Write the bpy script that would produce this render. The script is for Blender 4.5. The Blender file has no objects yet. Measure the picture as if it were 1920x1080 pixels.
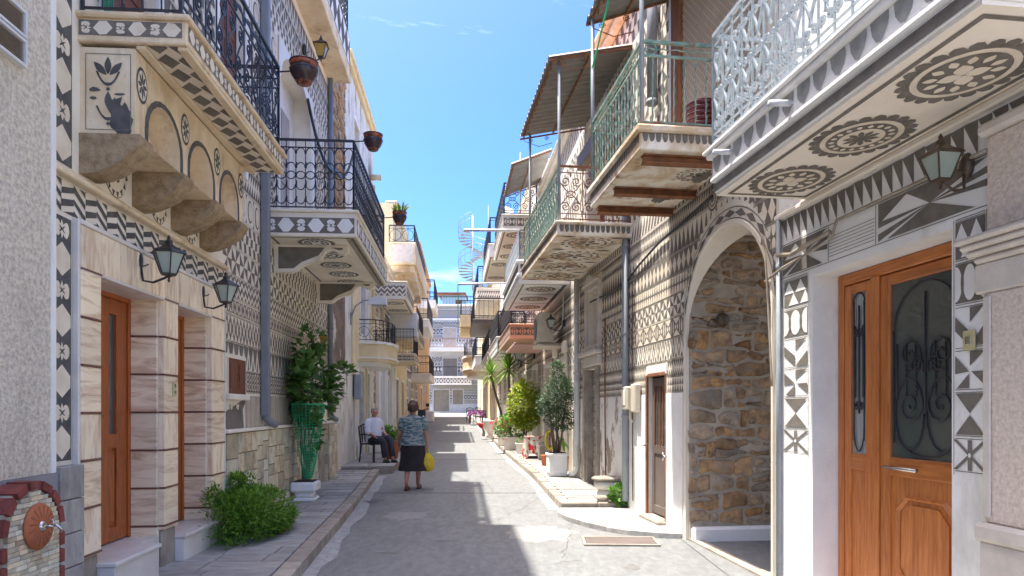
import bpy, math, random
from mathutils import Vector, Matrix
rnd = random.Random(7)
sc = bpy.context.scene
col = sc.collection
PI = math.pi

# ------------------------------------------------------------------ camera, sky, sun, exposure
F_PX, EYE = 1300.0, 1.5
cam_d = bpy.data.cameras.new('camera')
cam = bpy.data.objects.new('camera', cam_d); col.objects.link(cam)
cam.location = (0, 0, EYE); cam.rotation_euler = (PI/2, 0, 0)
cam_d.sensor_width = 36.0; cam_d.lens = 36.0*F_PX/1920.0
cam_d.shift_y = (768-540)/1920.0
cam_d.clip_start = 0.05; cam_d.clip_end = 3000
sc.camera = cam

SUN_EL = math.radians(74.5)
SUN_AZ = math.radians(-88)          # sun stands to the left of the street (-X), a hair ahead
world = bpy.data.worlds.new('World'); sc.world = world; world.use_nodes = True
wn = world.node_tree.nodes; wl = world.node_tree.links
bg = wn['Background']
sky = wn.new('ShaderNodeTexSky'); sky.sky_type = 'NISHITA'; sky.sun_disc = False
sky.sun_elevation = SUN_EL; sky.sun_rotation = SUN_AZ
sky.altitude = 100; sky.air_density = 0.45; sky.dust_density = 3.0; sky.ozone_density = 1.8
tc = wn.new('ShaderNodeTexCoord'); mp = wn.new('ShaderNodeMapping'); mp.inputs['Scale'].default_value = (0.8, 1.6, 5.0)
mp.inputs['Rotation'].default_value = (0, 0.35, 0.3)
nz = wn.new('ShaderNodeTexNoise'); nz.inputs['Scale'].default_value = 1.7; nz.inputs['Detail'].default_value = 9; nz.inputs['Roughness'].default_value = 0.62
nz.inputs['Distortion'].default_value = 0.6
rp = wn.new('ShaderNodeValToRGB'); rp.color_ramp.elements[0].position = 0.55; rp.color_ramp.elements[1].position = 0.86
rp.color_ramp.elements[1].color = (0.5, 0.5, 0.5, 1)
mx = wn.new('ShaderNodeMix'); mx.data_type = 'RGBA'
gm = wn.new('ShaderNodeHueSaturation'); gm.inputs['Saturation'].default_value = 1.5; 
wl.new(tc.outputs['Generated'], mp.inputs['Vector']); wl.new(mp.outputs[0], nz.inputs['Vector']); wl.new(nz.outputs['Fac'], rp.inputs[0])
wl.new(sky.outputs[0], gm.inputs['Color']); wl.new(gm.outputs[0], mx.inputs['A']); mx.inputs['B'].default_value = (8.0, 8.6, 9.4, 1)
wl.new(rp.outputs[0], mx.inputs['Factor']); wl.new(mx.outputs['Result'], bg.inputs['Color'])
bg.inputs['Strength'].default_value = 0.122
sun_d = bpy.data.lights.new('sun', 'SUN'); sun_d.energy = 2.0; sun_d.angle = math.radians(0.53); sun_d.color = (1.0, 0.95, 0.85)
sun = bpy.data.objects.new('sun', sun_d); col.objects.link(sun)
sd = Vector((-math.cos(SUN_EL)*math.cos(math.radians(2)), math.cos(SUN_EL)*math.sin(math.radians(2)), math.sin(SUN_EL)))
sun.rotation_euler = sd.to_track_quat('Z', 'Y').to_euler()
sc.view_settings.view_transform = 'Standard'; sc.view_settings.look = 'None'
sc.view_settings.exposure = 2.42; sc.view_settings.gamma = 1.0
sc.view_settings.use_curve_mapping = False
sc.cycles.max_bounces = 9; sc.cycles.diffuse_bounces = 7; sc.cycles.transparent_max_bounces = 12

# ------------------------------------------------------------------ materials
def _n(nt, t, **kw):
    n = nt.nodes.new(t)
    for k, v in kw.items():
        if k in n.inputs: n.inputs[k].default_value = v
        else: setattr(n, k, v)
    return n
def mat(name, c, c2=None, scale=3.0, rough=0.85, bump=0.25, bscale=60.0, stretch=(1, 1, 1), metal=0.0, vary=0.0,
        ramp=(0.38, 0.66), detail=6, c3=None, c3scale=1.2, c3ramp=(0.55, 0.7), huevar=0.0, spec=0.5, c3stretch=(1, 1, 1), trans=0.0, dist=0.0, bdist=0.01):
    m = bpy.data.materials.new(name); m.use_nodes = True; nt = m.node_tree; L = nt.links
    b = nt.nodes['Principled BSDF']
    b.inputs['Roughness'].default_value = rough; b.inputs['Metallic'].default_value = metal
    b.inputs['Specular IOR Level'].default_value = spec
    tcn = _n(nt, 'ShaderNodeTexCoord'); mpn = _n(nt, 'ShaderNodeMapping', Scale=stretch)
    L.new(tcn.outputs['Object'], mpn.inputs['Vector'])
    oi = _n(nt, 'ShaderNodeObjectInfo')
    cmb = _n(nt, 'ShaderNodeVectorMath', operation='SCALE'); cmb.inputs[0].default_value = (37, 19, 53)
    L.new(oi.outputs['Random'], cmb.inputs['Scale'])
    L.new(cmb.outputs[0], mpn.inputs['Location'])
    c2 = c2 or tuple(x*0.8 for x in c)
    nz = _n(nt, 'ShaderNodeTexNoise', Scale=scale, Detail=detail, Roughness=0.62, Distortion=dist)
    L.new(mpn.outputs[0], nz.inputs['Vector'])
    r = _n(nt, 'ShaderNodeValToRGB'); e = r.color_ramp.elements
    e[0].position, e[1].position = ramp; e[0].color = (*c, 1); e[1].color = (*c2, 1)
    L.new(nz.outputs['Fac'], r.inputs[0]); out = r.outputs[0]
    if c3:
        mp3 = _n(nt, 'ShaderNodeMapping', Scale=c3stretch); L.new(tcn.outputs['Object'], mp3.inputs['Vector']); L.new(cmb.outputs[0], mp3.inputs['Location'])
        n3 = _n(nt, 'ShaderNodeTexNoise', Scale=c3scale, Detail=8, Roughness=0.7); L.new(mp3.outputs[0], n3.inputs['Vector'])
        r3 = _n(nt, 'ShaderNodeValToRGB'); r3.color_ramp.elements[0].position, r3.color_ramp.elements[1].position = c3ramp
        L.new(n3.outputs['Fac'], r3.inputs[0])
        mxn = _n(nt, 'ShaderNodeMix', data_type='RGBA'); L.new(r3.outputs[0], mxn.inputs['Factor']); L.new(out, mxn.inputs['A'])
        mxn.inputs['B'].default_value = (*c3, 1); out = mxn.outputs['Result']
    if vary or huevar:
        hs = _n(nt, 'ShaderNodeHueSaturation')
        ma = _n(nt, 'ShaderNodeMath', operation='MULTIPLY_ADD'); L.new(oi.outputs['Random'], ma.inputs[0])
        ma.inputs[1].default_value = 2*vary; ma.inputs[2].default_value = 1-vary; L.new(ma.outputs[0], hs.inputs['Value'])
        if huevar:
            mw = _n(nt, 'ShaderNodeTexWhiteNoise', noise_dimensions='1D'); L.new(oi.outputs['Random'], mw.inputs['W'])
            mb = _n(nt, 'ShaderNodeMath', operation='MULTIPLY_ADD'); L.new(mw.outputs['Value'], mb.inputs[0])
            mb.inputs[1].default_value = 2*huevar; mb.inputs[2].default_value = 0.5-huevar; L.new(mb.outputs[0], hs.inputs['Hue'])
            mc = _n(nt, 'ShaderNodeMath', operation='MULTIPLY_ADD'); L.new(mw.outputs['Value'], mc.inputs[0])
            mc.inputs[1].default_value = -0.7; mc.inputs[2].default_value = 1.35; L.new(mc.outputs[0], hs.inputs['Saturation'])
        L.new(out, hs.inputs['Color']); out = hs.outputs[0]
    L.new(out, b.inputs['Base Color'])
    if bump:
        nb = _n(nt, 'ShaderNodeTexNoise', Scale=bscale, Detail=5, Roughness=0.6); L.new(tcn.outputs['Object'], nb.inputs['Vector'])
        bp = _n(nt, 'ShaderNodeBump', Strength=bump, Distance=bdist); L.new(nb.outputs['Fac'], bp.inputs['Height']); L.new(bp.outputs[0], b.inputs['Normal'])
    if trans:
        b.inputs['Transmission Weight'].default_value = trans
    return m
def leafmat(name, c, c2, vary=0.15):
    m = bpy.data.materials.new(name); m.use_nodes = True; nt = m.node_tree; L = nt.links
    b = nt.nodes['Principled BSDF']; b.inputs['Roughness'].default_value = 0.5
    geo = _n(nt, 'ShaderNodeNewGeometry'); r = _n(nt, 'ShaderNodeValToRGB')
    r.color_ramp.elements[0].color = (*c, 1); r.color_ramp.elements[1].color = (*c2, 1)
    L.new(geo.outputs['Random Per Island'], r.inputs[0]); L.new(r.outputs[0], b.inputs['Base Color'])
    tr = _n(nt, 'ShaderNodeBsdfTranslucent'); L.new(r.outputs[0], tr.inputs['Color'])
    ms = _n(nt, 'ShaderNodeMixShader'); ms.inputs[0].default_value = 0.3
    L.new(b.outputs[0], ms.inputs[1]); L.new(tr.outputs[0], ms.inputs[2]); L.new(ms.outputs[0], nt.nodes['Material Output'].inputs['Surface'])
    return m
def woodmat(name, c, c2, axis=2, rough=0.4):
    st = [14, 14, 14]; st[axis] = 1.1
    return mat(name, c, c2, scale=3.0, stretch=tuple(st), rough=rough, bump=0.2, bscale=30, ramp=(0.38, 0.66), detail=12, dist=0.5, c3=tuple(x*.42 for x in c2), c3scale=1.6, c3ramp=(.58, .85), c3stretch=tuple(t*.35 for t in st), vary=0.10)

M = {}
M['plaster'] = mat('lime_plaster', (0.84, 0.78, 0.67), (0.74, 0.67, 0.55), scale=2.2, bump=0.4, bscale=45, detail=10, c3=(0.52, 0.42, 0.31), c3scale=1.5, c3ramp=(0.58, 0.80), c3stretch=(1.4, 1.4, 0.45))
M['plaster_warm'] = mat('stained_warm_plaster', (0.80, 0.67, 0.48), (0.66, 0.50, 0.31), scale=2.6, bump=0.45, detail=10, c3=(0.38, 0.24, 0.12), c3scale=2.0, c3ramp=(0.53, 0.72), c3stretch=(1.2, 1.2, 0.55))
M['plaster_white'] = mat('whitewash', (0.87, 0.865, 0.84), (0.78, 0.77, 0.745), scale=3, bump=0.5, bscale=22, detail=10, c3=(0.56, 0.53, 0.48), c3scale=1.9, c3ramp=(0.57, 0.78), c3stretch=(1.2, 1.2, 0.5))
M['plaster_cream'] = mat('smooth_cream_plaster', (0.88, 0.81, 0.70), (0.80, 0.72, 0.60), scale=1.5, bump=0.18, bscale=50)
M['dark'] = mat('grey_sgraffito', (0.145, 0.128, 0.108), (0.205, 0.182, 0.157), scale=9, bump=0.25, bscale=80, rough=0.95, c3=(0.24, 0.21, 0.18), c3scale=5, c3ramp=(0.56, 0.8))
M['dark_cool'] = mat('dark_grey_sgraffito', (0.075, 0.073, 0.072), (0.12, 0.115, 0.11), scale=7, bump=0.25, rough=0.95, c3=(0.2, 0.19, 0.18), c3scale=4, c3ramp=(0.58, 0.75))
M['peeled'] = mat('peeled_plaster', (0.78, 0.76, 0.73), (0.72, 0.70, 0.66), scale=4, bump=0.5, bscale=25, c3=(0.30, 0.25, 0.20), c3scale=2.6, c3ramp=(0.53, 0.57), c3stretch=(1, 1, 0.5))
M['brown_render'] = mat('dark_brown_stained_render', (0.25, 0.18, 0.125), (0.13, 0.09, 0.06), scale=3, rough=1, bump=0.8, bscale=18, c3=(0.62, 0.58, 0.52), c3scale=1.6, c3ramp=(0.56, 0.62), c3stretch=(1, 1, .5))
M['weathered'] = mat('weathered_pale_render', (0.80, 0.78, 0.72), (0.60, 0.56, 0.49), scale=2, bump=0.6, bscale=25, detail=11, c3=(0.22, 0.18, 0.12), c3scale=2.2, c3ramp=(0.55, 0.68), c3stretch=(1, 1, 0.45))
M['roughcast'] = mat('grey_roughcast', (0.84, 0.76, 0.62), (0.52, 0.46, 0.375), scale=34, bump=1.0, bscale=60, bdist=0.02, rough=1, ramp=(0.40, 0.66), c3=(0.44, 0.385, 0.30), c3scale=1.3, c3ramp=(0.50, 0.78), c3stretch=(1, 1, 0.4))
M['grey_base'] = mat('smooth_grey_render', (0.26, 0.26, 0.27), (0.22, 0.22, 0.225), scale=2, bump=0.15)
M['yellow'] = mat('pale_yellow_render', (0.78, 0.66, 0.42), (0.68, 0.56, 0.34), scale=2, bump=0.2, c3=(0.42, 0.34, 0.22), c3scale=1.5, c3ramp=(0.6, 0.8), c3stretch=(1, 1, 0.4))
M['orange'] = mat('ochre_orange_render', (0.58, 0.38, 0.23), (0.50, 0.32, 0.19), scale=1.2, bump=0.2, stretch=(1, 1, 0.3))
M['peach'] = mat('peach_plaster', (0.66, 0.40, 0.28), (0.6, 0.35, 0.24), scale=3, bump=0.15)
M['blue'] = mat('pale_blue_render', (0.42, 0.62, 0.68), (0.38, 0.56, 0.62), scale=2, bump=0.1)
M['light'] = mat('scraped_light_plaster', (0.80, 0.72, 0.59), (0.68, 0.58, 0.45), scale=5, bump=0.3, c3=(0.50, 0.40, 0.29), c3scale=2, c3ramp=(0.56, 0.8))
M['light_white'] = mat('white_scraped_plaster', (0.80, 0.79, 0.77), (0.74, 0.73, 0.70), scale=5, bump=0.2)
M['light_grey'] = mat('worn_light_plaster', (0.52, 0.49, 0.45), (0.34, 0.32, 0.30), scale=7, bump=0.3, ramp=(0.42, 0.6))
M['marble'] = mat('travertine_marble', (0.92, 0.76, 0.54), (0.52, 0.31, 0.18), scale=1.7, stretch=(1.2, 1.2, 8), rough=0.4, bump=0.2, bscale=40, vary=0.12, ramp=(0.46, 0.72), detail=12, dist=1.1)
M['marble_v'] = mat('travertine_marble_upright', (0.92, 0.77, 0.56), (0.52, 0.31, 0.18), scale=1.7, stretch=(7, 7, 1.4), rough=0.4, bump=0.2, bscale=40, vary=0.12, ramp=(0.47, 0.74), detail=12, dist=1.1)
M['marble_white'] = mat('white_marble', (0.76, 0.72, 0.66), (0.64, 0.59, 0.54), scale=3, rough=0.4, bump=0.1, c3=(0.4, 0.34, 0.28), c3scale=4, c3ramp=(0.6, 0.75))
M['grey_marble'] = mat('speckled_grey_marble', (0.78, 0.67, 0.57), (0.56, 0.47, 0.395), scale=45, rough=0.6, bump=0.6, bscale=60)
M['grey_marble_s'] = mat('smooth_grey_marble', (0.70, 0.63, 0.56), (0.58, 0.52, 0.46), scale=6, rough=0.6, bump=0.3, bscale=50)
M['redstrip'] = mat('red_brown_stone_strip', (0.20, 0.085, 0.06), (0.15, 0.06, 0.045), scale=10, rough=0.5)
M['bracket'] = mat('rough_brown_stone', (0.42, 0.31, 0.19), (0.25, 0.175, 0.10), scale=14, rough=1, bump=1.0, bscale=55, c3=(0.33, 0.25, 0.16), c3scale=6, c3ramp=(0.55, 0.7))
M['rubble'] = mat('rubble_stone', (0.54, 0.365, 0.21), (0.24, 0.16, 0.10), scale=8, rough=0.95, bump=1.0, bscale=16, bdist=0.035, vary=0.24, huevar=0.008, ramp=(0.36, 0.62), c3=(0.34, 0.29, 0.23), c3scale=5, c3ramp=(0.5, 0.68))
M['mortar'] = mat('grey_brown_mortar', (0.52, 0.455, 0.37), (0.38, 0.33, 0.265), scale=6, rough=1, bump=1.0, bscale=28, c3=(0.44, 0.35, 0.25), c3scale=9, c3ramp=(0.56, 0.66))
M['mortar_dark'] = mat('dark_joint_mortar', (0.13, 0.115, 0.10), (0.09, 0.08, 0.07), scale=6, rough=1, bump=0.6)
M['slab_stained'] = mat('rust_stained_slab_plaster', (0.84, 0.78, 0.67), (0.62, 0.46, 0.29), scale=2.4, rough=0.95, bump=0.6, bscale=22, ramp=(0.42, 0.60), c3=(0.27, 0.14, 0.065), c3scale=2.1, c3ramp=(0.55, 0.66), detail=10, dist=0.6)
M['tooth'] = mat('worn_grey_scallop_paint', (0.36, 0.36, 0.345), (0.26, 0.26, 0.25), scale=14, rough=0.95)
M['stonetile'] = mat('slate_quartzite_tile', (0.68, 0.61, 0.44), (0.46, 0.43, 0.33), scale=6, rough=0.75, bump=0.5, bscale=20, vary=0.26, huevar=0.02, c3=(0.36, 0.25, 0.14), c3scale=3, c3ramp=(0.52, 0.72))
M['paver'] = mat('grey_paving_stone', (0.38, 0.37, 0.35), (0.26, 0.25, 0.235), scale=5, stretch=(3, 1, 1), rough=0.8, bump=0.5, bscale=24, vary=0.20, huevar=0.008, c3=(0.24, 0.20, 0.165), c3scale=3.5, c3ramp=(0.56, 0.74))
M['kerb'] = mat('worn_kerb_stone', (0.38, 0.34, 0.285), (0.25, 0.21, 0.17), scale=5, rough=0.85, bump=0.6, bscale=20, vary=0.12)
M['road'] = mat('worn_concrete_road', (0.22, 0.224, 0.222), (0.165, 0.168, 0.166), scale=9, rough=0.92, bump=0.6, bscale=70, c3=(0.150, 0.150, 0.146), c3scale=1.5, c3ramp=(0.50, 0.86), ramp=(0.36, 0.66), detail=15, stretch=(1.5, .6, 1), c3stretch=(1.3, .5, 1), dist=0.3)
M['whitepaint'] = mat('limewash_on_road', (0.38, 0.385, 0.38), (0.27, 0.275, 0.27), scale=9, rough=0.95, bump=0.3)
M['brickred'] = mat('weathered_red_brick', (0.25, 0.055, 0.042), (0.15, 0.035, 0.028), scale=16, rough=0.8, bump=0.8, bscale=30, vary=0.2, c3=(0.33, 0.22, 0.17), c3scale=7, c3ramp=(0.60, 0.72))
M['end_plaster'] = mat('shade_tinted_limewash', (0.52, 0.55, 0.60), (0.44, 0.46, 0.51), scale=1.2, bump=0.2)  # bluish shade on the end house front is put into this wall colour
M['road_stain'] = mat('old_oil_and_dirt_stain', (0.17, 0.165, 0.155), (0.12, 0.115, 0.11), scale=7, rough=0.9)
M['road_patch'] = mat('newer_concrete_patch', (0.29, 0.285, 0.27), (0.23, 0.225, 0.215), scale=12, rough=0.95, bump=0.6, bscale=50)
M['terra'] = mat('terracotta', (0.45, 0.135, 0.05), (0.36, 0.10, 0.04), scale=8, rough=0.7, bump=0.3)
M['glazedpot'] = mat('dark_glazed_ceramic', (0.035, 0.022, 0.03), (0.05, 0.03, 0.03), scale=4, rough=0.25, bump=0.05)
M['potband'] = mat('orange_painted_ceramic', (0.42, 0.10, 0.04), (0.10, 0.03, 0.02), scale=16, rough=0.35, bump=0.05, ramp=(0.45, 0.52))
M['wood'] = woodmat('varnished_orange_wood', (0.56, 0.20, 0.05), (0.37, 0.105, 0.022), rough=0.35)
M['wood_h'] = woodmat('varnished_orange_wood_rail', (0.56, 0.20, 0.05), (0.37, 0.105, 0.022), axis=0, rough=0.35)
M['wood_left'] = woodmat('varnished_red_wood', (0.46, 0.12, 0.02), (0.32, 0.075, 0.014), rough=0.35)
M['wood_brown'] = woodmat('painted_brown_wood', (0.20, 0.065, 0.03), (0.13, 0.04, 0.02), rough=0.6)
M['oldwood'] = mat('old_flaking_wood', (0.33, 0.12, 0.045), (0.13, 0.065, 0.04), scale=3, stretch=(8, 8, 0.8), rough=0.85, bump=0.6, bscale=25, c3=(0.4, 0.3, 0.22), c3scale=4, c3ramp=(0.6, 0.72))
M['greywood'] = mat('grey_brown_painted_panel', (0.17, 0.135, 0.115), (0.13, 0.10, 0.085), scale=2.5, rough=0.5, bump=0.1)
M['glass'] = mat('dark_window_glass', (0.075, 0.083, 0.078), (0.09, 0.10, 0.095), scale=1, rough=0.03, bump=0, spec=1.0)
M['curtained_glass'] = mat('glass_over_white_curtain', (0.36, 0.38, 0.36), (0.16, 0.17, 0.165), scale=5, stretch=(9, 1, .3), rough=0.06, bump=0, spec=1.0)
M['lampglass'] = mat('pale_lamp_glass', (0.30, 0.36, 0.30), (0.36, 0.42, 0.36), scale=3, rough=0.15, bump=0.05, spec=0.8)
M['amber'] = mat('amber_lamp_glass', (0.40, 0.25, 0.05), (0.5, 0.33, 0.08), scale=3, rough=0.2, bump=0.05)
M['bulb'] = mat('frosted_bulb', (0.7, 0.72, 0.68), rough=0.3, bump=0)
M['iron'] = mat('black_painted_iron', (0.016, 0.018, 0.026), (0.03, 0.032, 0.042), scale=20, rough=0.45, bump=0.15)
M['iron_grey'] = mat('silver_grey_painted_iron', (0.34, 0.38, 0.41), (0.22, 0.26, 0.30), scale=18, rough=0.5, bump=0.2)
M['iron_green'] = mat('flaking_green_iron', (0.10, 0.21, 0.18), (0.28, 0.36, 0.30), scale=14, rough=0.6, bump=0.3, c3=(0.22, 0.085, 0.03), c3scale=9, c3ramp=(0.55, 0.65))
M['iron_rust'] = mat('rusty_iron', (0.30, 0.12, 0.05), (0.13, 0.06, 0.035), scale=10, rough=0.85, bump=0.6, bscale=40, c3=(0.33, 0.14, 0.05), c3scale=5, c3ramp=(0.55, 0.75))
M['lampmetal'] = mat('dark_bronze_lamp_metal', (0.030, 0.030, 0.034), (0.05, 0.046, 0.044), scale=12, rough=0.4, bump=0.1)
M['bronze'] = mat('brown_bronze_lamp_metal', (0.10, 0.062, 0.035), (0.06, 0.04, 0.025), scale=12, rough=0.35, bump=0.1)
M['pipe'] = mat('grey_blue_painted_pipe', (0.30, 0.33, 0.36), (0.25, 0.275, 0.30), scale=5, rough=0.5, bump=0.1)
M['pipe_dark'] = mat('grey_drainpipe', (0.235, 0.25, 0.275), (0.19, 0.20, 0.22), scale=4, rough=0.5, bump=0.1)
M['pipe_white'] = mat('white_painted_pipe', (0.62, 0.64, 0.66), (0.5, 0.5, 0.5), scale=5, rough=0.5, bump=0.2)
M['pipe_tan'] = mat('dusty_cable_conduit', (0.40, 0.35, 0.28), (0.28, 0.23, 0.17), scale=7, rough=0.8, bump=0.4)
M['steel'] = mat('brushed_steel', (0.62, 0.60, 0.56), rough=0.25, metal=1.0, bump=0.05)
M['chrome'] = mat('chromed_brass', (0.6, 0.62, 0.66), rough=0.12, metal=1.0, bump=0)
M['corr'] = mat('fibre_cement_corrugated_sheet', (0.26, 0.255, 0.235), (0.20, 0.195, 0.18), scale=4, rough=0.85, bump=0.3, c3=(0.32, 0.25, 0.17), c3scale=3, c3ramp=(0.6, 0.8))
M['corr_top'] = mat('pink_painted_sheet_edge', (0.60, 0.36, 0.31), (0.5, 0.3, 0.27), scale=4, rough=0.8)
M['acbox'] = mat('cream_enamelled_metal', (0.66, 0.60, 0.48), (0.56, 0.50, 0.39), scale=3, rough=0.5, bump=0.1)
M['white_metal'] = mat('white_enamelled_metal', (0.70, 0.71, 0.72), (0.62, 0.63, 0.64), scale=3, rough=0.45, bump=0.1)
M['greyshutter'] = mat('grey_roller_shutter', (0.22, 0.21, 0.20), (0.18, 0.17, 0.16), scale=3, rough=0.6)
M['beige_cloth'] = mat('beige_canvas_cover', (0.27, 0.245, 0.205), (0.21, 0.19, 0.16), scale=2.5, rough=0.95, bump=0.8, bscale=7)
M['lace'] = mat('pale_beige_blind', (0.48, 0.42, 0.38), (0.40, 0.345, 0.31), scale=3, rough=0.8)
M['switch'] = mat('cream_plastic', (0.55, 0.49, 0.26), (0.5, 0.44, 0.22), scale=3, rough=0.4, bump=0.05)
M['netting'] = mat('green_plastic_netting', (0.01, 0.42, 0.18), (0.01, 0.36, 0.16), scale=3, rough=0.5, bump=0)
M['soil'] = mat('dry_potting_soil', (0.07, 0.045, 0.03), (0.045, 0.03, 0.02), scale=20, rough=1, bump=1)
M['bark'] = mat('pale_brown_bark', (0.20, 0.155, 0.11), (0.12, 0.09, 0.065), scale=12, stretch=(4, 4, 1), rough=0.95, bump=0.6)
M['leaf'] = leafmat('bush_leaves', (0.08, 0.19, 0.02), (0.21, 0.38, 0.04))
M['leaf_dark'] = leafmat('dark_vine_leaves', (0.045, 0.12, 0.025), (0.14, 0.27, 0.05))
M['leaf_ficus'] = leafmat('grey_green_ficus_leaves', (0.035, 0.09, 0.035), (0.13, 0.21, 0.11))
M['leaf_lime'] = leafmat('yellow_green_leaves', (0.16, 0.30, 0.03), (0.50, 0.52, 0.05))
M['leaf_yucca'] = leafmat('yucca_leaves', (0.10, 0.20, 0.035), (0.28, 0.40, 0.07))
M['leaf_bright'] = leafmat('bright_geranium_leaves', (0.09, 0.22, 0.03), (0.2, 0.4, 0.06))
M['petal'] = leafmat('red_flowers', (0.55, 0.02, 0.03), (0.65, 0.08, 0.16))
M['skin'] = mat('reddish_skin', (0.46, 0.22, 0.14), (0.40, 0.18, 0.115), scale=8, rough=0.55, bump=0.05)  # reddish base skin tone with slight mottling, same all over
M['hair'] = mat('brown_hair', (0.085, 0.04, 0.022), (0.04, 0.02, 0.012), scale=30, rough=0.6, bump=0.6, bscale=80, stretch=(1, 1, .4))
M['hair_grey'] = mat('thin_grey_hair', (0.35, 0.30, 0.27), (0.28, 0.22, 0.2), scale=30, rough=0.7, bump=0.4)
M['shirt_blue'] = mat('lavender_white_shirt', (0.66, 0.68, 0.82), (0.58, 0.60, 0.74), scale=6, rough=0.9, bump=0.4, bscale=14)
M['trousers'] = mat('dark_navy_trousers', (0.035, 0.037, 0.055), (0.025, 0.026, 0.04), scale=6, rough=0.9, bump=0.3, bscale=14)
M['blouse'] = mat('teal_printed_blouse', (0.055, 0.12, 0.15), (0.34, 0.38, 0.36), scale=9, stretch=(1, 1, 3.2), rough=0.9, bump=0.3, bscale=18, ramp=(0.42, 0.60), detail=4)
M['skirt'] = mat('black_skirt_cloth', (0.018, 0.015, 0.017), (0.03, 0.024, 0.026), scale=6, rough=0.9, bump=0.3, bscale=12)
M['shoe'] = mat('brown_leather_sandal', (0.10, 0.04, 0.025), rough=0.6)
M['bag'] = mat('yellow_plastic_bag', (0.68, 0.50, 0.02), (0.52, 0.36, 0.015), scale=9, rough=0.45, bump=0.8, bscale=16)
M['blackplastic'] = mat('black_plastic', (0.02, 0.02, 0.022), rough=0.4, bump=0.05)
M['floral'] = mat('floral_tablecloth', (0.62, 0.58, 0.48), (0.55, 0.03, 0.045), scale=9, rough=0.9, bump=0.3, ramp=(0.50, 0.54), detail=1, c3=(0.10, 0.22, 0.06), c3scale=11, c3ramp=(0.60, 0.64))
M['purple'] = mat('purple_cloth', (0.25, 0.04, 0.20), (0.45, 0.3, 0.5), scale=9, rough=0.9, ramp=(.5, .56))
M['hose'] = mat('yellow_rubber_hose', (0.62, 0.55, 0.02), rough=0.4, bump=0)
M['redplastic'] = mat('red_plastic', (0.60, 0.03, 0.02), rough=0.35, bump=0)
M['maroon'] = mat('glazed_maroon_jar', (0.09, 0.01, 0.014), (0.12, 0.02, 0.02), scale=5, rough=0.15, bump=0.1)
M['greencloth'] = mat('green_awning_cloth', (0.06, 0.30, 0.16), (0.04, 0.2, 0.11), scale=3, rough=0.9)
M['turq'] = mat('turquoise_cloth', (0.05, 0.45, 0.5), rough=0.9)
M['ground'] = mat('bare_ground', (0.26, 0.24, 0.2), (0.2, 0.18, 0.15), scale=1)

# ------------------------------------------------------------------ objects
def props(o, label=None, cat=None, group=None, kind=None):
    if label: o['label'] = label
    if cat: o['category'] = cat
    if group: o['group'] = group
    if kind: o['kind'] = kind
    return o
class Frame:
    """street-facade frame: x to the right seen from the street, -y towards the street"""
    def __init__(s, P, d):
        s.P = Vector((P[0], P[1], 0)); s.d = Vector((d[0], d[1], 0)).normalized(); s.ang = math.atan2(s.d.y, s.d.x)
    def pt(s, u, out=0.0, z=0.0):
        n = Vector((s.d.y, -s.d.x, 0))            # outward
        p = s.P + s.d*u + n*out; return Vector((p.x, p.y, z))
def thing(name, label, cat, loc=(0, 0, 0), rz=0.0, group=None, frame=None, u0=0.0, out=0.0, z=0.0):
    o = bpy.data.objects.new(name, None); col.objects.link(o); o.empty_display_size = 0.2
    if frame is not None:
        o.location = frame.pt(u0, out, z); o.rotation_euler = (0, 0, frame.ang + rz); o['u0'] = u0
    else:
        o.location = loc; o.rotation_euler = (0, 0, rz); o['u0'] = 0.0
    return props(o, label, cat, group)
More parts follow.
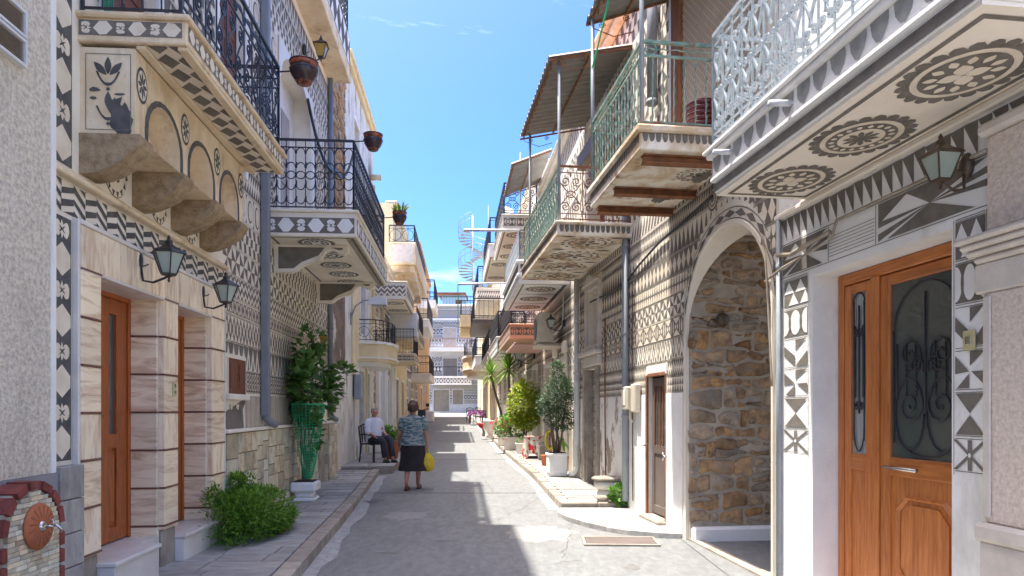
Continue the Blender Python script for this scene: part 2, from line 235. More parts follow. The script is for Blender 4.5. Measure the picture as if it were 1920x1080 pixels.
class MB:
    def __init__(s): s.v = []; s.f = []; s.m = []; s.sm = []
    def add(s, vs, fs, mi=0, smooth=False):
        k = len(s.v); s.v += [tuple(p) for p in vs]
        for f in fs: s.f.append([i+k for i in f]); s.m.append(mi); s.sm.append(smooth)
        return s
    def quad(s, a, b, c, d, mi=0): return s.add([a, b, c, d], [(0, 1, 2, 3)], mi)
    def box(s, x0, x1, y0, y1, z0, z1, mi=0, bev=0.0):
        if bev <= 0:
            vs = [(x, y, z) for z in (z0, z1) for y in (y0, y1) for x in (x0, x1)]
            return s.add(vs, [(0, 2, 3, 1), (4, 5, 7, 6), (0, 1, 5, 4), (2, 6, 7, 3), (0, 4, 6, 2), (1, 3, 7, 5)], mi)
        b = min(bev, (x1-x0)/2.2, (y1-y0)/2.2, (z1-z0)/2.2)
        P = lambda ix, iy, iz, ax: (  # vertex on face of axis ax at corner
            (x0, x1)[ix] + (0 if ax == 0 else (b, -b)[ix]), (y0, y1)[iy] + (0 if ax == 1 else (b, -b)[iy]), (z0, z1)[iz] + (0 if ax == 2 else (b, -b)[iz]))
        vs = []; idx = {}
        for ix in (0, 1):
            for iy in (0, 1):
                for iz in (0, 1):
                    for ax in (0, 1, 2): idx[ix, iy, iz, ax] = len(vs); vs.append(P(ix, iy, iz, ax))
        F = []
        for i in (0, 1):
            F.append([idx[i, 0, 0, 0], idx[i, 1, 0, 0], idx[i, 1, 1, 0], idx[i, 0, 1, 0]])
            F.append([idx[0, i, 0, 1], idx[1, i, 0, 1], idx[1, i, 1, 1], idx[0, i, 1, 1]])
            F.append([idx[0, 0, i, 2], idx[1, 0, i, 2], idx[1, 1, i, 2], idx[0, 1, i, 2]])
            for j in (0, 1):
                F.append([idx[0, i, j, 1], idx[1, i, j, 1], idx[1, i, j, 2], idx[0, i, j, 2]])
                F.append([idx[i, 0, j, 0], idx[i, 1, j, 0], idx[i, 1, j, 2], idx[i, 0, j, 2]])
                F.append([idx[i, j, 0, 0], idx[i, j, 1, 0], idx[i, j, 1, 1], idx[i, j, 0, 1]])
                for k in (0, 1): F.append([idx[i, j, k, 0], idx[i, j, k, 1], idx[i, j, k, 2]])
        return s.add(vs, F, mi)
    def tube(s, pts, r, n=5, mi=0, caps=True, smooth=True):
        pts = [Vector(p) for p in pts]; m = len(pts); rs = r if isinstance(r, (list, tuple)) else [r]*m
        if m < 2: return s
        vs = []; up = None
        for i, p in enumerate(pts):
            t = (pts[min(i+1, m-1)] - pts[max(i-1, 0)])
            if t.length < 1e-9: t = Vector((0, 0, 1))
            t.normalize()
            if up is None:
                up = Vector((0, 0, 1)) if abs(t.z) < 0.9 else Vector((1, 0, 0))
            a = t.cross(up)
            if a.length < 1e-4: a = t.cross(Vector((0.3, 1, 0.2)))
            a.normalize(); b = a.cross(t); b.normalize(); up = b
            for k in range(n):
                an = 2*PI*(k+0.5)/n; vs.append(p + a*math.cos(an)*rs[i] + b*math.sin(an)*rs[i])
        fs = [(i*n+k, i*n+(k+1) % n, (i+1)*n+(k+1) % n, (i+1)*n+k) for i in range(m-1) for k in range(n)]
        if caps: fs += [tuple(range(n))[::-1], tuple((m-1)*n+k for k in range(n))]
        return s.add(vs, fs, mi, smooth and n > 4)
    def lathe(s, prof, c=(0, 0, 0), n=14, mi=0, axis='z', sx=1, sy=1, smooth=True, a0=0.0):
        vs = []
        for (r, z) in prof:
            for k in range(n):
                a = a0+2*PI*k/n; x, y = r*math.cos(a)*sx, r*math.sin(a)*sy
                p = {'z': (x, y, z), 'y': (x, z, y), 'x': (z, x, y)}[axis]
                vs.append((c[0]+p[0], c[1]+p[1], c[2]+p[2]))
        m = len(prof)
        fs = [(i*n+k, i*n+(k+1) % n, (i+1)*n+(k+1) % n, (i+1)*n+k) for i in range(m-1) for k in range(n)]
        fs += [tuple(range(n))[::-1], tuple((m-1)*n+k for k in range(n))]
        return s.add(vs, fs, mi, smooth)
    def prism(s, poly, plane, a, b, mi=0):
        """poly: 2-D points; plane 'xz' extruded along y, 'yz' along x, 'xy' along z"""
        f = {'xz': lambda p, t: (p[0], t, p[1]), 'yz': lambda p, t: (t, p[0], p[1]), 'xy': lambda p, t: (p[0], p[1], t)}[plane]
        n = len(poly); vs = [f(p, a) for p in poly]+[f(p, b) for p in poly]
        return s.add(vs, [tuple(range(n)), tuple(range(2*n-1, n-1, -1))]+[(i, (i+1) % n, n+(i+1) % n, n+i) for i in range(n)], mi)
    def build(s, name, mats, parent=None, u0=None, kind=None, loc=None, rot=None, label=None, abs_frame=True):
        if not s.v: return None
        if not isinstance(mats, (list, tuple)): mats = [mats]
        off = 0.0
        if parent is not None and abs_frame:
            p = parent
            while p.parent is not None: p = p.parent
            off = p.get('u0', 0.0)
        me = bpy.data.meshes.new(name)
        me.from_pydata([(x-off, y, z) for x, y, z in s.v] if off else s.v, [], s.f)
        for m_ in mats: me.materials.append(M[m_] if isinstance(m_, str) else m_)
        me.polygons.foreach_set('material_index', s.m); me.polygons.foreach_set('use_smooth', s.sm)
        me.update()
        o = bpy.data.objects.new(name, me); col.objects.link(o)
        if parent is not None: o.parent = parent
        if loc is not None: o.location = loc
        if rot is not None: o.rotation_euler = rot
        if kind: o['kind'] = kind
        if label: o['label'] = label
        return o
def setmat(o, m_):
    for i in range(len(o.material_slots)):
        o.material_slots[i].link = 'OBJECT'; o.material_slots[i].material = M[m_]
def copy_tree(o, parent=None):
    c = o.copy(); col.objects.link(c); c.parent = parent
    for ch in list(o.children): copy_tree(ch, c)
    return c
_unit = {}
def piece(name, m_, parent, x0, x1, y0, y1, z0, z1, bev=0.006, abs_frame=True, rz=0.0):
    """bevelled block as an object of its own; boxes of one size share their mesh"""
    off = 0.0
    if abs_frame:
        p = parent
        while p.parent is not None: p = p.parent
        off = p.get('u0', 0.0)
    sx, sy, sz = [round(abs(t), 3) for t in (x1-x0, y1-y0, z1-z0)]
    key = (name, m_, sx, sy, sz, bev)
    if key not in _unit:
        mb = MB(); mb.box(-sx/2, sx/2, -sy/2, sy/2, -sz/2, sz/2, bev=bev)
        o = mb.build(name, m_, None); _unit[key] = o.data
    else:
        o = bpy.data.objects.new(name, _unit[key]); col.objects.link(o)
    o.parent = parent; o.location = ((x0+x1)/2-off, (y0+y1)/2, (z0+z1)/2); o.rotation_euler = (0, 0, rz)
    return o

# ------------------------------------------------------------------ sgraffito patterns
def ell(cx, cy, rx, ry, n=14, a0=0.0, a1=2*PI):
    full = abs(a1-a0-2*PI) < 1e-6
    return [(cx+rx*math.cos(a0+(a1-a0)*k/(n if full else n-1)), cy+ry*math.sin(a0+(a1-a0)*k/(n if full else n-1))) for k in range(n)]
def petalp(cx, cy, ang, r0, r1, w, n=5):
    a = []; ca, sa = math.cos(ang), math.sin(ang)
    L_ = [(r0+(r1-r0)*t/n, w*math.sin(PI*t/n)) for t in range(n+1)]
    pts = [(x, y) for x, y in L_]+[(x, -y) for x, y in L_[-2:0:-1]]
    return [(cx+x*ca-y*sa, cy+x*sa+y*ca) for x, y in pts]
# every pattern: (cell width in heights, base colour or None, [(colour, polygon)...]) in cell units x 0..w, y 0..1
def _pat():
    P = {}
    P['tri'] = (0.55, None, [(0, [(0, 0), (0.55, 0), (0.275, 1)])])
    P['tri_r'] = (0.52, None, [(0, [(0, 1), (0.52, 1), (0.52, 0)])])
    P['tritwo'] = (0.56, None, [(0, [(0, 1), (0.56, 1), (0.28, .5)]), (0, [(0, .5), (0.28, 0), (0, 0)]), (0, [(.56, .5), (0.28, 0), (.56, 0)]), (0, [(0, .5), (.28, .5), (.14, .0)][:0] or [(0, 0.5), (0.28, 0), (0.56, 0.5)])])
    P['tritwo'] = (0.56, 0, [(1, [(0.02, .5), (.54, .5), (0.28, 1)]), (1, [(0.02, 0), (.54, 0), (0.28, .5)])])
    P['spike'] = (0.32, None, [(0, [(0.02, 0), (0.30, 0), (0.16, .46)]), (0, [(0.02, .5), (0.30, .5), (0.16, .98)])])
    P['diamond'] = (0.62, 0, [(1, [(0.04, .5), (.31, .02), (.58, .5), (.31, .98)])])
    P['tongue'] = (0.42, 0, [(1, [(0.03, 0)]+[(0.21-0.17*math.cos(PI*k/6), .2+.26*math.sin(PI*k/6)) for k in range(7)]+[(.39, 0)]),
                             (1, [(0.03, 1)]+[(0.21-0.17*math.cos(PI*k/6), .8-.26*math.sin(PI*k/6)) for k in range(7)]+[(.39, 1)])])
    w = 1.0
    P['pin'] = (w, None, [(0, [(.5, .5), (0, 0), (.5, 0)]), (0, [(.5, .5), (1, 0), (1, .5)]), (0, [(.5, .5), (1, 1), (.5, 1)]), (0, [(.5, .5), (0, 1), (0, .5)])])
    P['pinrow'] = (0.56, None, [(0, [(.28, .5), (0, 0), (0, .5)]), (0, [(.28, .5), (.28, 0), (.56, 0)]), (0, [(.28, .5), (.56, 1), (.56, .5)]), (0, [(.28, .5), (0, 1), (.28, 1)])])
    P['petal'] = (1.15, 0, [(1, [(.10, .95), (1.05, .95), (.575, .62)]), (1, [(.10, .05), (1.05, .05), (.575, .38)]), (1, petalp(0.0, .5, 0, -.14, .14, .0)[:0] or ell(0.14, .5, .07, .34, 10)),
                            (1, ell(1.01, .5, .07, .34, 10)), (1, ell(.44, .5, .10, .13, 8)), (1, ell(.71, .5, .10, .13, 8))])
    P['vee'] = (0.8, None, [(0, [(0, 1), (.07, 1), (.44, .06), (.40, 0), (.36, .06)]), (0, [(.8, 1), (.73, 1), (.36, .06), (.40, 0), (.44, .06)]),
                            (0, [(.30, 1)]+[(.40-.10*math.cos(PI*k/5), .9-.25*math.sin(PI*k/5)) for k in range(6)]+[(.5, 1)]),
                            (0, [(0, 0), (.10, 0), (.10, .14), (.0, .28)]), (0, [(.8, 0), (.7, 0), (.7, .14), (.8, .28)])])
    P['qtri'] = (0.66, None, [(0, [(0, 0), (.33, 0), (.33, .5)]), (0, [(.33, .5), (.66, .5), (.33, 0)][:0] or [(.33, 0), (.66, .5), (.66, 0)]), (0, [(0, .5), (.33, 1), (0, 1)]), (0, [(.33, .5), (.66, 1), (.33, 1)])])
    P['hour'] = (0.72, None, [(0, [(0, 1), (.36, .5), (.36, 1)]), (0, [(.36, 1), (.72, 1), (.36, .5)]), (0, [(.06, 0), (.66, 0), (.36, .45)]), (0, [(0, .1), (0, .9), (.17, .5)]), (0, [(.72, .1), (.72, .9), (.55, .5)])])
    P['bigtri'] = (0.62, None, [(0, [(0, 1), (.62, 1), (.31, .03)]), (0, [(.24, 0), (.38, 0), (.31, .3)][:0] or [(0.0, 0), (.12, 0), (0, .55)]), (0, [(.62, 0), (.50, 0), (.62, .55)])])
    P['star'] = (0.95, 0, [(1, [(0.05, 1), (.45, 1), (.25, .62)]), (1, [(.5, 1), (.9, 1), (.70, .62)][:0] or [(.55, 1), (.9, 1), (.72, .62)]), (1, [(0.05, 0), (.42, 0), (.25, .36)]), (1, [(.55, 0), (.9, 0), (.72, .36)]), (1, ell(.48, .5, .10, .32, 8)), (1, ell(.02, .5, .08, .25, 8)), (1, ell(.93, .5, .08, .25, 8))])
    P['oval'] = (0.80, 0, [(1, ell(.20, .5, .155, .36, 12)), (1, [(.42, .12), (.58, .46), (.42, .46)][:0] or [(.44, .88), (.76, .88), (.60, .58)]), (1, [(.44, .12), (.76, .12), (.60, .42)]), (1, [(0, 1), (.8, 1), (.8, .93), (0, .93)]), (1, [(0, 0), (.8, 0), (.8, .07), (0, .07)]), (0, ell(.20, .5, .05, .16, 8))])
    hp = []
    for k in range(-3, 8):
        y = k*0.40
        hp.append((0, [(0, y), (.7, y-.42), (.7, y-.22), (0, y+.20)])); hp.append((0, [(.7, y-.22), (1.4, y-.06), (1.4, y+.14), (.7, y-.02)]))
    P['herring'] = (1.4, None, hp)
    hp = []
    for k in range(-3, 7):
        y = k*0.48
        hp.append((0, [(0, y), (.30, y-.34), (.30, y-.10), (0, y+.24)])); hp.append((0, [(.30, y-.34), (.60, y-.0), (.60, y+.24), (.30, y-.10)]))
    P['herring2'] = (0.60, None, hp)
    P['para'] = (0.56, None, [(0, [(0.0, 1), (.28, 1), (.36, .67), (.08, .67)]), (0, [(.36, .66), (.56, .66), (.56, .33), (.28, .33)][:0] or [(.30, .66), (.56, .66), (.50, .34), (.24, .34)]), (0, [(0, .66), (.02, .66), (0, .4)]), (0, [(0.0, .33), (.26, .33), (.34, 0), (.08, 0)])])
    P['arrow'] = (0.5, None, [(0, [(0, 0), (.25, .5), (.25, 1), (0, .5)]), (0, [(.25, 0), (.5, .5), (.5, 1), (.25, .5)][:0] or [(.5, 0), (.25, .0), (.5, .5)])])
    P['rosband'] = (0.95, None, [(0, ell(.33, .5, .30, .42, 14)), (1, ell(.33, .5, .24, .34, 14))]+[(0, petalp(.33, .5, a*PI/3, .02, .21, .055, 4)) for a in range(6)]+[(0, [(.70, 0), (.88, 0), (.80, .15), (.80, .85), (.88, 1), (.70, 1), (.78, .85), (.78, .15)])])
    P['circ'] = (0.42, 0, [(1, ell(.21, .74, .17, .19, 12)), (0, ell(.21, .74, .11, .12, 10)), (1, ell(.21, .26, .17, .19, 12)), (0, ell(.21, .26, .11, .12, 10)), (1, ell(.21, .26, .04, .05, 6)), (1, ell(.21, .74, .04, .05, 6)), (1, ell(0, .5, .05, .09, 6)), (1, ell(.42, .5, .05, .09, 6))])
    P['stripe'] = (0.13, 0, [(1, [(.02, 0), (.085, 0), (.085, 1), (.02, 1)])])
    P['hexdia'] = (1.9, 0, [(1, [(.12, .5), (.36, .04), (.96, .04), (1.2, .5), (.96, .96), (.36, .96)][:0] or [(.05, .5), (.38, .05), (.76, .05), (1.10, .5), (.76, .95), (.38, .95)]), (1, ell(1.5, .72, .25, .17, 12)), (1, ell(1.5, .28, .25, .17, 12)), (1, petalp(1.5, .5, 0, -.30, .30, .10)),
                            (0, petalp(1.5, .5, .95, -.20, .20, .035)), (0, petalp(1.5, .5, -.95, -.20, .20, .035))])
    P['hexv'] = (1.0, None, [])
    P['tooth'] = (1.25, None, [(0, [(0.08, 1), (1.08, 1), (1.10, .72), (.98, .40), (.66, .05), (.40, .16), (.16, .50)])])
    P['scale'] = (0.62, None, [(0, [(0.06, 1)]+[(.31-.25*math.cos(PI*k/6), .62-.50*math.sin(PI*k/6)) for k in range(7)]+[(.56, 1)])])
    P['dent'] = (0.5, None, [(0, [(.05, .2), (.33, .2), (.33, .8), (.05, .8)])])
    P['dtri'] = (0.7, 0, [(1, [(0.04, .04), (.66, .04), (.35, .48)]), (1, [(0.04, .96), (.66, .96), (.35, .52)])])
    P['rug'] = (1.0, 0, [(1, [(0, .5), (.3, .12), (.3, .88)]), (1, [(1, .5), (.7, .12), (.7, .88)]), (1, ell(.5, .5, .12, .22, 8)), (1, [(.35, .95), (.65, .95), (.5, .78)]), (1, [(.35, .05), (.65, .05), (.5, .22)])])
    return P
PAT = _pat()
def clip(poly, x0, x1, y0, y1):
    for ax, lim, sg in ((0, x0, 1), (0, x1, -1), (1, y0, 1), (1, y1, -1)):
        out = []; n = len(poly)
        for i in range(n):
            a, b = poly[i], poly[(i+1) % n]; da, db = (a[ax]-lim)*sg, (b[ax]-lim)*sg
            if da >= 0: out.append(a)
            if (da >= 0) != (db >= 0):
                t = da/(da-db); out.append((a[0]+(b[0]-a[0])*t, a[1]+(b[1]-a[1])*t))
        poly = out
        if len(poly) < 3: return []
    return poly
def free_rects(x0, x1, z0, z1, holes):
    xs = sorted({x0, x1, *[min(max(h[i], x0), x1) for h in holes for i in (0, 1)]})
    zs = sorted({z0, z1, *[min(max(h[i], z0), z1) for h in holes for i in (2, 3)]})
    R = []
    for a, b in zip(xs[:-1], xs[1:]):
        if b-a < 1e-4: continue
        run = None
        for c, d in zip(zs[:-1], zs[1:]):
            if d-c < 1e-4: continue
            mx_, mz_ = (a+b)/2, (c+d)/2
            if any(h[0] < mx_ < h[1] and h[2] < mz_ < h[3] for h in holes):
                if run: R.append((a, b, *run)); run = None
            else: run = (run[0], d) if run else (c, d)
        if run: R.append((a, b, *run))
    return R
def wallmap(y=0.0, sgn=-1): return lambda u, v, l: (u, y+sgn*(0.003+0.0015*l), v)
def softmap(z, sgn=-1): return lambda u, v, l: (u, v, z+sgn*(0.003+0.0015*l))
def endmap(x, sgn=-1): return lambda u, v, l: (x+sgn*(0.003+0.0015*l), u, v)
def poly_to(mb, poly, mp_, layer, mi):
    if len(poly) >= 3:
        mb.add([mp_(u, v, layer) for u, v in poly], [tuple(range(len(poly)))], mi)
_jr = random.Random(77)
def band(mb, mp_, x0, x1, z0, z1, pat, holes=(), vertical=False, jit=0.0, phase=0.0):
    if vertical:
        m0 = mp_; mp_ = lambda u, v, l: m0(v, u, l); holes = [(h[2], h[3], h[0], h[1]) for h in holes]; x0, x1, z0, z1 = z0, z1, x0, x1
    w, base, polys = PAT[pat]; h = z1-z0; cw = w*h; n = max(1, round((x1-x0)/cw)); cw = (x1-x0)/n; sx = cw/w
    hs = [q for q in holes if q[0] < x1 and q[1] > x0 and q[2] < z1 and q[3] > z0]
    for (a, b, c, d) in free_rects(x0, x1, z0, z1, hs):
        if base is not None: poly_to(mb, [(a, c), (b, c), (b, d), (a, d)], mp_, 0, base)
    for (a, b, c, d) in free_rects(x0, x1, z0, z1, hs):
        for i in range(n):
            xx = x0+i*cw
            if xx+cw < a or xx > b: continue
            for k, (ci, poly) in enumerate(polys):
                q = clip([(xx+px*sx, z0+py*h) for px, py in poly], max(a, xx), min(b, xx+cw), c, d)
                if q: q = [(a_+_jr.uniform(-.0035, .0035), b_+_jr.uniform(-.0035, .0035)) for a_, b_ in q]; poly_to(mb, q, mp_, (1 if base is not None or ci == 1 else 0)+(1 if (ci == 0 and base == 0) or (ci == 1 and base is None) else 0)+(0.02*k), ci)
def lines(mb, mp_, x0, x1, z, holes=(), t=0.007):
    hs = [q for q in holes if q[0] < x1 and q[1] > x0 and q[2] < z+t and q[3] > z]
    for (a, b, c, d) in free_rects(x0, x1, z, z+t, hs): poly_to(mb, [(a, c), (b, c), (b, d), (a, d)], mp_, 0, 0)
def rosette(mb, mp_, cx, cy, r, style=0, sx=1.0, sy=1.0):
    E = lambda rr, n=28: [(cx+x*sx, cy+y*sy) for x, y in ell(0, 0, rr, rr, n)]
    Pp = lambda a, r0, r1, w: [(cx+x*sx, cy+y*sy) for x, y in petalp(0, 0, a, r0, r1, w)]
    N = 22
    if style < 3:
        for k in range(N):
            a = 2*PI*k/N
            poly_to(mb, [(cx+x*sx, cy+y*sy) for x, y in [(r*.79*math.cos(a-.15), r*.79*math.sin(a-.15)), (r*.93*math.cos(a-.13), r*.93*math.sin(a-.13)), (r*1.0*math.cos(a-.04), r*1.0*math.sin(a-.04)), (r*.97*math.cos(a+.07), r*.97*math.sin(a+.07)), (r*.88*math.cos(a+.13), r*.88*math.sin(a+.13)), (r*.79*math.cos(a+.15), r*.79*math.sin(a+.15))]], mp_, 0, 0)
        poly_to(mb, E(r*.82), mp_, 0.3, 0); poly_to(mb, E(r*.77), mp_, 1, 1); poly_to(mb, E(r*.66), mp_, 2, 0)
    if style == 0:
        for k in range(12): poly_to(mb, Pp(2*PI*k/12, r*.36, r*.60, r*.075), mp_, 3, 1)
        for k in range(4): poly_to(mb, Pp(PI/4+PI*k/2, r*.01, r*.38, r*.14), mp_, 3.2, 1)
    elif style == 1:
        for k in range(18): poly_to(mb, Pp(2*PI*k/18, r*.48, r*.62, r*.055), mp_, 3, 1)
        poly_to(mb, E(r*.44), mp_, 3, 1); poly_to(mb, E(r*.16), mp_, 4, 0)
        for k in range(10): poly_to(mb, Pp(2*PI*k/10, r*.10, r*.36, r*.06), mp_, 4.2, 0)
    elif style == 2:
        poly_to(mb, E(r*.5), mp_, 3, 1)
        for k in range(6): poly_to(mb, Pp(PI*k/3, r*.03, r*.46, r*.09), mp_, 4, 0)
    elif style == 3:                                      # wheel
        poly_to(mb, E(r, 22), mp_, 0, 0); poly_to(mb, E(r*.82, 22), mp_, 1, 1)
        for k in range(8): poly_to(mb, Pp(2*PI*k/8, r*.08, r*.80, r*.13), mp_, 2, 0)
    elif style == 4:                                      # wide scroll wreath
        for k in range(16):
            a = 2*PI*k/16; poly_to(mb, [(cx+x*sx, cy+y*sy) for x, y in petalp(r*.86*math.cos(a), r*.86*math.sin(a), a+1.9, -r*.14, r*.14, r*.06)], mp_, 0, 0)
        for k in range(20):
            a = 2*PI*k/20; b_ = a+.24
            poly_to(mb, [(cx+x*sx, cy+y*sy) for x, y in [(r*.60*math.cos(a), r*.60*math.sin(a)), (r*.68*math.cos(a), r*.68*math.sin(a)), (r*.68*math.cos(b_), r*.68*math.sin(b_)), (r*.60*math.cos(b_), r*.60*math.sin(b_))]], mp_, 0, 0)
        for k in range(5): poly_to(mb, Pp(2*PI*k/5+.4, r*.05, r*.46, r*.10), mp_, 0.5, 0)
# ------------------------------------------------------------------ wrought-iron railings, balconies, lamps, pots
def spiral(cx, cz, r0, r1, a0, a1, n=12):
    return [(cx+(r0+(r1-r0)*k/n)*math.cos(a0+(a1-a0)*k/n), cz+(r0+(r1-r0)*k/n)*math.sin(a0+(a1-a0)*k/n)) for k in range(n+1)]
def arc(cx, cz, r, a0, a1, n=8, rz=None):
    rz = rz or r
    return [(cx+r*math.cos(a0+(a1-a0)*k/n), cz+rz*math.sin(a0+(a1-a0)*k/n)) for k in range(n+1)]
def railing(path, z0, h, style, mat_, parent, name='railing', spacing=0.12, r=0.008, detail=1.0):
    mb = MB()
    nn = 4
    for (ax, ay), (bx, by) in zip(path[:-1], path[1:]):
        L = math.hypot(bx-ax, by-ay)
        if L < 0.03: continue
        dx, dy = (bx-ax)/L, (by-ay)/L
        P = lambda s, z: (ax+dx*s, ay+dy*s, z0+z)
        T = lambda pts, rr=r, n=nn: mb.tube([P(s, z) for s, z in pts], rr, n)
        T([(0, 0), (0, h)], r*1.9); T([(L, 0), (L, h)], r*1.9)
        # hand rail: a flat bar
        mb.tube([P(0, h), P(L, h)], r*2.4, 4)
        T([(0, .045), (L, .045)], r*1.3)
        n = max(1, round(L/spacing)); w = L/n
        if style == 'arch':
            T([(0, h-.10), (L, h-.10)], r*1.1)
            for i in range(n+1): T([(i*w, .045), (i*w, h)], r*.95)
            for i in range(n):
                c = (i+.5)*w; q = w*.46
                T(arc(c, h*.80, q, 0, PI, 6, h*.09)); T(arc(c, h*.60, q, 0, PI, 6, h*.08)); T(arc(c, h*.50, q, 0, 2*PI, 10, h*.055)); T(arc(c, h*.37, q, PI, 2*PI, 6, h*.08)); T(arc(c, h*.17, q, PI, 2*PI, 6, h*.08))
                T([(c-q, h*.60), (c-q, h*.68)], r*1.8); T([(c-q, h*.12), (c-q, h*.20)], r*1.7); T([(c-q, h*.36), (c-q, h*.42)], r*1.7)
        elif style == 'dense':
            for zz in (.10, .17, h-.22, h-.12): T([(0, zz), (L, zz)], r*1.1)
            for i in range(n+1): T([(i*w, .045), (i*w, h)], r*.9)
            for i in range(n):
                c = (i+.5)*w; q = w*.4
                T(spiral(c-q*.3, h*.33, .01, q*.9, 0, 3.6*PI, 14)); T(spiral(c+q*.3, h*.62, .01, q*.9, PI, 4.6*PI, 14))
                T([(c-q, h*.34), (c-q*.2, h*.48), (c+q, h*.62)]); T(arc(c, h*.80, q, 0, PI, 6)); T([(c, .17), (c, h*.25)], r*1.6)
        elif style == 'twist':
            T([(0, h-.13), (L, h-.13)], r*1.7)
            for i in range(n+1): T([(i*w+(.004 if k % 2 else -.004), .045+(h-.175)*k/10) for k in range(11)], [r*(1.15 if k % 2 else .7) for k in range(11)])
            T([(s*L/14, h-.065+(.006 if s % 2 else -.006)) for s in range(15)], r*.8)
            for s in (.09, L-.09): T(arc(s, h-.065, .055, 0, 2*PI, 10))
        elif style == 'cast':
            T([(0, h-.10), (L, h-.10)], r*1.2); T([(0, .14), (L, .14)], r*1.1)
            for i in range(n+1): T([(i*w, .045), (i*w, .25), (i*w, .5*h), (i*w, h-.25), (i*w, h)], [r*.8, r*1.7, r*1.0, r*1.7, r*.8])
            for i in range(n):
                c = (i+.5)*w; q = w*.36
                T(arc(c, h*.36, q, 0, 2*PI, 10, h*.14), r*1.0); T(arc(c, h*.66, q, 0, 2*PI, 10, h*.12), r*1.0); T(spiral(c, h*.2, .005, q, 0, 3*PI, 10)); T([(c, .05), (c, h)], r*.7)
        elif style == 'scroll':
            T([(0, h-.09), (L, h-.09)], r*1.0); T([(0, .12), (L, .12)], r*1.0)
            for i in range(n+1): T([(i*w, .045), (i*w, h)], r*.95)
            for i in range(n):
                c = (i+.5)*w; q = w*.25
                for sg in (-1, 1):
                    T([(c+sg*x, z) for x, z in spiral(q*.95, h*.73, .006, q*.85, .5*PI, 3.8*PI, 13)]); T([(c+sg*x, z) for x, z in spiral(q*.95, h*.27, .006, q*.85, -.5*PI, -3.8*PI, 13)])
                    T([(c+sg*q*1.75, h*.70), (c+sg*q*.9, h*.58), (c+sg*.008, h*.5), (c+sg*q*.9, h*.42), (c+sg*q*1.75, h*.30)])
                T(arc(c, h*.5, q*.8, 0, 2*PI, 8, h*.06)); T([(c, h*.82), (c, h-.09)], r*1.2)
        elif style == 'lyre':                                   # thick silver scrollwork
            T([(0, h-.08), (L, h-.08)], r*1.0); T([(0, .10), (L, .10)], r*1.0)
            for i in range(n+1): T([(i*w, .045), (i*w, h)], r*1.0)
            for i in range(n):
                c = (i+.5)*w; q = w*.30
                for sg in (-1, 1):
                    T([(c+sg*x, z) for x, z in spiral(q*.8, h*.80, .006, q*.7, PI, -2.4*PI, 12)], r*1.1)
                    T([(c+sg*x, z) for x, z in spiral(q*.8, h*.47, .006, q*.75, 0, 3.2*PI, 12)], r*1.1)
                    T([(c+sg*x, z) for x, z in spiral(q*.8, h*.20, .006, q*.7, PI, -2.4*PI, 12)], r*1.1)
                    T([(c+sg*q*1.4, h*.78), (c+sg*q*.4, h*.66), (c-sg*q*.3, h*.56)], r*1.3); T([(c+sg*q*1.4, h*.44), (c+sg*q*.4, h*.34), (c-sg*q*.3, h*.24)], r*1.3)
        else:
            for i in range(n+1): T([(i*w, .045), (i*w, h)], r*.8)
            T([(0, h-.10), (L, h-.10)], r)
            if style == 'hoop':
                for i in range(0, n, 2): T(arc((i+1)*w, h*.45, w*.9, 0, 2*PI, 10))
    return mb.build(name, mat_, parent, kind=None)
def open_wall(root, u0, u1, z0, z1, holes, mat_, depth=0.28, back=4.0, name='wall', top=None, arch=None):
    """front of a house with real openings; holes = (x0,x1,z0,z1); closed behind by the body of the house"""
    mb = MB(); hs = list(holes)
    hh = hs+([arch['rect']] if arch else [])
    for (a, b, c, d) in free_rects(u0, u1, z0, z1, hh): mb.quad((a, 0, c), (b, 0, c), (b, 0, d), (a, 0, d))
    for (a, b, c, d) in hs:
        mb.quad((a, 0, c), (a, depth, c), (a, depth, d), (a, 0, d)); mb.quad((b, 0, c), (b, 0, d), (b, depth, d), (b, depth, c))
        mb.quad((a, 0, d), (a, depth, d), (b, depth, d), (b, 0, d)); mb.quad((a, 0, c), (b, 0, c), (b, depth, c), (a, depth, c))
        mb.quad((a, depth, c), (b, depth, c), (b, depth, d), (a, depth, d))
    mb.quad((u0, 0, z0), (u0, back, z0), (u0, back, z1), (u0, 0, z1)); mb.quad((u1, 0, z0), (u1, 0, z1), (u1, back, z1), (u1, back, z0))
    mb.quad((u0, 0, z1), (u1, 0, z1), (u1, back, z1), (u0, back, z1)); mb.quad((u0, back, z0), (u1, back, z0), (u1, back, z1), (u0, back, z1))
    return mb.build(name, mat_, root)
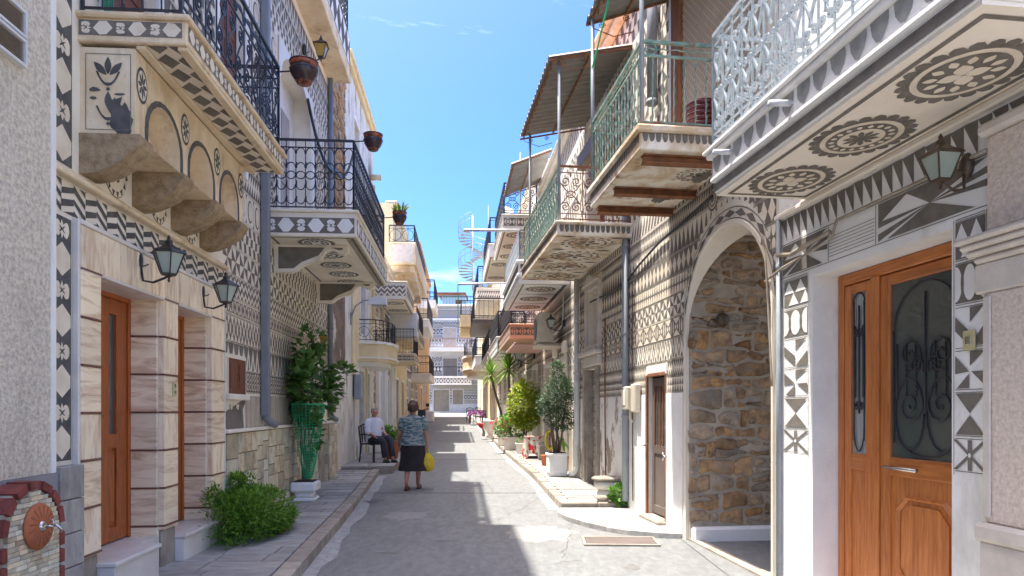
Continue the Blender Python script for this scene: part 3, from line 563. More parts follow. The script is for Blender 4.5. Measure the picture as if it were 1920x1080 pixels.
def balcony(root, x0, x1, z0, th, dep, m_slab, m_rail, style, rh=0.85, fascia='hexdia', soffit=None, spacing=0.12, r=0.008, lip=0.03,
            light='light', y0=0.0, railing_z=None, no_end=False, fmargin=(0.2, 0.78), kmat='dark', soft_y=(0.08, 0.92)):
    mb = MB(); yf = y0-dep
    mb.box(x0, x1, yf, y0+.02, z0, z0+th-.04, bev=.008); mb.box(x0-lip, x1+lip, yf-lip, y0+.02, z0+th-.04, z0+th, bev=.012)
    s = mb.build('balcony_slab', m_slab, root)
    if fascia:
        pb = MB(); za, zb = z0+th*fmargin[0], z0+(th-.04)*fmargin[1]+.02
        band(pb, wallmap(yf), x0+.03, x1-.03, za, zb, fascia)
        band(pb, endmap(x0, -1), yf+.03, y0-.01, za, zb, fascia); band(pb, endmap(x1, 1), yf+.03, y0-.01, za, zb, fascia)
        pb.build('fascia_pattern', [kmat, light], s, kind='stuff')
    if soffit:
        pb = MB(); soffit(pb, softmap(z0), x0, x1, yf, y0); pb.build('soffit_pattern', [kmat, light], s, kind='stuff')
    if style:
        i = .05; path = [(x0+i, y0-.02), (x0+i, yf+i), (x1-i, yf+i), (x1-i, y0-.02)]
        railing(path, z0+th, rh, style, m_rail, s, spacing=spacing, r=r)
    return s
def soff_ros(style_seq, margin=.1, r=None, border=True):
    def f(pb, mp_, x0, x1, yf, y0):
        if border:
            for (a, b, c, d) in [(x0+margin*.6, x1-margin*.6, yf+margin*.6, yf+margin*.6+.035), (x0+margin*.6, x1-margin*.6, y0-margin*.6-.035, y0-margin*.6), (x0+margin*.6, x0+margin*.6+.035, yf+margin, y0-margin), (x1-margin*.6-.035, x1-margin*.6, yf+margin, y0-margin)]:
                poly_to(pb, [(a, c), (b, c), (b, d), (a, d)], mp_, 0, 0)
        n = len(style_seq); w = (x1-x0)/n; rr = r or min(w*.42, abs(yf-y0)*.36)
        for i, st in enumerate(style_seq): rosette(pb, mp_, x0+(i+.5)*w, (yf+y0)/2, rr, st)
    return f
def lantern(label, frame, u, z, out, size=0.3, metal='lampmetal', glass='lampglass', group=None, six=True, hang=False, arm_below=True, name='wall_lantern'):
    """tapered carriage lantern; origin at the wall plate"""
    t = thing(name, label, 'lamp', frame=frame, u0=0, z=0, group=group); t.location = frame.pt(u, 0, z)
    n = 6 if six else 4; a0 = PI/n; s = size; y = -out
    mb = MB(); mb.lathe([(.0, 0), (.13*s, 0), (.20*s, -.02), (.20*s, -.035), (.12*s, -.06), (0, -.06)], (0, 0, .02), 10, axis='y', sx=.8, sy=1.7)
    mb.build('wall_plate', metal, t)
    zb = -.38*s if arm_below else .1*s
    mb = MB(); pts = [(0, -.05, -.05*s), (0, y*.25, zb-.15*s), (0, y*.55, zb-.20*s), (0, y*.9, zb-.05*s), (0, y, zb+.02)]
    mb.tube(pts, [.03*s+.002]*5, 6); mb.tube([(0, -.05+(-.25*s)*(k/10)*math.cos(k*.6), .22*s*math.sin(k*.6)*(1-k/14)) for k in range(11)], .018*s+.001, 5)
    mb.build('bracket_arm', metal, t)
    b0 = zb+.03*s
    mb = MB(); mb.lathe([(.02*s, -.22*s), (.05*s, -.16*s), (.03*s, -.10*s), (.10*s, -.03*s), (.24*s, .0), (.24*s, .05*s), (.05*s, .06*s)], (0, y, b0), n, a0=a0, smooth=False)
    mb.lathe([(.50*s, .66*s), (.56*s, .67*s), (.50*s, .74*s), (.30*s, .84*s), (.14*s, .95*s), (.10*s, 1.0*s), (.12*s, 1.05*s), (.05*s, 1.12*s), (.06*s, 1.16*s), (.015*s, 1.25*s)], (0, y, b0), n, a0=a0, smooth=False)
    for k in range(n):
        a = a0+2*PI*k/n; mb.tube([(.24*s*math.cos(a), y+.24*s*math.sin(a), b0+.04*s), (.47*s*math.cos(a), y+.47*s*math.sin(a), b0+.67*s)], .018*s+.001, 4)
    mb.build('lantern_frame', metal, t)
    mb = MB()
    for k in range(n):
        a, b = a0+2*PI*k/n, a0+2*PI*(k+1)/n
        mb.quad((.22*s*math.cos(a), y+.22*s*math.sin(a), b0+.05*s), (.22*s*math.cos(b), y+.22*s*math.sin(b), b0+.05*s), (.45*s*math.cos(b), y+.45*s*math.sin(b), b0+.66*s), (.45*s*math.cos(a), y+.45*s*math.sin(a), b0+.66*s))
    g = mb.build('glass_pane', glass, t, label=None)
    return t
def drainpipe(label, frame, u, z0, z1, mat_='pipe_dark', r=.05, out=.07, shoe=0, joints=(), square=False, group=None):
    t = thing('drainpipe', label, 'drainpipe', frame=frame, group=group); t.location = frame.pt(u, 0, 0)
    mb = MB()
    if square: mb.box(-r, r, -out-r, -out+r, z0+(.12 if shoe else 0), z1, bev=.01)
    else: mb.tube([(0, -out, z0+(.1 if shoe else 0)), (0, -out, z1)], r, 10)
    if shoe: mb.tube([(0, -out, z0+.16), (shoe*.02, -out-.01, z0+.09), (shoe*.07, -out-.05, z0+.03), (shoe*.15, -out-.09, z0)], r*1.02, 8)
    mb.build('pipe', mat_, t)
    for zz in joints:
        mb = MB(); mb.tube([(0, -out, zz-.025), (0, -out, zz+.025)], r*1.35 if square else r*1.16, 4 if square else 10); mb.build('pipe_collar', mat_, t)
    return t
def leafcloud(mb, c, rad, n, size, fn=None, rng=None, aspect=.5, droop=.2, nclump=14, spread=.34, mi=0):
    """leaves in clumps inside an uneven ellipsoid"""
    rng = rng or rnd; cl = []
    for _ in range(nclump):
        while True:
            p = Vector((rng.uniform(-1, 1), rng.uniform(-1, 1), rng.uniform(-1, 1)))
            if .35 < p.length < 1: break
        cl.append(p)
    for i in range(n):
        b = cl[rng.randrange(nclump)]
        p = Vector((b.x+rng.gauss(0, spread), b.y+rng.gauss(0, spread), b.z+rng.gauss(0, spread)))
        if p.length > 1.12: p *= 1.0/p.length
        q = Vector((c[0]+p.x*rad[0], c[1]+p.y*rad[1], c[2]+p.z*rad[2]))
        if fn and not fn(q): continue
        d = (p+Vector((rng.uniform(-1, 1), rng.uniform(-1, 1), rng.uniform(-.4, .9)))).normalized()
        d.z -= droop*rng.random(); leaf(mb, q, d, size*rng.uniform(.6, 1.25), aspect, rng, mi)
def leaf(mb, q, d, L, aspect, rng, mi=0):
    d = d.normalized(); s = d.cross(Vector((rng.uniform(-.5, .5), rng.uniform(-.5, .5), 1)))
    if s.length < 1e-3: s = Vector((1, 0, 0))
    s.normalize(); w = s*L*aspect*.5; nrm = d.cross(s)*L*.10
    mb.add([q, q+d*L*.45+w-nrm, q+d*L, q+d*L*.45-w-nrm, q+d*L*.5], [(0, 1, 4), (1, 2, 4), (2, 3, 4), (3, 0, 4)], mi)
def stem(mb, a, b, r0, r1, wob=.02, n=4, seg=5, rng=None):
    rng = rng or rnd; a, b = Vector(a), Vector(b)
    pts = [a.lerp(b, k/seg)+Vector((rng.uniform(-wob, wob), rng.uniform(-wob, wob), 0))*(0 if k in (0,) else 1) for k in range(seg+1)]
    mb.tube(pts, [r0+(r1-r0)*k/seg for k in range(seg+1)], n); return pts[-1]
def pot_lathe(mb, r, h, c=(0, 0, 0), n=14, flare=.72, mi=0):
    mb.lathe([(r*flare, 0), (r*flare*1.02, .01), (r*.93, h*.82), (r*1.04, h*.84), (r*1.04, h), (r*.9, h), (r*.88, h*.9), (0, h*.9)], c, n, mi)
def hanging_pot(label, loc, h=.24, r=.13, plant=False, rz=0.0, arm=0.18):
    t = thing('hanging_flower_pot', label, 'flower pot', loc, rz, 'glazed pots held out from the railings')
    mb = MB(); mb.lathe([(r*.50, 0), (r*.54, .02), (r*.66, h*.16), (r*.93, h*.42), (r*1.0, h*.62), (r*.97, h*.72)], (0, 0, 0), 18); mb.lathe([(r*.48, -.002), (r*.585, h*.08), (r*.60, h*.10)], (0, 0, 0), 16, mi=1)
    mb.lathe([(r*.97, h*.72), (r*1.0, h*.92), (r*.99, h*.94)], (0, 0, 0), 16, mi=1); mb.lathe([(r*1.0, h*.94), (r*1.05, h*.97), (r*1.04, h), (r*.9, h), (r*.88, h*.9)], (0, 0, 0), 16)
    mb.build('pot', ['glazedpot', 'potband'], t)
    mb = MB(); mb.tube([(-arm-r, 0, h*.55), (-r*.9, 0, h*.60)], .009, 5); mb.tube([(r*1.0*math.cos(a*PI/8), r*1.0*math.sin(a*PI/8), h*.62) for a in range(17)], .006, 4); mb.build('holder_ring', 'iron', t)
    mb = MB(); mb.lathe([(r*.88, h*.9), (0, h*.92)], (0, 0, 0), 12); mb.build('soil', 'soil', t)
    if plant:
        mb = MB()
        for k in range(46):
            a = rnd.uniform(0, 2*PI); e = rnd.uniform(.5, 1.35); leaf(mb, Vector((r*.5*math.cos(a), r*.5*math.sin(a), h*.92)), Vector((math.cos(a)*math.cos(e), math.sin(a)*math.cos(e), math.sin(e))), rnd.uniform(.12, .24), .16, rnd)
        mb.build('succulent_leaves', 'leaf_lime', t)
    return t
# ------------------------------------------------------------------ ground, road, pavements
FL = Frame((-2.65, 0), (-.0715, 1)); FR = Frame((3.05, 0), (.131, -1)); FF = Frame((2.43, 0), (.085, -1))
def uL(Y): return Y*1.00255
def uR(Y): return -Y*1.00854
def uF(Y): return -Y*1.00361
def gz(Y): return 0.0 if Y < 10 else (.02*(Y-10) if Y < 72 else 1.24)
def xl(Y): return -2.65-.0715*Y
def xr(Y): return 3.05-.131*Y if Y < 13.4 else 2.43-.085*Y
def lerp_tab(tab, Y):
    for (a, xa), (b, xb) in zip(tab[:-1], tab[1:]):
        if Y <= b: return xa+(xb-xa)*(Y-a)/(b-a)
    return tab[-1][1]
KL = [(-4, -.70), (6.3, -1.91), (14.9, -2.86), (16.2, -2.95)]
KR = [(10.3, .72), (14.3, .42), (20.5, -.25), (67, -4.4)]
def sheet(name, rows, m_, dz, parent=None, kind='structure'):
    mb = MB()
    for (Y0, a0, b0), (Y1, a1, b1) in zip(rows[:-1], rows[1:]):
        mb.quad((a0, Y0, gz(Y0)+dz), (b0, Y0, gz(Y0)+dz), (b1, Y1, gz(Y1)+dz), (a1, Y1, gz(Y1)+dz))
    return mb.build(name, m_, parent, kind=kind, abs_frame=False)
sheet('ground', [(y, -400, 400) for y in (-60, 10, 72, 600)], 'ground', -.03)
sheet('road', [(y, xl(y)-.2, (xr(y)+.2 if y > 10 else 6)) for y in [-5, 0, 3, 6, 8, 10]+list(range(12, 72, 3))+[71]], 'road', 0)
# joints cut across the concrete
mb = MB()
for Y in (12.1, 18.5, 26, 36): mb.box(lerp_tab(KL, Y)+.02, lerp_tab(KR, Y), Y-.008, Y+.008, gz(Y)+.002, gz(Y)+.004)
for a, b in [((-.3, 12.1), (-.55, 14.0)), ((1.35, 5.3), (2.1, 4.9))]:
    n = 8; P = [(a[0]+(b[0]-a[0])*k/n+rnd.uniform(-.03, .03), a[1]+(b[1]-a[1])*k/n) for k in range(n+1)]
    for p, q in zip(P[:-1], P[1:]): mb.quad((p[0]-.003, p[1], gz(p[1])+.003), (p[0]+.003, p[1], gz(p[1])+.003), (q[0]+.003, q[1], gz(q[1])+.003), (q[0]-.003, q[1], gz(q[1])+.003))
mb.build('road_joint', 'soil', None, kind='structure')
def wander(a, b, n, amp, seed):
    q = random.Random(seed); x, y = a; P = [a]
    for k in range(1, n): t = k/n; P.append((a[0]+(b[0]-a[0])*t+q.uniform(-amp, amp), a[1]+(b[1]-a[1])*t+q.uniform(-amp, amp)))
    return P+[b]
mb = MB()
for k, (a, b, n, amp) in enumerate([((-1.7, 7.4), (-.9, 8.9), 16, .035), ((-.9, 8.9), (-.2, 9.3), 10, .03), ((.5, 7.0), (.9, 9.8), 18, .04), ((-.2, 9.3), (.6, 12.1), 16, .05), ((-2.2, 10.5), (-1.3, 12.1), 12, .04), ((-1.2, 13.5), (.2, 15.6), 16, .05), ((.2, 15.6), (-.2, 18.5), 12, .05), ((2.1, 6.3), (1.1, 7.2), 12, .03), ((-.6, 6.2), (.7, 6.9), 14, .03)]):
    P = wander(a, b, n, amp, k)
    for p_, q_ in zip(P[:-1], P[1:]):
        d = Vector((q_[0]-p_[0], q_[1]-p_[1])).normalized(); w_ = rnd.uniform(.0012, .003); nx, ny = -d.y*w_, d.x*w_
        mb.quad((p_[0]-nx, p_[1]-ny, gz(p_[1])+.0035), (p_[0]+nx, p_[1]+ny, gz(p_[1])+.0035), (q_[0]+nx, q_[1]+ny, gz(q_[1])+.0035), (q_[0]-nx, q_[1]-ny, gz(q_[1])+.0035))
mb.build('road_crack', 'soil', None, kind='structure')
def blob(name, m_, cx, cy, rx, ry, seed, z=.0025):
    q = random.Random(seed); n = 30; r_ = [1+q.uniform(-.22, .2) for _ in range(n)]; mb = MB()
    vs = [(cx+rx*r_[k]*math.cos(2*PI*k/n), cy+ry*r_[k]*math.sin(2*PI*k/n), gz(cy)+z) for k in range(n)]; mb.add(vs, [tuple(range(n))]); mb.build(name, m_, None, kind='structure')
blob('road_stain', 'road_stain', -2.25, 11.3, .16, .3, 1); blob('road_stain', 'road_stain', -1.3, 7.25, .13, .05, 2); blob('road_stain', 'road_stain', -.75, 7.9, .16, .045, 3); blob('road_stain', 'road_stain', 1.15, 6.6, .07, .12, 4); blob('road_stain', 'road_stain', .55, 12.3, .10, .2, 5)
blob('road_patch', 'road_patch', .35, 8.4, .42, .55, 6, .0022); blob('road_patch', 'road_patch', -1.5, 9.9, .3, .5, 7, .0022)
mb = MB(); pr_ = random.Random(8)
for k in range(900):
    sd2 = pr_.random() < .5; y_ = pr_.uniform(5.5, 15) if sd2 else pr_.uniform(10.5, 24); x_ = lerp_tab(KL, y_)+abs(pr_.gauss(0, .12)) if sd2 else lerp_tab(KR, y_)-abs(pr_.gauss(0, .10)); r2 = pr_.uniform(.003, .010); z_ = gz(y_)+.004
    mb.add([(x_-r2, y_-r2, z_), (x_+r2, y_-r2*.6, z_), (x_+r2*.7, y_+r2, z_), (x_-r2*.8, y_+r2*.8, z_), (x_, y_, z_+r2)], [(0, 1, 4), (1, 2, 4), (2, 3, 4), (3, 0, 4)])
mb.build('gutter_grit', 'kerb', None, kind='stuff')
def strip(name, tab, side, w, Y0, Y1, dz=.004):
    rows = []; Y = Y0
    while Y < Y1:
        k = lerp_tab(tab, Y); ww = w*rnd.uniform(.75, 1.3); rows.append((Y, k, k+ww) if side > 0 else (Y, k-ww, k)); Y += .45
    sheet(name, rows, 'whitepaint', dz)
strip('limewashed_gutter', KL, 1, .17, 3, 15); strip('limewashed_gutter', KR, -1, .14, 10.3, 40)
# left pavement
pv = thing('left_pavement', None, None, (0, 0, 0)); props(pv, kind='structure')
pv.location = FL.pt(0); pv.rotation_euler = (0, 0, FL.ang)
def kout(Y): return lerp_tab(KL, Y)-xl(Y)
mb = MB(); ys = [-3, 3, 8, 10, 12, 14.95]
for a, b in zip(ys[:-1], ys[1:]):
    mb.quad((uL(a), .0, gz(a)+.108), (uL(a), -kout(a)+.05, gz(a)+.108), (uL(b), -kout(b)+.05, gz(b)+.108), (uL(b), .0, gz(b)+.108))
mb.build('pavement_bed', 'mortar_dark', pv)
Y = 2.2
while Y < 14.7:
    L = rnd.uniform(.30, .38); ko = kout(Y+L/2)-.165; out = 0
    first = rnd.uniform(.25, .5)
    while out < ko-.02:
        w = first if out == 0 else rnd.uniform(.38, .66)
        if ko-out-w < .14: w = ko-out
        z = gz(Y)+rnd.uniform(-.003, .003)
        piece('paving_slab', 'paver', pv, uL(Y)+.006, uL(Y)+L-.006, -out-w+.006, -out-.006, z+.07, z+.123, .005)
        out += w; first = 1
    Y += L/1.0026
Y = 2.2
while Y < 14.8:
    L = min(rnd.uniform(.55, .95), 14.95-Y); o0, o1 = kout(Y), kout(Y+L); an = math.atan2(-(o1-o0), uL(L))
    z = gz(Y); piece('kerb_stone', 'kerb', pv, uL(Y)+.004, uL(Y+L)-.004, -(o0+o1)/2, -(o0+o1)/2+.158, z-.04, z+.127, .012, rz=an); Y += L
# doorstep platform by the seated man
pv2 = thing('doorstep_platform', None, None, (0, 0, 0)); props(pv2, kind='structure'); pv2.location = FL.pt(0); pv2.rotation_euler = (0, 0, FL.ang)
mb = MB(); mb.box(uL(15.0), uL(19.2), -1.12, 0, 0, .25, bev=.01); mb.build('platform_body', 'kerb', pv2)
for i in range(7):
    for j in range(2): piece('paving_slab', 'paver', pv2, uL(15.0+.6*i)+.005, uL(15.6+.6*i)-.008, -1.14+.58*j, -.58+.57*j, .24, .275+.01*(i > 3), .006)
# right pavement
pr = thing('right_pavement', None, None, (0, 0, 0)); props(pr, kind='structure')
mb = MB(); ys = [10.35, 12, 13.4, 16, 20.5, 30, 45, 66]
for a, b in zip(ys[:-1], ys[1:]):
    ka, kb = lerp_tab(KR, a), lerp_tab(KR, b)
    mb.quad((ka+.03, a, gz(a)+.10), (xr(a)+.02, a, gz(a)+.10), (xr(b)+.02, b, gz(b)+.10), (kb+.03, b, gz(b)+.10))
    if a >= 30: mb.quad((ka, a, gz(a)+.12), (xr(a)+.02, a, gz(a)+.12), (xr(b)+.02, b, gz(b)+.12), (kb, b, gz(b)+.12)); mb.quad((ka, a, gz(a)), (ka, a, gz(a)+.12), (kb, b, gz(b)+.12), (kb, b, gz(b)))
mb.build('pavement_bed', 'paver', pr, abs_frame=False)
Y = 10.36
while Y < 30:
    L = rnd.uniform(.28, .42)*(1 if Y < 18 else 1.6); x = lerp_tab(KR, Y+L/2)+.16; xe = xr(Y+L/2)
    while x < xe-.03:
        w = rnd.uniform(.4, .85)
        if xe-x-w < .2: w = xe-x
        z = gz(Y)+rnd.uniform(-.003, .003); piece('paving_slab', 'paver', pr, x+.005, x+w-.005, Y+.005, Y+L-.005, z+.06, z+.123, .005, abs_frame=False); x += w
    Y += L
Y = 10.36
while Y < 30:
    L = rnd.uniform(.6, 1.1); k0, k1 = lerp_tab(KR, Y), lerp_tab(KR, Y+L); z = gz(Y)
    piece('kerb_stone', 'kerb', pr, (k0+k1)/2, (k0+k1)/2+.155, Y+.004, Y+L-.004, z-.04, z+.127, .014, abs_frame=False, rz=-math.atan2(k1-k0, L)); Y += L
x = .72
while x < 1.66:
    w = min(rnd.uniform(.35, .6), 1.68-x); piece('kerb_stone', 'kerb', pr, x+.004, x+w-.004, 10.24, 10.37, -.02, .127, .014, abs_frame=False); x += w
edge = [(.70, 10.2), (.64, 9.75), (.74, 9.3), (.93, 8.85), (1.15, 8.5), (1.42, 8.24), (1.72, 8.08), (1.96, 8.03)]
cuts = [0, 2, 4, 5, 7]; inner = [(1.71, 10.22), (1.76, 9.75), (1.80, 9.4), (1.86, 9.0), (1.98, 8.1)]
for i in range(4):
    a, b = cuts[i], cuts[i+1]; mb = MB(); po = edge[a:b+1]+[inner[i+1], inner[i]]
    c = (sum(p[0] for p in po)/len(po), sum(p[1] for p in po)/len(po)); po = [(c[0]+(p[0]-c[0])*.992, c[1]+(p[1]-c[1])*.992) for p in po]
    mb.prism(po, 'xy', -.02, .058+.004*(i % 2)); mb.build('paving_slab', 'paver', pr, abs_frame=False)
# street end in front of the passage and houses on the right
mb = MB(); mb.prism([(2.0, 8.05), (2.5, 3.4), (2.62, 3.4), (2.14, 8.05)], 'xy', -.02, .03); mb.build('threshold_strip', 'kerb', None, kind='structure')

# ------------------------------------------------------------------ LEFT: grey rough-cast house with the wall fountain
h = thing('roughcast_house', 'grey roughcast house at the left edge with smooth grey plinth and wall vent', 'house', frame=FL, u0=uL(4.0))
u1 = uL(4.405)
mb = MB(); mb.box(-3, u1, -.06, 4, 1.10, 10, bev=0); mb.build('wall', 'roughcast', h)
mb = MB(); mb.box(-3, u1+.003, -.075, 3.9, -.1, 1.098); mb.build('plinth', 'grey_base', h)
mb = MB(); mb.box(u1-.05, u1+.002, -.066, 0, 1.1, 10.002); mb.build('corner_render', 'plaster_white', h)
for k, (z0, z1) in enumerate([(3.50, 3.66), (3.67, 3.83)]):
    mb = MB(); a, b = uL(3.6), uL(4.06)
    mb.box(a, b, -.10, -.06, z0, z0+.016); mb.box(a, b, -.10, -.06, z1-.016, z1); mb.box(b-.016, b, -.10, -.06, z0+.016, z1-.016)
    vg = mb.build('vent_frame', 'white_metal', h)
    mb = MB()
    for i in range(9): z = z0+.022+i*.0138; mb.quad((a, -.062, z+.012), (b-.016, -.062, z+.012), (b-.016, -.09, z), (a, -.09, z))
    mb.build('louvre_slats', 'lace', vg, kind='stuff')
# fountain
ft = thing('wall_fountain', 'small arched brick wall fountain with red bricks and terracotta sun disc', 'fountain', frame=FL, u0=uL(3.955))
uc, zc, off, R = uL(3.955), .80, -.20, .245
def archpts(r, n=16): return [(uc+r, -.05)]+[(uc+r*math.cos(PI*k/n), zc+r*math.sin(PI*k/n)) for k in range(n+1)]+[(uc-r, -.05)]
mb = MB(); mb.prism(archpts(R+.035), 'xz', off+.02, -.07); mb.build('fountain_body', 'mortar', ft)
for k in range(7):
    a0 = PI*(k+.12)/7; a1 = PI*(k+.88)/7
    mb = MB(); r0, r1 = R, R+.048; mb.prism([(uc+r0*math.cos(a0), zc+r0*math.sin(a0)), (uc+r1*math.cos(a0), zc+r1*math.sin(a0)), (uc+r1*math.cos(a1), zc+r1*math.sin(a1)), (uc+r0*math.cos(a1), zc+r0*math.sin(a1))], 'xz', off-.008, -.076); mb.build('brick', 'brickred', ft)
for i in range(7):
    z = zc-.02-.105*(i+1)
    for s in (-1, 1):
        a, b = (uc+R, uc+R+.048) if s > 0 else (uc-R-.048, uc-R)
        piece('brick', 'brickred', ft, a, b, off-.008, -.076, z, z+.08, .004)
for j in range(38):
    z = -.02+j*.0285; hw = R-.004 if z < zc else math.sqrt(max(0, (R-.004)**2-(z+.028-zc)**2))
    if hw < .03: continue
    x = uc-hw
    while x < uc+hw-.01:
        w = min(rnd.uniform(.06, .11), uc+hw-x)
        if uc+hw-x-w < .03: w = uc+hw-x
        piece('fountain_tile', 'stonetile', ft, x+.0015, x+w-.0015, off-.004, off+.025, z, z+.0265, .002); x += w
mb = MB(); mb.lathe([(0, 0), (.128, 0), (.134, -.012), (.128, -.026), (.05, -.034), (0, -.034)], (uc+.012, off-.003, .83), 28, axis='y'); sd_ = mb.build('sun_disc', 'terra', ft)
mb = MB()
for k in range(16):
    a = 2*PI*k/16+.1; mb.tube([(uc+.012+.055*math.cos(a), off-.034, .83+.055*math.sin(a)), (uc+.012+.115*math.cos(a+.1), off-.030, .83+.115*math.sin(a+.1))], .0035, 4)
mb.build('ray_groove', 'redstrip', sd_, kind='stuff')
mb = MB(); c = (uc+.012, off-.03, .83); mb.lathe([(0, 0), (.032, 0), (.034, -.01), (.02, -.022), (0, -.022)], c, 14, axis='y'); mb.tube([(c[0], c[1], c[2]), (c[0], c[1]-.07, c[2])], .008, 8)
mb.tube([(c[0], c[1]-.065, c[2]+.005), (c[0], c[1]-.085, c[2]+.004), (c[0]+.008, c[1]-.105, c[2]-.015), (c[0]+.01, c[1]-.11, c[2]-.032)], .008, 8); mb.tube([(c[0], c[1]-.065, c[2]), (c[0], c[1]-.065, c[2]+.035)], .007, 8)
mb.box(c[0]-.018, c[0]+.018, c[1]-.072, c[1]-.058, c[2]+.034, c[2]+.042, bev=.003); mb.build('tap', 'steel', ft)

# ------------------------------------------------------------------ LEFT: marble door house (tan)
A, B = uL(4.41), uL(9.15)
H1 = thing('marble_door_house', 'tan house with travertine door surround, stone brackets and checkered balcony soffit', 'house', frame=FL, u0=A)
d1, d2 = (uL(4.99), uL(6.04)), (uL(6.34), uL(7.19))
win = (uL(7.80), uL(8.42), 1.68, 2.09); updoor = (uL(5.15), uL(6.0), 4.30, 6.5); updoor2 = (uL(7.5), uL(8.4), 4.3, 6.6)
holes = [(d1[0], d1[1], .30, 2.47), (d2[0], d2[1], .30, 2.47), win, updoor, updoor2]
open_wall(H1, A, B, -.1, 12.0, holes, 'plaster', depth=.30)
# wood doors
def panel_door(root, a, b, y, z0, z1, m_, glassz=None, leaves=2, name='door'):
    mb = MB(); f = .055
    mb.box(a, a+f, y-.05, y+.03, z0, z1, bev=.006); mb.box(b-f, b, y-.05, y+.03, z0, z1, bev=.006); mb.box(a+f, b-f, y-.05, y+.03, z1-f, z1, bev=.006)
    d = mb.build(name, m_, root); w = (b-a-2*f)/leaves
    for i in range(leaves):
        x0, x1 = a+f+i*w+.004, a+f+(i+1)*w-.004; mb = MB(); st = .085 if leaves == 2 and b-a < 1.2 and False else .165
        mb.box(x0, x0+st, y-.035, y+.01, z0+.01, z1-f, bev=.008); mb.box(x1-st, x1, y-.035, y+.01, z0+.01, z1-f, bev=.008)
        zs = [z0+.01, z0+.13, z0+.78, z0+.90, z1-f-.13, z1-f]
        for q in (0, 2, 4): mb.box(x0+st, x1-st, y-.034, y+.01, zs[q], zs[q+1], bev=.006)
        mb.box(x0+st, x1-st, y-.012, y+.005, zs[1], zs[2]); mb.box(x0+st+.03, x1-st-.03, y-.026, y, zs[1]+.03, zs[2]-.03, bev=.01)
        if not glassz: mb.box(x0+st, x1-st, y-.012, y+.005, zs[3], zs[4])
        lf = mb.build('door_leaf', m_, d)
        if glassz:
            mb = MB(); mb.box(x0+st, x1-st, y-.006, y+.004, zs[3], zs[4]); mb.build('glass_pane', 'glass', d)
    mb = MB(); xx = (a+b)/2; mb.box(xx-.05, xx-.02, y-.046, y-.036, z0+.95, z0+1.12, bev=.003); mb.tube([(xx-.035, y-.045, z0+1.05), (xx-.035, y-.085, z0+1.05), (xx-.11, y-.085, z0+1.05)], .008, 6); mb.build('handle', 'steel', d)
    return d
panel_door(H1, d1[0], d1[1], .27, .40, 2.47, 'wood_left', True, 2)
panel_door(H1, d2[0], d2[1], .27, .36, 2.47, 'wood_left', True, 2)
# marble surround: pillars built of blocks with red strips, lintel slabs, reveals
def marble_col(x0, x1, zlo):
    for k in range(-1, 6):
        za, zb = .493+.33*k, .493+.33*k+.315
        if zb < zlo: continue
        za = max(za, zlo); piece('marble_block', rnd.choice(['marble', 'marble_v']), H1, x0+.002, x1-.002, -.05, 0, za, zb, .004)
        piece('stone_strip', 'redstrip', H1, x0, x1, -.058, 0, zb+.001, zb+.0145, .002)
marble_col(uL(4.73), d1[0], .47); marble_col(d1[1], d2[0], .45); marble_col(d2[1], uL(7.57), .14)
for x in (d1[1], d2[1], ):     # reveals that face the camera: a marble lining on the far jamb
    for k in range(-1, 6):
        za, zb = max(.493+.33*k, .30), .493+.33*k+.315
        piece('marble_block', rnd.choice(['marble', 'marble']), H1, x-.02, x-.0005, .003, .298, za, zb, .004)
        piece('stone_strip', 'redstrip', H1, x-.028, x-.0005, .001, .298, zb+.001, zb+.0145, .002)
xs = [uL(4.73)+.272*k for k in range(11)]; xs[-1] = uL(7.57)
for a, b in zip(xs[:-1], xs[1:]): piece('lintel_slab', 'marble_v', H1, a+.004, b-.004, -.05, 0, 2.475, 2.765, .004)
mb = MB(); mb.box(uL(4.72), uL(7.58), -.062, -.001, 2.766, 2.80, bev=.006); mb.box(uL(4.73), uL(7.57), -.056, -.001, 2.452, 2.474, bev=.004); mb.box(uL(4.70), uL(4.729), -.045, -.001, .47, 2.80, bev=.004); mb.box(uL(7.575), uL(7.61), -.052, -.001, .14, 2.80, bev=.004)
mb.build('surround_edge', 'marble_white', H1)
for a, b in (d1, d2): mb = MB(); mb.box(a, b, .001, .298, 2.452, 2.469); mb.build('lintel_soffit', 'marble_white', H1)
piece('rough_base', 'kerb', H1, uL(4.74), uL(4.985), -.03, -.001, -.05, .468, .01); piece('rough_base', 'kerb', H1, uL(6.05), uL(6.33), -.03, -.001, -.05, .446, .01)
for (a, b), zt, o in ((d1, .40, .17), (d2, .36, .13)):
    e = b-.33 if zt == .40 else b; mb = MB(); mb.box(a-.03, e, -o, -.001, zt-.035, zt, bev=.008); mb.box(a+.0, b-.0, 0, .296, .30, zt-.001); mb.build('door_step', 'marble_white', H1)
    mb = MB(); mb.box(a-.02, e-.01, -o+.02, -.001, -.05, zt-.036, bev=.004); mb.build('step_riser', 'marble_white', H1)
# grey tiles at the foot of the pilaster
z = 1.13
while z > -.05:
    piece('base_tile', 'paver', H1, A+.005, uL(4.69), -.09, 0, z-.215, z, .004); z -= .222
# bell switch
mb = MB(); a = uL(6.24); mb.box(a-.035, a+.035, -.062, -.05, 1.62, 1.75, bev=.003); sw = mb.build('doorbell_plate', 'switch', H1)
mb = MB(); mb.box(a-.018, a+.018, -.068, -.062, 1.645, 1.67, bev=.002); mb.box(a-.015, a+.015, -.066, -.062, 1.70, 1.73); mb.build('bell_button', 'steel', sw)
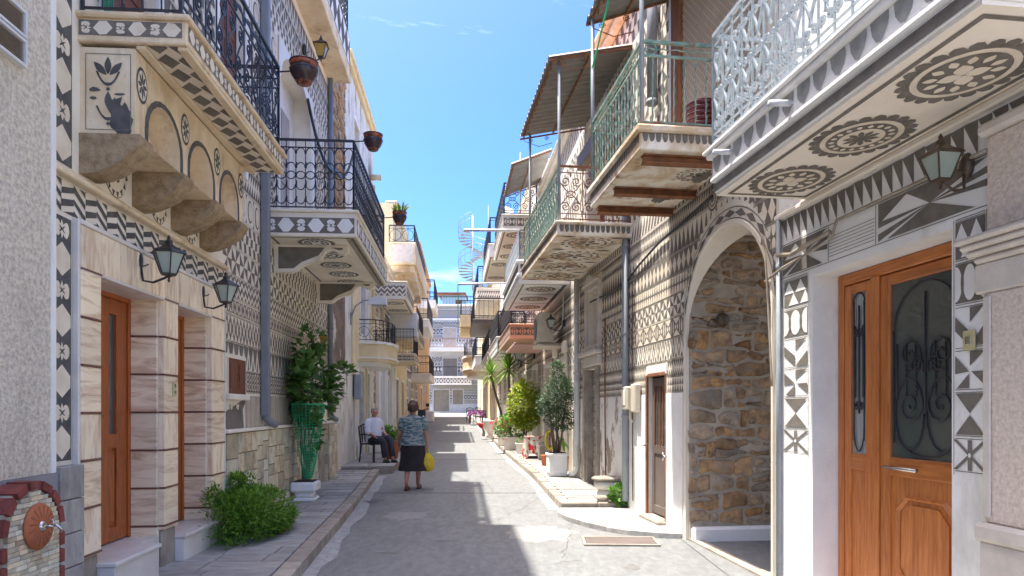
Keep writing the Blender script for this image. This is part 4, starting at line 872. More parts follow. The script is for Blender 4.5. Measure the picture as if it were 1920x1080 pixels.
# ledge, frieze, pilaster, wall pattern
mb = MB(); mb.box(A, uL(7.66), -.07, 0, 3.035, 3.075, bev=.01); mb.box(A, uL(7.66), -.04, 0, 3.076, 3.10, bev=.005); mb.build('ledge', 'plaster_warm', H1)
pb = MB(); W = wallmap(0); hw = [(win[0]-.06, win[1]+.06, win[2]-.12, win[3]+.05)]
band(pb, W, A+.02, uL(7.66), 2.81, 3.025, 'herring')
band(pb, W, A+.06, uL(4.69), 1.16, 2.78, 'hexdia', vertical=True); band(pb, W, A+.06, uL(4.70), 3.13, 4.9, 'hexdia', vertical=True)
pb.build('sgraffito', ['dark_cool', 'light'], H1, kind='stuff')
BANDS_L = [(1.715, 1.965, 'circ'), (1.985, 2.27, 'bigtri'), (2.295, 2.57, 'star'), (2.60, 2.78, 'oval'), (2.81, 3.04, 'herring2'), (3.07, 3.37, 'pin'), (3.41, 3.75, 'para'), (3.79, 4.13, 'rosband'),
           (4.17, 4.45, 'qtri'), (4.48, 4.80, 'herring2'), (4.83, 5.2, 'bigtri'), (5.24, 5.55, 'para'), (5.6, 5.95, 'pin'), (6.0, 6.35, 'herring2'), (6.4, 6.75, 'rosband'), (6.8, 7.15, 'para'), (7.2, 7.5, 'hour'), (7.55, 7.85, 'bigtri')]
def bands(pb, mp_, x0, x1, tab, holes=(), zmax=99, zmin=-9):
    for z0, z1, p in tab:
        if z1 > zmax or z0 < zmin: continue
        band(pb, mp_, x0, x1, z0, z1, p, holes); lines(pb, mp_, x0, x1, z0-.012, holes, .005); lines(pb, mp_, x0, x1, z1+.006, holes, .005)
pb = MB(); bands(pb, W, uL(7.66), B-.02, BANDS_L, hw+[(updoor2[0]-.06, updoor2[1]+.06, updoor2[2], updoor2[3]+.06)]); bands(pb, W, A+.3, uL(7.66), BANDS_L, [(updoor[0]-.1, updoor[1]+.1, 4.2, 6.6), (updoor2[0]-.06, updoor2[1]+.06, updoor2[2], updoor2[3]+.06)], zmin=4.3)
poly_to(pb, [(uL(7.62), 1.28), (uL(8.4), 1.28), (uL(8.35), 1.5), (uL(8.55), 1.66), (uL(7.62), 1.45)], W, 0, 0); band(pb, W, uL(8.45), B-.02, 1.28, 1.67, 'stripe'); band(pb, W, uL(7.65), uL(8.3), 1.46, 1.68, 'rosband', hw)
pb.build('sgraffito', ['dark', 'light'], H1, kind='stuff')
# small shuttered window
mb = MB(); a, b, c, d = win; mb.box(a-.015, a, -.02, .0, c, d+.015); mb.box(b, b+.015, -.02, 0, c, d+.015); mb.box(a, b, -.02, 0, d, d+.015); mb.box(a-.05, b+.05, -.06, 0, c-.07, c, bev=.01)
wf = mb.build('window_frame', 'plaster', H1)
for i in range(2):
    x0 = a+i*(b-a)/2; mb = MB(); mb.box(x0+.004, x0+(b-a)/2-.004, -.02, .0, c, d, bev=.004); mb.box(x0+.05, x0+(b-a)/2-.05, -.028, -.02, c+.06, d-.06, bev=.006); mb.build('shutter', 'wood_brown', wf)
mb = MB(); mb.tube([((a+b)/2, -.03, c+.16), ((a+b)/2, -.045, c+.18), ((a+b)/2, -.03, c+.24)], .006, 5); mb.build('shutter_handle', 'iron', wf)
# upstairs doors
for (a, b, c, d), m_ in ((updoor, 'wood_brown'), (updoor2, 'wood_brown')):
    mb = MB(); mb.box(a-.09, a, -.03, .0, c, d+.09); mb.box(b, b+.09, -.03, 0, c, d+.09); mb.box(a, b, -.03, 0, d, d+.09); uf = mb.build('upper_door_frame', 'plaster_white', H1)
    n = 2
    for i in range(n): mb = MB(); x0 = a+i*(b-a)/n; mb.box(x0+.004, x0+(b-a)/n-.004, .10, .14, c, d, bev=.005); [mb.box(x0+.06, x0+(b-a)/n-.06, .09, .10, c+.1+.5*k, c+.5+.5*k, bev=.006) for k in range(4)]; mb.build('shutter', m_, uf)
mb = MB(); a = uL(5.02)
for k in range(9): mb.tube([(a+.012*k, -.06-.012*(k % 2), 4.26), (a+.012*k, -.05-.012*(k % 2), 6.2)], .009, 4)
mb.build('door_curtain', 'greencloth', H1)
# balcony 1
s = balcony(H1, uL(4.77), uL(7.40), 4.04, .20, .73, 'plaster_warm', 'iron', None, fascia='hexdia', light='light')
railing([(uL(4.80), -.02), (uL(4.80), -.68)], 4.24, .92, 'bars', 'iron', s, spacing=.14, r=.008)
railing([(uL(4.80), -.68), (uL(7.37), -.68), (uL(7.37), -.02)], 4.24, .92, 'dense', 'iron', s, spacing=.23, r=.0085)
mb = MB(); a, b = uL(4.80), uL(7.37)
mb.box(a, b, -.725, -.655, 4.010, 4.038, bev=.006); mb.box(a, b, -.44, -.375, 4.012, 4.038, bev=.006); mb.build('soffit_border', 'plaster_warm', s)
pb = MB(); Sm = softmap(4.04)
poly_to(pb, [(a, -.655), (b, -.655), (b, -.44), (a, -.44)], Sm, 0, 1)
n = 12; P_ = (b-a)/n; Q_ = .1433
for i in range(n+1):
    for j in range(-1, 3):
        for ox, oy in ((0, 0), ):
            cx, cy = a+i*P_, -.655+j*Q_+.0
            q = clip([(cx-P_/2, cy-.02), (cx-.02, cy+Q_/2), (cx+P_/2, cy+.02), (cx+.02, cy-Q_/2)], a, b, -.655, -.44)
            if q: poly_to(pb, q, Sm, 1+.02*(j+1), 0)
pb.build('soffit_checks', ['dark', 'light'], s, kind='stuff')
# arcade on four stone brackets
arc_u = [uL(4.80), uL(5.57), uL(6.31), uL(7.0)]; zb, zt, od = 3.41, 4.012, .37
mb = MB(); aw = .20
segs = [(arc_u[i]+aw, arc_u[i+1]) for i in range(3)]; end = arc_u[3]+aw
yF = -od; prev = arc_u[0]
mb.quad((arc_u[0], 0, zb), (arc_u[0], yF, zb), (arc_u[0], yF, zt), (arc_u[0], 0, zt)); mb.quad((end, 0, zb), (end, yF, zb), (end, yF, zt), (end, 0, zt)); mb.quad((arc_u[0], 0, zb), (end, 0, zb), (end, yF, zb), (arc_u[0], yF, zb))
rims = MB(); niche = MB()
for i, (p, q) in enumerate(segs):
    mb.quad((arc_u[i], yF, zb), (p, yF, zb), (p, yF, zt), (arc_u[i], yF, zt))
    n = 12; cx, rx, z0, rz_ = (p+q)/2, (q-p)/2, 3.52, .27
    pts = [(p, zb)]+[(cx-rx*math.cos(PI*k/n), z0+rz_*math.sin(PI*k/n)) for k in range(n+1)]+[(q, zb)]
    for (xa, za), (xb, zb_) in zip(pts[:-1], pts[1:]):
        if xb-xa > 1e-6: mb.quad((xa, yF, za), (xb, yF, zb_), (xb, yF, zt), (xa, yF, zt))
        mb.quad((xa, yF, za), (xb, yF, zb_), (xb, yF+.22, zb_), (xa, yF+.22, za))
    niche.add([(x_, yF+.22, z_) for x_, z_ in pts], [tuple(range(len(pts)))])
    o = [(cx+(x_-cx)*1.19, z0+(z_-z0)*1.15 if z_ > z0 else z_) for x_, z_ in pts]
    for k in range(len(pts)-1): poly_to(rims, [pts[k], pts[k+1], o[k+1], o[k]], wallmap(yF), 0, 0)
mb.quad((arc_u[3], yF, zb), (end, yF, zb), (end, yF, zt), (arc_u[3], yF, zt))
ar = mb.build('arcade', 'plaster_warm', H1); niche.build('niche_panel', 'plaster_cream', ar); 
for i in range(4): rosette(rims, wallmap(yF), arc_u[i]+aw/2+.0, 3.80, .085, 3, sy=1.5)
# tulips painted on the end panel of the arcade
Em = endmap(arc_u[0]); X0 = -.19
for zc_, dmg in ((3.80, 0), (3.56, 1)):
    for k, an in enumerate((PI/2, PI/2+.75, PI/2-.75)):
        if dmg and k == 2: continue
        poly_to(rims, petalp(X0, zc_+.01, an, .015, .14, .024), Em, 0.02*k, 0)
    for sg in (-1, 1):
        q = [(X0+sg*(.0+.075*t), zc_-.055+.085*t*t) for t in (0, .3, .6, .85, 1.1)]; q2 = [(X0+sg*(.0+.075*t)*.82, zc_-.055+.085*t*t+.022*(1.1-t)) for t in (0, .3, .6, .85, 1.1)]
        poly_to(rims, q+q2[::-1], Em, .1, 0)
    for k in range(3): poly_to(rims, petalp(X0, zc_-.075, PI/2+k*PI/3, -.02, .02, .004), Em, .2, 0)
rg = random.Random(3)
def blot(cx, cz, rx, rz_, n=26): return [(cx+rx*(1+rg.uniform(-.28, .2))*math.cos(2*PI*k/n), cz+rz_*(1+rg.uniform(-.25, .2))*math.sin(2*PI*k/n)) for k in range(n)]
for b_ in ((-.275, 3.52, .075, .11), (-.24, 3.60, .05, .06), (-.30, 3.44, .05, .05), (-.10, 3.72, .035, .016), (-.27, 3.69, .04, .008), (-.09, 3.66, .022, .012)): poly_to(rims, blot(*b_), Em, .4+rg.random()*.3, 0)
rims.build('painted_ornament', ['dark_cool', 'light'], ar, kind='stuff')
mb = MB()
for a_, b_, c_, d_ in ((-.345, -.34, 3.44, 3.97), (-.045, -.04, 3.44, 3.97), (-.345, -.04, 3.965, 3.97), (-.345, -.04, 3.44, 3.445)): poly_to(mb, [(a_, c_), (b_, c_), (b_, d_), (a_, d_)], Em, .9, 0)
mb.build('panel_outline', 'dark', ar, kind='stuff')
for i, au in enumerate(arc_u):
    mb = MB(); prof = [(0, 3.41), (-.40, 3.41), (-.405, 3.385), (-.39, 3.345), (-.35, 3.29), (-.29, 3.235), (-.21, 3.185), (-.12, 3.15), (-.04, 3.13), (0, 3.135)]
    prof = [(y_+(rg.uniform(-.008, .008) if y_ < -.02 else 0), z_+rg.uniform(-.006, .006)) for y_, z_ in prof]
    mb.prism(prof, 'yz', au-.012, au+aw+.012); mb.build('stone_bracket', 'bracket', H1)
pb = MB()
for i in range(3):
    cx = (arc_u[i]+arc_u[i+1]+aw)/2
    for rr, l, ci in ((.20, 0, 0), (.165, 1, 1)): poly_to(pb, [(cx+rr*1.05*math.cos(PI+PI*k/14), 3.405+rr*1.45*math.sin(PI+PI*k/14)) for k in range(15)], W, l, ci)
    for k in range(9):
        a_ = PI+PI*(k+.5)/9; rr = .20; poly_to(pb, [(cx+1.05*rr*math.cos(a_-.15)*.98, 3.405+1.45*rr*math.sin(a_-.15)*.98), (cx+1.05*rr*math.cos(a_+.15)*.98, 3.405+1.45*rr*math.sin(a_+.15)*.98), (cx+1.05*.155*math.cos(a_), 3.405+1.45*.155*math.sin(a_))], W, 2, 1)
        poly_to(pb, [(cx+1.05*rr_*math.cos(a_+e), 3.405+1.45*rr_*math.sin(a_+e)) for rr_, e in ((.12, -.17), (.12, .17), (.07, .17), (.07, -.17))], W, 2.2, 0) if k % 2 else None
pb.build('half_rosettes', ['dark_cool', 'light'], H1, kind='stuff')

# ------------------------------------------------------------------ LEFT: house with the black railing balcony
A2, B2 = uL(9.152), uL(13.75)
H2 = thing('black_balcony_house', 'sgraffito house behind the black railing balcony with shaped console boards', 'house', frame=FL, u0=A2)
arch_d = (uL(9.95), uL(12.1), 4.23, 6.9)
open_wall(H2, A2, B2, -.1, 8.25, [arch_d], 'plaster', depth=.35, name='wall')
mb = MB(); a, b, c, d = arch_d
for k in range(10):
    t0, t1 = k/10, (k+1)/10; x0, x1 = a+(b-a)*t0, a+(b-a)*t1; q0, q1 = [d-.75+.75*math.sqrt(max(0, 1-(2*t-1)**2)) for t in (t0, t1)]
    mb.add([(x0, -.02, q0), (x1, -.02, q1), (x1, -.02, d), (x0, -.02, d)], [(0, 1, 2, 3)])
mb.box(a-.10, a, -.04, 0, c, d-.7); mb.box(b, b+.22, -.04, 0, c, d-.7); mb.box(a+.003, b-.003, .30, .345, c, d); mb.build('arched_recess', 'plaster_white', H2)
mb = MB(); mb.box(a+.5, b-.5, .24, .30, c, c+2.1, bev=.01); mb.box(a+.58, (a+b)/2-.03, .22, .24, c+.9, c+2.0); mb.box((a+b)/2+.03, b-.58, .22, .24, c+.9, c+2.0); mb.build('balcony_door', 'lace', H2)
pb = MB(); bands(pb, W, A2+.10, B2-.03, BANDS_L, [(a-.12, b+.24, c, d+.05), (uL(12.15), uL(13.0), 2.3, 2.62)])
band(pb, W, A2+.1, B2-.05, 1.28, 1.69, 'stripe', [(uL(12.9), 99, 0, 9)])
pb.build('sgraffito', ['dark', 'light'], H2, kind='stuff')
mb = MB(); mb.box(A2-1.5, B2+.05, -.42, 0, 8.0, 8.12, bev=.01); mb.box(A2-1.5, B2+.04, -.40, 4, 8.12, 8.28); up = mb.build('upper_slab', 'plaster_warm', H2)
mb = MB(); mb.box(A2-1.49, B2+.02, -.405, -.02, 8.28, 8.9); pp = mb.build('parapet', 'plaster_white', H2)
pb = MB(); band(pb, wallmap(-.405), A2-1.49, B2+.02, 8.30, 8.88, 'dtri'); pb.build('parapet_pattern', ['dark_cool', 'light_white'], pp, kind='stuff')
railing([(A2-1, -.36), (B2, -.36), (B2, 0)], 8.9, .7, 'scroll', 'iron', H2, spacing=.3, r=.011)
# balcony 2 with consoles
ros = soff_ros([0, 2, 1, 0, 2], .1, .26)
s = balcony(H2, A2+.12, uL(13.0), 3.83, .36, 1.22, 'plaster', 'iron', 'arch', rh=.95, fascia='hexdia', spacing=.135, r=.0085, light='light_white', fmargin=(.12, .72), soffit=ros)
pb = MB(); band(pb, softmap(3.83), A2+.2, uL(12.9), -1.19, -1.06, 'para'); pb.build('soffit_edge_pattern', ['dark', 'light'], s, kind='stuff')
for xx in (uL(9.75), uL(12.6)):
    prof = [(0, 3.828), (-1.02, 3.828), (-1.03, 3.74), (-.97, 3.70), (-.90, 3.705), (-.84, 3.75), (-.78, 3.765), (-.71, 3.74), (-.67, 3.69), (-.64, 3.62), (-.58, 3.585), (-.50, 3.58), (-.42, 3.55), (-.34, 3.50), (-.29, 3.46), (-.24, 3.44), (0, 3.44)]
    mb = MB(); mb.prism(prof, 'yz', xx, xx+.13); cb = mb.build('console', 'plaster', s)
    cy, cz = -.45, 3.68; q = [(-.06, 3.79), (-.95, 3.79), (-.96, 3.765), (-.90, 3.755), (-.80, 3.81), (-.70, 3.79), (-.62, 3.68), (-.50, 3.63), (-.38, 3.58), (-.27, 3.49), (-.06, 3.485)]
    q = [(y_, min(z_, 3.79)) for y_, z_ in q]
    mb = MB(); poly_to(mb, q[::-1], endmap(xx), 0, 0); mb.build('console_panel', 'dark', cb, kind='stuff')
# dado of stone tiles
DA, DB = uL(7.62), uL(13.7)
dado = thing('stone_clad_dado', 'low wall cladding of pale quartzite tiles between the marble doors and the vine', 'wall', frame=FL, u0=DA)
mb = MB(); mb.box(DA, DB, -.03, -.0035, -.05, 1.235); mb.build('mortar_bed', 'mortar_dark', dado)
mb = MB(); mb.box(DA, DB+.03, -.085, -.0035, 1.236, 1.275, bev=.008); mb.build('coping', 'plaster_cream', dado)
def subdivide(x0, x1, z0, z1, out, depth=0):
    w, hh = x1-x0, z1-z0
    if (w < .42 and hh < .34) and (depth > 4 or rg.random() < .75 or w*hh < .035): out.append((x0, x1, z0, z1)); return
    if w > hh*rg.uniform(.7, 1.5): m_ = x0+w*rg.choice([.38, .5, .62]); subdivide(x0, m_, z0, z1, out, depth+1); subdivide(m_, x1, z0, z1, out, depth+1)
    else: m_ = z0+hh*rg.choice([.38, .5, .62]); subdivide(x0, x1, z0, m_, out, depth+1); subdivide(x0, x1, m_, z1, out, depth+1)
T = []; subdivide(DA+.01, uL(12.9), .0, 1.23, T)
for (a, b, c, d) in T: piece('stone_tile', 'stonetile', dado, round(a, 2)+.005, round(b, 2)-.005, -.055-rg.choice([0, .004, .008]), -.0305, round(c, 2)+.005, round(d, 2)-.005, .003)
mb = MB(); mb.box(uL(12.9), DB+.05, -.15, -.031, -.05, 1.235, bev=.005); mb.box(uL(12.45), uL(12.9), -.09, -.031, -.05, .70, bev=.02); mb.build('end_pier', 'kerb', dado)
T = []; subdivide(uL(12.9)+.01, DB+.045, .1, 1.22, T)
for (a, b, c, d) in T: piece('stone_tile', 'stonetile', dado, round(a, 2)+.004, round(b, 2)-.004, -.172, -.151, round(c, 2)+.004, round(d, 2)-.004, .003)
for j in range(6): piece('stone_tile', 'stonetile', dado, uL(12.9)-.018, uL(12.9)-.001, -.145, -.035, .12+.185*j, .30+.185*j, .003)
drainpipe('square grey drainpipe beside the checkered balcony running down to the stone cladding', FL, uL(9.12), 1.30, 8.0, 'pipe_dark', .052, .06, 1, (3.05, 1.55), square=True, group=None)
drainpipe('grey drainpipe at the far corner of the black balcony house', FL, uL(13.62), 1.30, 8.0, 'pipe_dark', .05, .06, 1, (3.1, 1.6), group=None)
# ------------------------------------------------------------------ LEFT, further on
def opening(root, a, b, c, d, kind='shutter', m_='greyshutter', frame='plaster_white', fw=.09, depth=.22, proud=.03):
    mb = MB(); mb.box(a-fw, a, -proud, 0, c, d+fw); mb.box(b, b+fw, -proud, 0, c, d+fw); mb.box(a, b, -proud, 0, d, d+fw)
    f = mb.build('door_frame' if d-c > 1.6 else 'window_frame', frame, root)
    n = 2; w = (b-a)/n
    for i in range(n):
        mb = MB(); x0, x1 = a+i*w+.006, a+(i+1)*w-.006; mb.box(x0, x1, depth-.07, depth-.03, c+.01, d, bev=.006)
        k = max(2, int((d-c)/.5))
        for j in range(k): mb.box(x0+.06, x1-.06, depth-.085, depth-.07, c+.06+j*(d-c-.08)/k, c+(j+1)*(d-c-.08)/k, bev=.006)
        mb.build('shutter' if kind == 'shutter' else 'door_leaf', m_, f)
    return f
def house(frame, uf, Y0, Y1, zt, label, m_='plaster', doors=(), tab=None, pats=('dark', 'light'), cornice=None, proud=0.0, holes=(), name='house', back=4.0, parapet=True):
    a, b = sorted((uf(Y0), uf(Y1)))
    h = thing(name, label, 'house', frame=frame, u0=a)
    H = []
    for dr in doors:
        x0, x1 = sorted((uf(dr[0]), uf(dr[1]))); H.append((x0, x1, dr[2], dr[3]))
    open_wall(h, a+.004, b-.004, -.1, zt, H, m_, depth=.22, back=back)
    for q, dr in zip(H, doors): opening(h, *q, kind=dr[4] if len(dr) > 4 else 'shutter', m_=dr[5] if len(dr) > 5 else 'greyshutter')
    if tab:
        pb = MB(); bands(pb, wallmap(0), a+.05, b-.05, tab, [(q[0]-.13, q[1]+.13, q[2]-.02, q[3]+.14) for q in H]+[tuple(q) for q in holes], zmax=zt-.1); pb.build('sgraffito', list(pats), h, kind='stuff')
    mb = MB(); cm = cornice or m_; mb.box(a, b, -.10, 0, zt-.06, zt+.03, bev=.02); mb.box(a+.002, b-.002, -.16, .3, zt+.031, zt+.10, bev=.02); mb.build('cornice', cm, h)
    return h
def floorz(Y): return gz(Y)+.12
# rubble end strip
g = thing('rubble_wall_strip', 'narrow strip of bare rubble masonry between the black balcony house and the pale house', 'wall', frame=FL, u0=B2)
a, b = B2+.01, uL(15.6)
mb = MB(); mb.box(a, b, .03, 3.5, -.1, 8.9); mb.build('mortar_bed', 'mortar', g)
T = []
z = 4.2
while z < 8.8:
    hh = rg.uniform(.10, .2); x = a
    while x < b-.08:
        w = min(rg.uniform(.12, .34), b-x); piece('stone', 'rubble', g, round(x, 1)+.01, round(x, 1)+round(w, 1)+.05, -.02-.01*rg.choice([0, 1, 2]), .04, z, z+round(hh, 2)-.02, .02); x += round(w, 1)+.07
    z += round(hh, 2)
mb = MB(); mb.box(a, b, -.03, .03, -.1, 2.35, bev=.01); mb.build('limewashed_foot', 'weathered', g)
mb = MB(); mb.box(a, b, -.01, .03, 2.351, 4.19, bev=.01); mb.build('stained_render', 'brown_render', g)
# pale house with stained wall
H3 = house(FL, uL, 15.62, 20.6, 9.55, 'tall pale yellow weathered house with curved balcony above the seated man', 'weathered',
           [(17.6, 18.6, .28, 2.5, 'door', 'greyshutter'), (19.1, 19.7, .28, 2.5, 'door', 'blue'), (16.8, 17.7, 6.9, 8.6, 'shutter', 'lace'), (17.9, 18.9, 3.5, 5.4, 'shutter', 'greyshutter')], cornice='yellow')
mb = MB(); mb.box(uL(16.5), uL(16.95), -.05, -.001, 2.35, 6.3, bev=.01); mb.box(uL(18.95), uL(19.05), -.05, -.001, .3, 6.3, bev=.01); mb.box(uL(17.0), uL(17.85), -.03, -.001, 2.75, 6.3, bev=.01); mb.box(uL(19.8), uL(20.5), -.03, -.001, 2.75, 6.3, bev=.01); mb.build('yellow_render', 'yellow', H3)
mb = MB(); mb.box(uL(16.9), uL(17.35), -.04, -.001, .2, 2.34, bev=.02); mb.build('blue_stained_foot', 'peeled', H3)
def curved_balcony(root, x0, x1, z0, h, dep, m_, rail='iron', rh=.55, style='hoop', m2='plaster_white'):
    n = 10; pts = [(x0, 0)]+[(x0+(x1-x0)*(.5-.5*math.cos(PI*k/n)), -dep*math.sin(PI*k/n)**.5) for k in range(1, n)]+[(x1, 0)]
    mb = MB(); mb.prism(pts, 'xy', z0+h*.18, z0+h*.9); s = mb.build('curved_balcony', m_, root)
    mb = MB(); c = (x0+x1)/2; o = [(c+(x-c)*1.03, y*1.05) for x, y in pts]; mb.prism(o, 'xy', z0+h*.9+.001, z0+h); mb.prism(o, 'xy', z0+h*.30, z0+h*.36)
    mb.prism([(c+(x-c)*.9, y*.8) for x, y in pts], 'xy', z0, z0+h*.18-.001); mb.build('rim', m2, s)
    railing([(x, y*.93) for x, y in pts], z0+h, rh, style, rail, s, spacing=.13, r=.008); return s
curved_balcony(H3, uL(17.6), uL(20.2), 2.62, .62, .85, 'yellow')
mb = MB(); mb.tube([(uL(20.0), -.02, 8.2), (uL(20.0), -.3, 8.2)], .09, 10); mb.tube([(uL(20.1), -.08, 4), (uL(20.1), -.08, 8.0)], .05, 8); mb.build('vent_pipe', 'yellow', H3)
mb = MB()
for k in range(26):
    p = Vector((uL(18.3)+rnd.gauss(0, .25), -.12, 6.6+rnd.gauss(0, .3))); mb.tube([p, p+Vector((rnd.uniform(-.3, .3), rnd.uniform(-.1, .05), rnd.uniform(-.5, .2))), p+Vector((rnd.uniform(-.4, .4), rnd.uniform(-.1, .05), rnd.uniform(-.9, .2)))], .012, 4)
mb.build('dry_vine_stems', 'bark', H3, kind='stuff')
TABF = [(1.7, 2.0, 'hour'), (2.1, 2.5, 'pin'), (2.6, 2.95, 'star'), (3.0, 3.4, 'bigtri'), (3.5, 3.9, 'para'), (4.4, 4.8, 'herring2'), (4.9, 5.3, 'diamond'), (5.4, 5.8, 'pin'), (6.3, 6.7, 'bigtri'), (7.0, 7.4, 'herring2'), (7.5, 7.9, 'star')]
H4 = house(FL, uL, 20.62, 26.5, 6.4, 'house with white fluted shopfront pillars behind the curved yellow balcony', 'plaster', [(21.5, 22.6, .35, 2.6, 'door', 'wood_brown'), (23.6, 24.8, .35, 2.6, 'door', 'blue'), (22, 23.2, 4.2, 6.0)], TABF)
for Y in (21.1, 21.4, 22.8, 23.3, 25.1, 25.5, 26.1): mb = MB(); mb.box(uL(Y)-.07, uL(Y)+.07, -.14, -.001, .1, 3.3, bev=.02); mb.box(uL(Y)-.1, uL(Y)+.1, -.18, -.001, 3.15, 3.3, bev=.02); mb.build('pillar', 'plaster_white', H4)
balcony(H4, uL(21.0), uL(24.2), 4.85, .55, .95, 'plaster', 'iron', None, fascia='herring2', soffit=soff_ros([0, 2]), light='light_white')
balcony(H4, uL(24.0), uL(26.3), 3.15, .3, 1.0, 'plaster_warm', 'iron', 'bars', fascia='rug')
H5 = house(FL, uL, 26.52, 33, 9.4, 'house with heavy concrete roof-terrace balcony and ribbed underside', 'yellow', [(27.5, 28.6, .5, 2.7, 'door', 'wood_brown'), (30, 31.1, .5, 2.7, 'door', 'wood_brown'), (28, 29, 4.6, 6.6, 'shutter', 'blue')], cornice='weathered')
mb = MB(); mb.box(uL(25.0), uL(32.5), -.97, 0, 6.75, 7.55, bev=.02); s = mb.build('terrace_slab', 'plaster_warm', H5)
for k in range(5): mb = MB(); mb.box(uL(25.0)+.2+.95*k, uL(25.0)+.75+.95*k, -.9, 0, 6.5-.12*k, 6.745, bev=.02); mb.build('soffit_rib', 'plaster_warm', s)
mb = MB(); mb.box(uL(25.0)-.006, uL(25.0), -.86, -.08, 6.84, 7.46); mb.build('end_panel', 'grey_marble_s', s)
railing([(uL(25.1), 0), (uL(25.1), -.9), (uL(32.4), -.9)], 7.55, .62, 'hoop', 'iron', s, spacing=.22, r=.012)
balcony(H5, uL(27.2), uL(31.5), 4.2, .5, .9, 'plaster_warm', 'iron', 'bars', fascia='herring2')
H6 = house(FL, uL, 33.02, 41, 5.9, 'low cream house with red door behind the scooter', 'plaster_cream', [(34, 35.2, .6, 2.9, 'door', 'wood_brown'), (37.5, 38.6, .7, 3.0, 'door', 'brickred'), (35, 36.2, 4.0, 5.5, 'shutter', 'blue')], TABF)
balcony(H6, uL(33.6), uL(39), 5.5, .4, 1.0, 'plaster_white', 'iron', 'bars', rh=1.0, fascia=None, spacing=.2, r=.012)
balcony(H6, uL(35.5), uL(40.5), 3.0, .35, 1.0, 'plaster_cream', 'iron', 'bars', rh=.9, fascia=None, spacing=.2, r=.012)
H7 = house(FL, uL, 41.02, 56, 11.4, 'tall plain ochre orange house at the far left end', 'orange', [(43, 44.2, 5.9, 7.8, 'shutter', 'plaster_white'), (47, 48.4, 2.6, 3.8, 'shutter', 'greyshutter'), (50, 51.2, 2.6, 3.8, 'shutter', 'greyshutter'), (44, 45.2, .7, 2.9, 'door', 'wood_brown')])
balcony(H7, uL(41.6), uL(46), 7.6, .5, 1.0, 'plaster_white', 'iron', 'bars', rh=1.2, fascia=None, spacing=.25, r=.016)
# ------------------------------------------------------------------ far end: frontal sgraffito house
FE = Frame((-11.0, 70), (1, 0))
e = thing('end_house', 'white and grey sgraffito house closing the street end with two balconies', 'house', frame=FE, u0=2)
def xe(px): return (px-960)*70/F_PX+11.0
def ze(py): return EYE+(768-py)*70/F_PX
EO = [(xe(813), xe(842), ze(771), ze(731), 'beige_cloth'), (xe(849), xe(868), ze(758), ze(731), 'beige_cloth'), (xe(831), xe(857), ze(712), ze(672), 'greyshutter'), (xe(832), xe(855), ze(655), ze(615), 'lace')]
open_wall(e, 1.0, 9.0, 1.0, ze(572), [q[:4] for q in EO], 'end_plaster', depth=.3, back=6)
for a, b, c, d, m_ in EO:
    mb = MB(); mb.box(a, b, .08, .12, c, d, bev=.01); mb.build('roller_shutter', m_, e)
tabe = []; z = ze(757)
pats = ['circ', 'hour', 'pin', 'circ', 'star', 'rosband', 'circ', 'diamond', 'oval', 'pin', 'star', 'circ', 'rosband', 'oval', 'herring2', 'hour']
k = 0
while z < ze(577): hh = [.44, .5, .36, .6][k % 4]; tabe.append((z+.03, z+hh-.05, pats[k % len(pats)])); z += hh; k += 1
pb = MB(); bands(pb, wallmap(0), 1.1, 8.9, tabe, [(q[0]-.1, q[1]+.1, q[2], q[3]+.1) for q in EO]+[(0, 99, ze(668), ze(655)), (0, 99, ze(603), ze(597))]); pb.build('sgraffito', ['dark_cool', 'light_white'], e, kind='stuff')
mb = MB(); mb.box(1.0, 9.0, -.12, -.01, ze(600), ze(597), bev=.02); mb.box(.95, 9.05, -.2, -.01, ze(574), ze(571), bev=.02); mb.build('cornice', 'plaster_white', e)
balcony(e, xe(812), xe(885), ze(722), .85, 1.1, 'plaster_white', 'iron', 'bars', rh=.95, fascia='hour', spacing=.16, r=.014, light='light_white')
balcony(e, xe(805), xe(885), ze(660), .35, 1.0, 'plaster_white', 'iron_rust', 'bars', rh=.95, fascia=None, spacing=.16, r=.014)
mb = MB(); mb.box(xe(826), xe(870), 1.5, 5, ze(572)+.004, ze(549), bev=.01); ph = mb.build('roof_room', 'blue', e)
mb = MB(); mb.box(xe(818), xe(872), .9, 5.3, ze(549), ze(545), bev=.02); mb.build('roof_slab', 'oldwood', ph)
mb = MB(); mb.box(xe(852), xe(862), 1.47, 1.5, ze(571), ze(558)); mb.build('window', 'wood_brown', ph)
railing([(1.1, .1), (8.9, .1)], ze(572), .9, 'bars', 'iron', e, spacing=.3, r=.02)
mb = MB(); mb.tube([(xe(818), .9, ze(572)), (xe(818), .9, ze(549))], .05, 6); mb.build('roof_post', 'iron', ph)
# roof masts and dishes that break the skyline
def antenna(label, loc, h, bars=3):
    t = thing('antenna', label, 'antenna', loc)
    mb = MB(); mb.tube([(0, 0, 0), (0, 0, h)], .025, 5); mb.build('mast', 'pipe', t)
    mb = MB()
    for k in range(bars): mb.tube([(-.4+.1*k, 0, h-.15*k-.05), (.4-.1*k, 0, h-.15*k-.05)], .012, 4)
    mb.tube([(0, -.4, h-.1), (0, .4, h-.1)], .012, 4); mb.build('aerial', 'pipe', t)
antenna('thin mast on the roof of the ochre house at the street end', FL.pt(uL(53), -.6, 11.4), 2.6)
antenna('tall thin pole above the pale weathered house, against the sky', FL.pt(uL(19.5), -.35, 9.6), 1.5, 0)
antenna('white pole at the roof edge of the black balcony house', FL.pt(uL(13.9), -.1, 8.2), 2.2, 0)
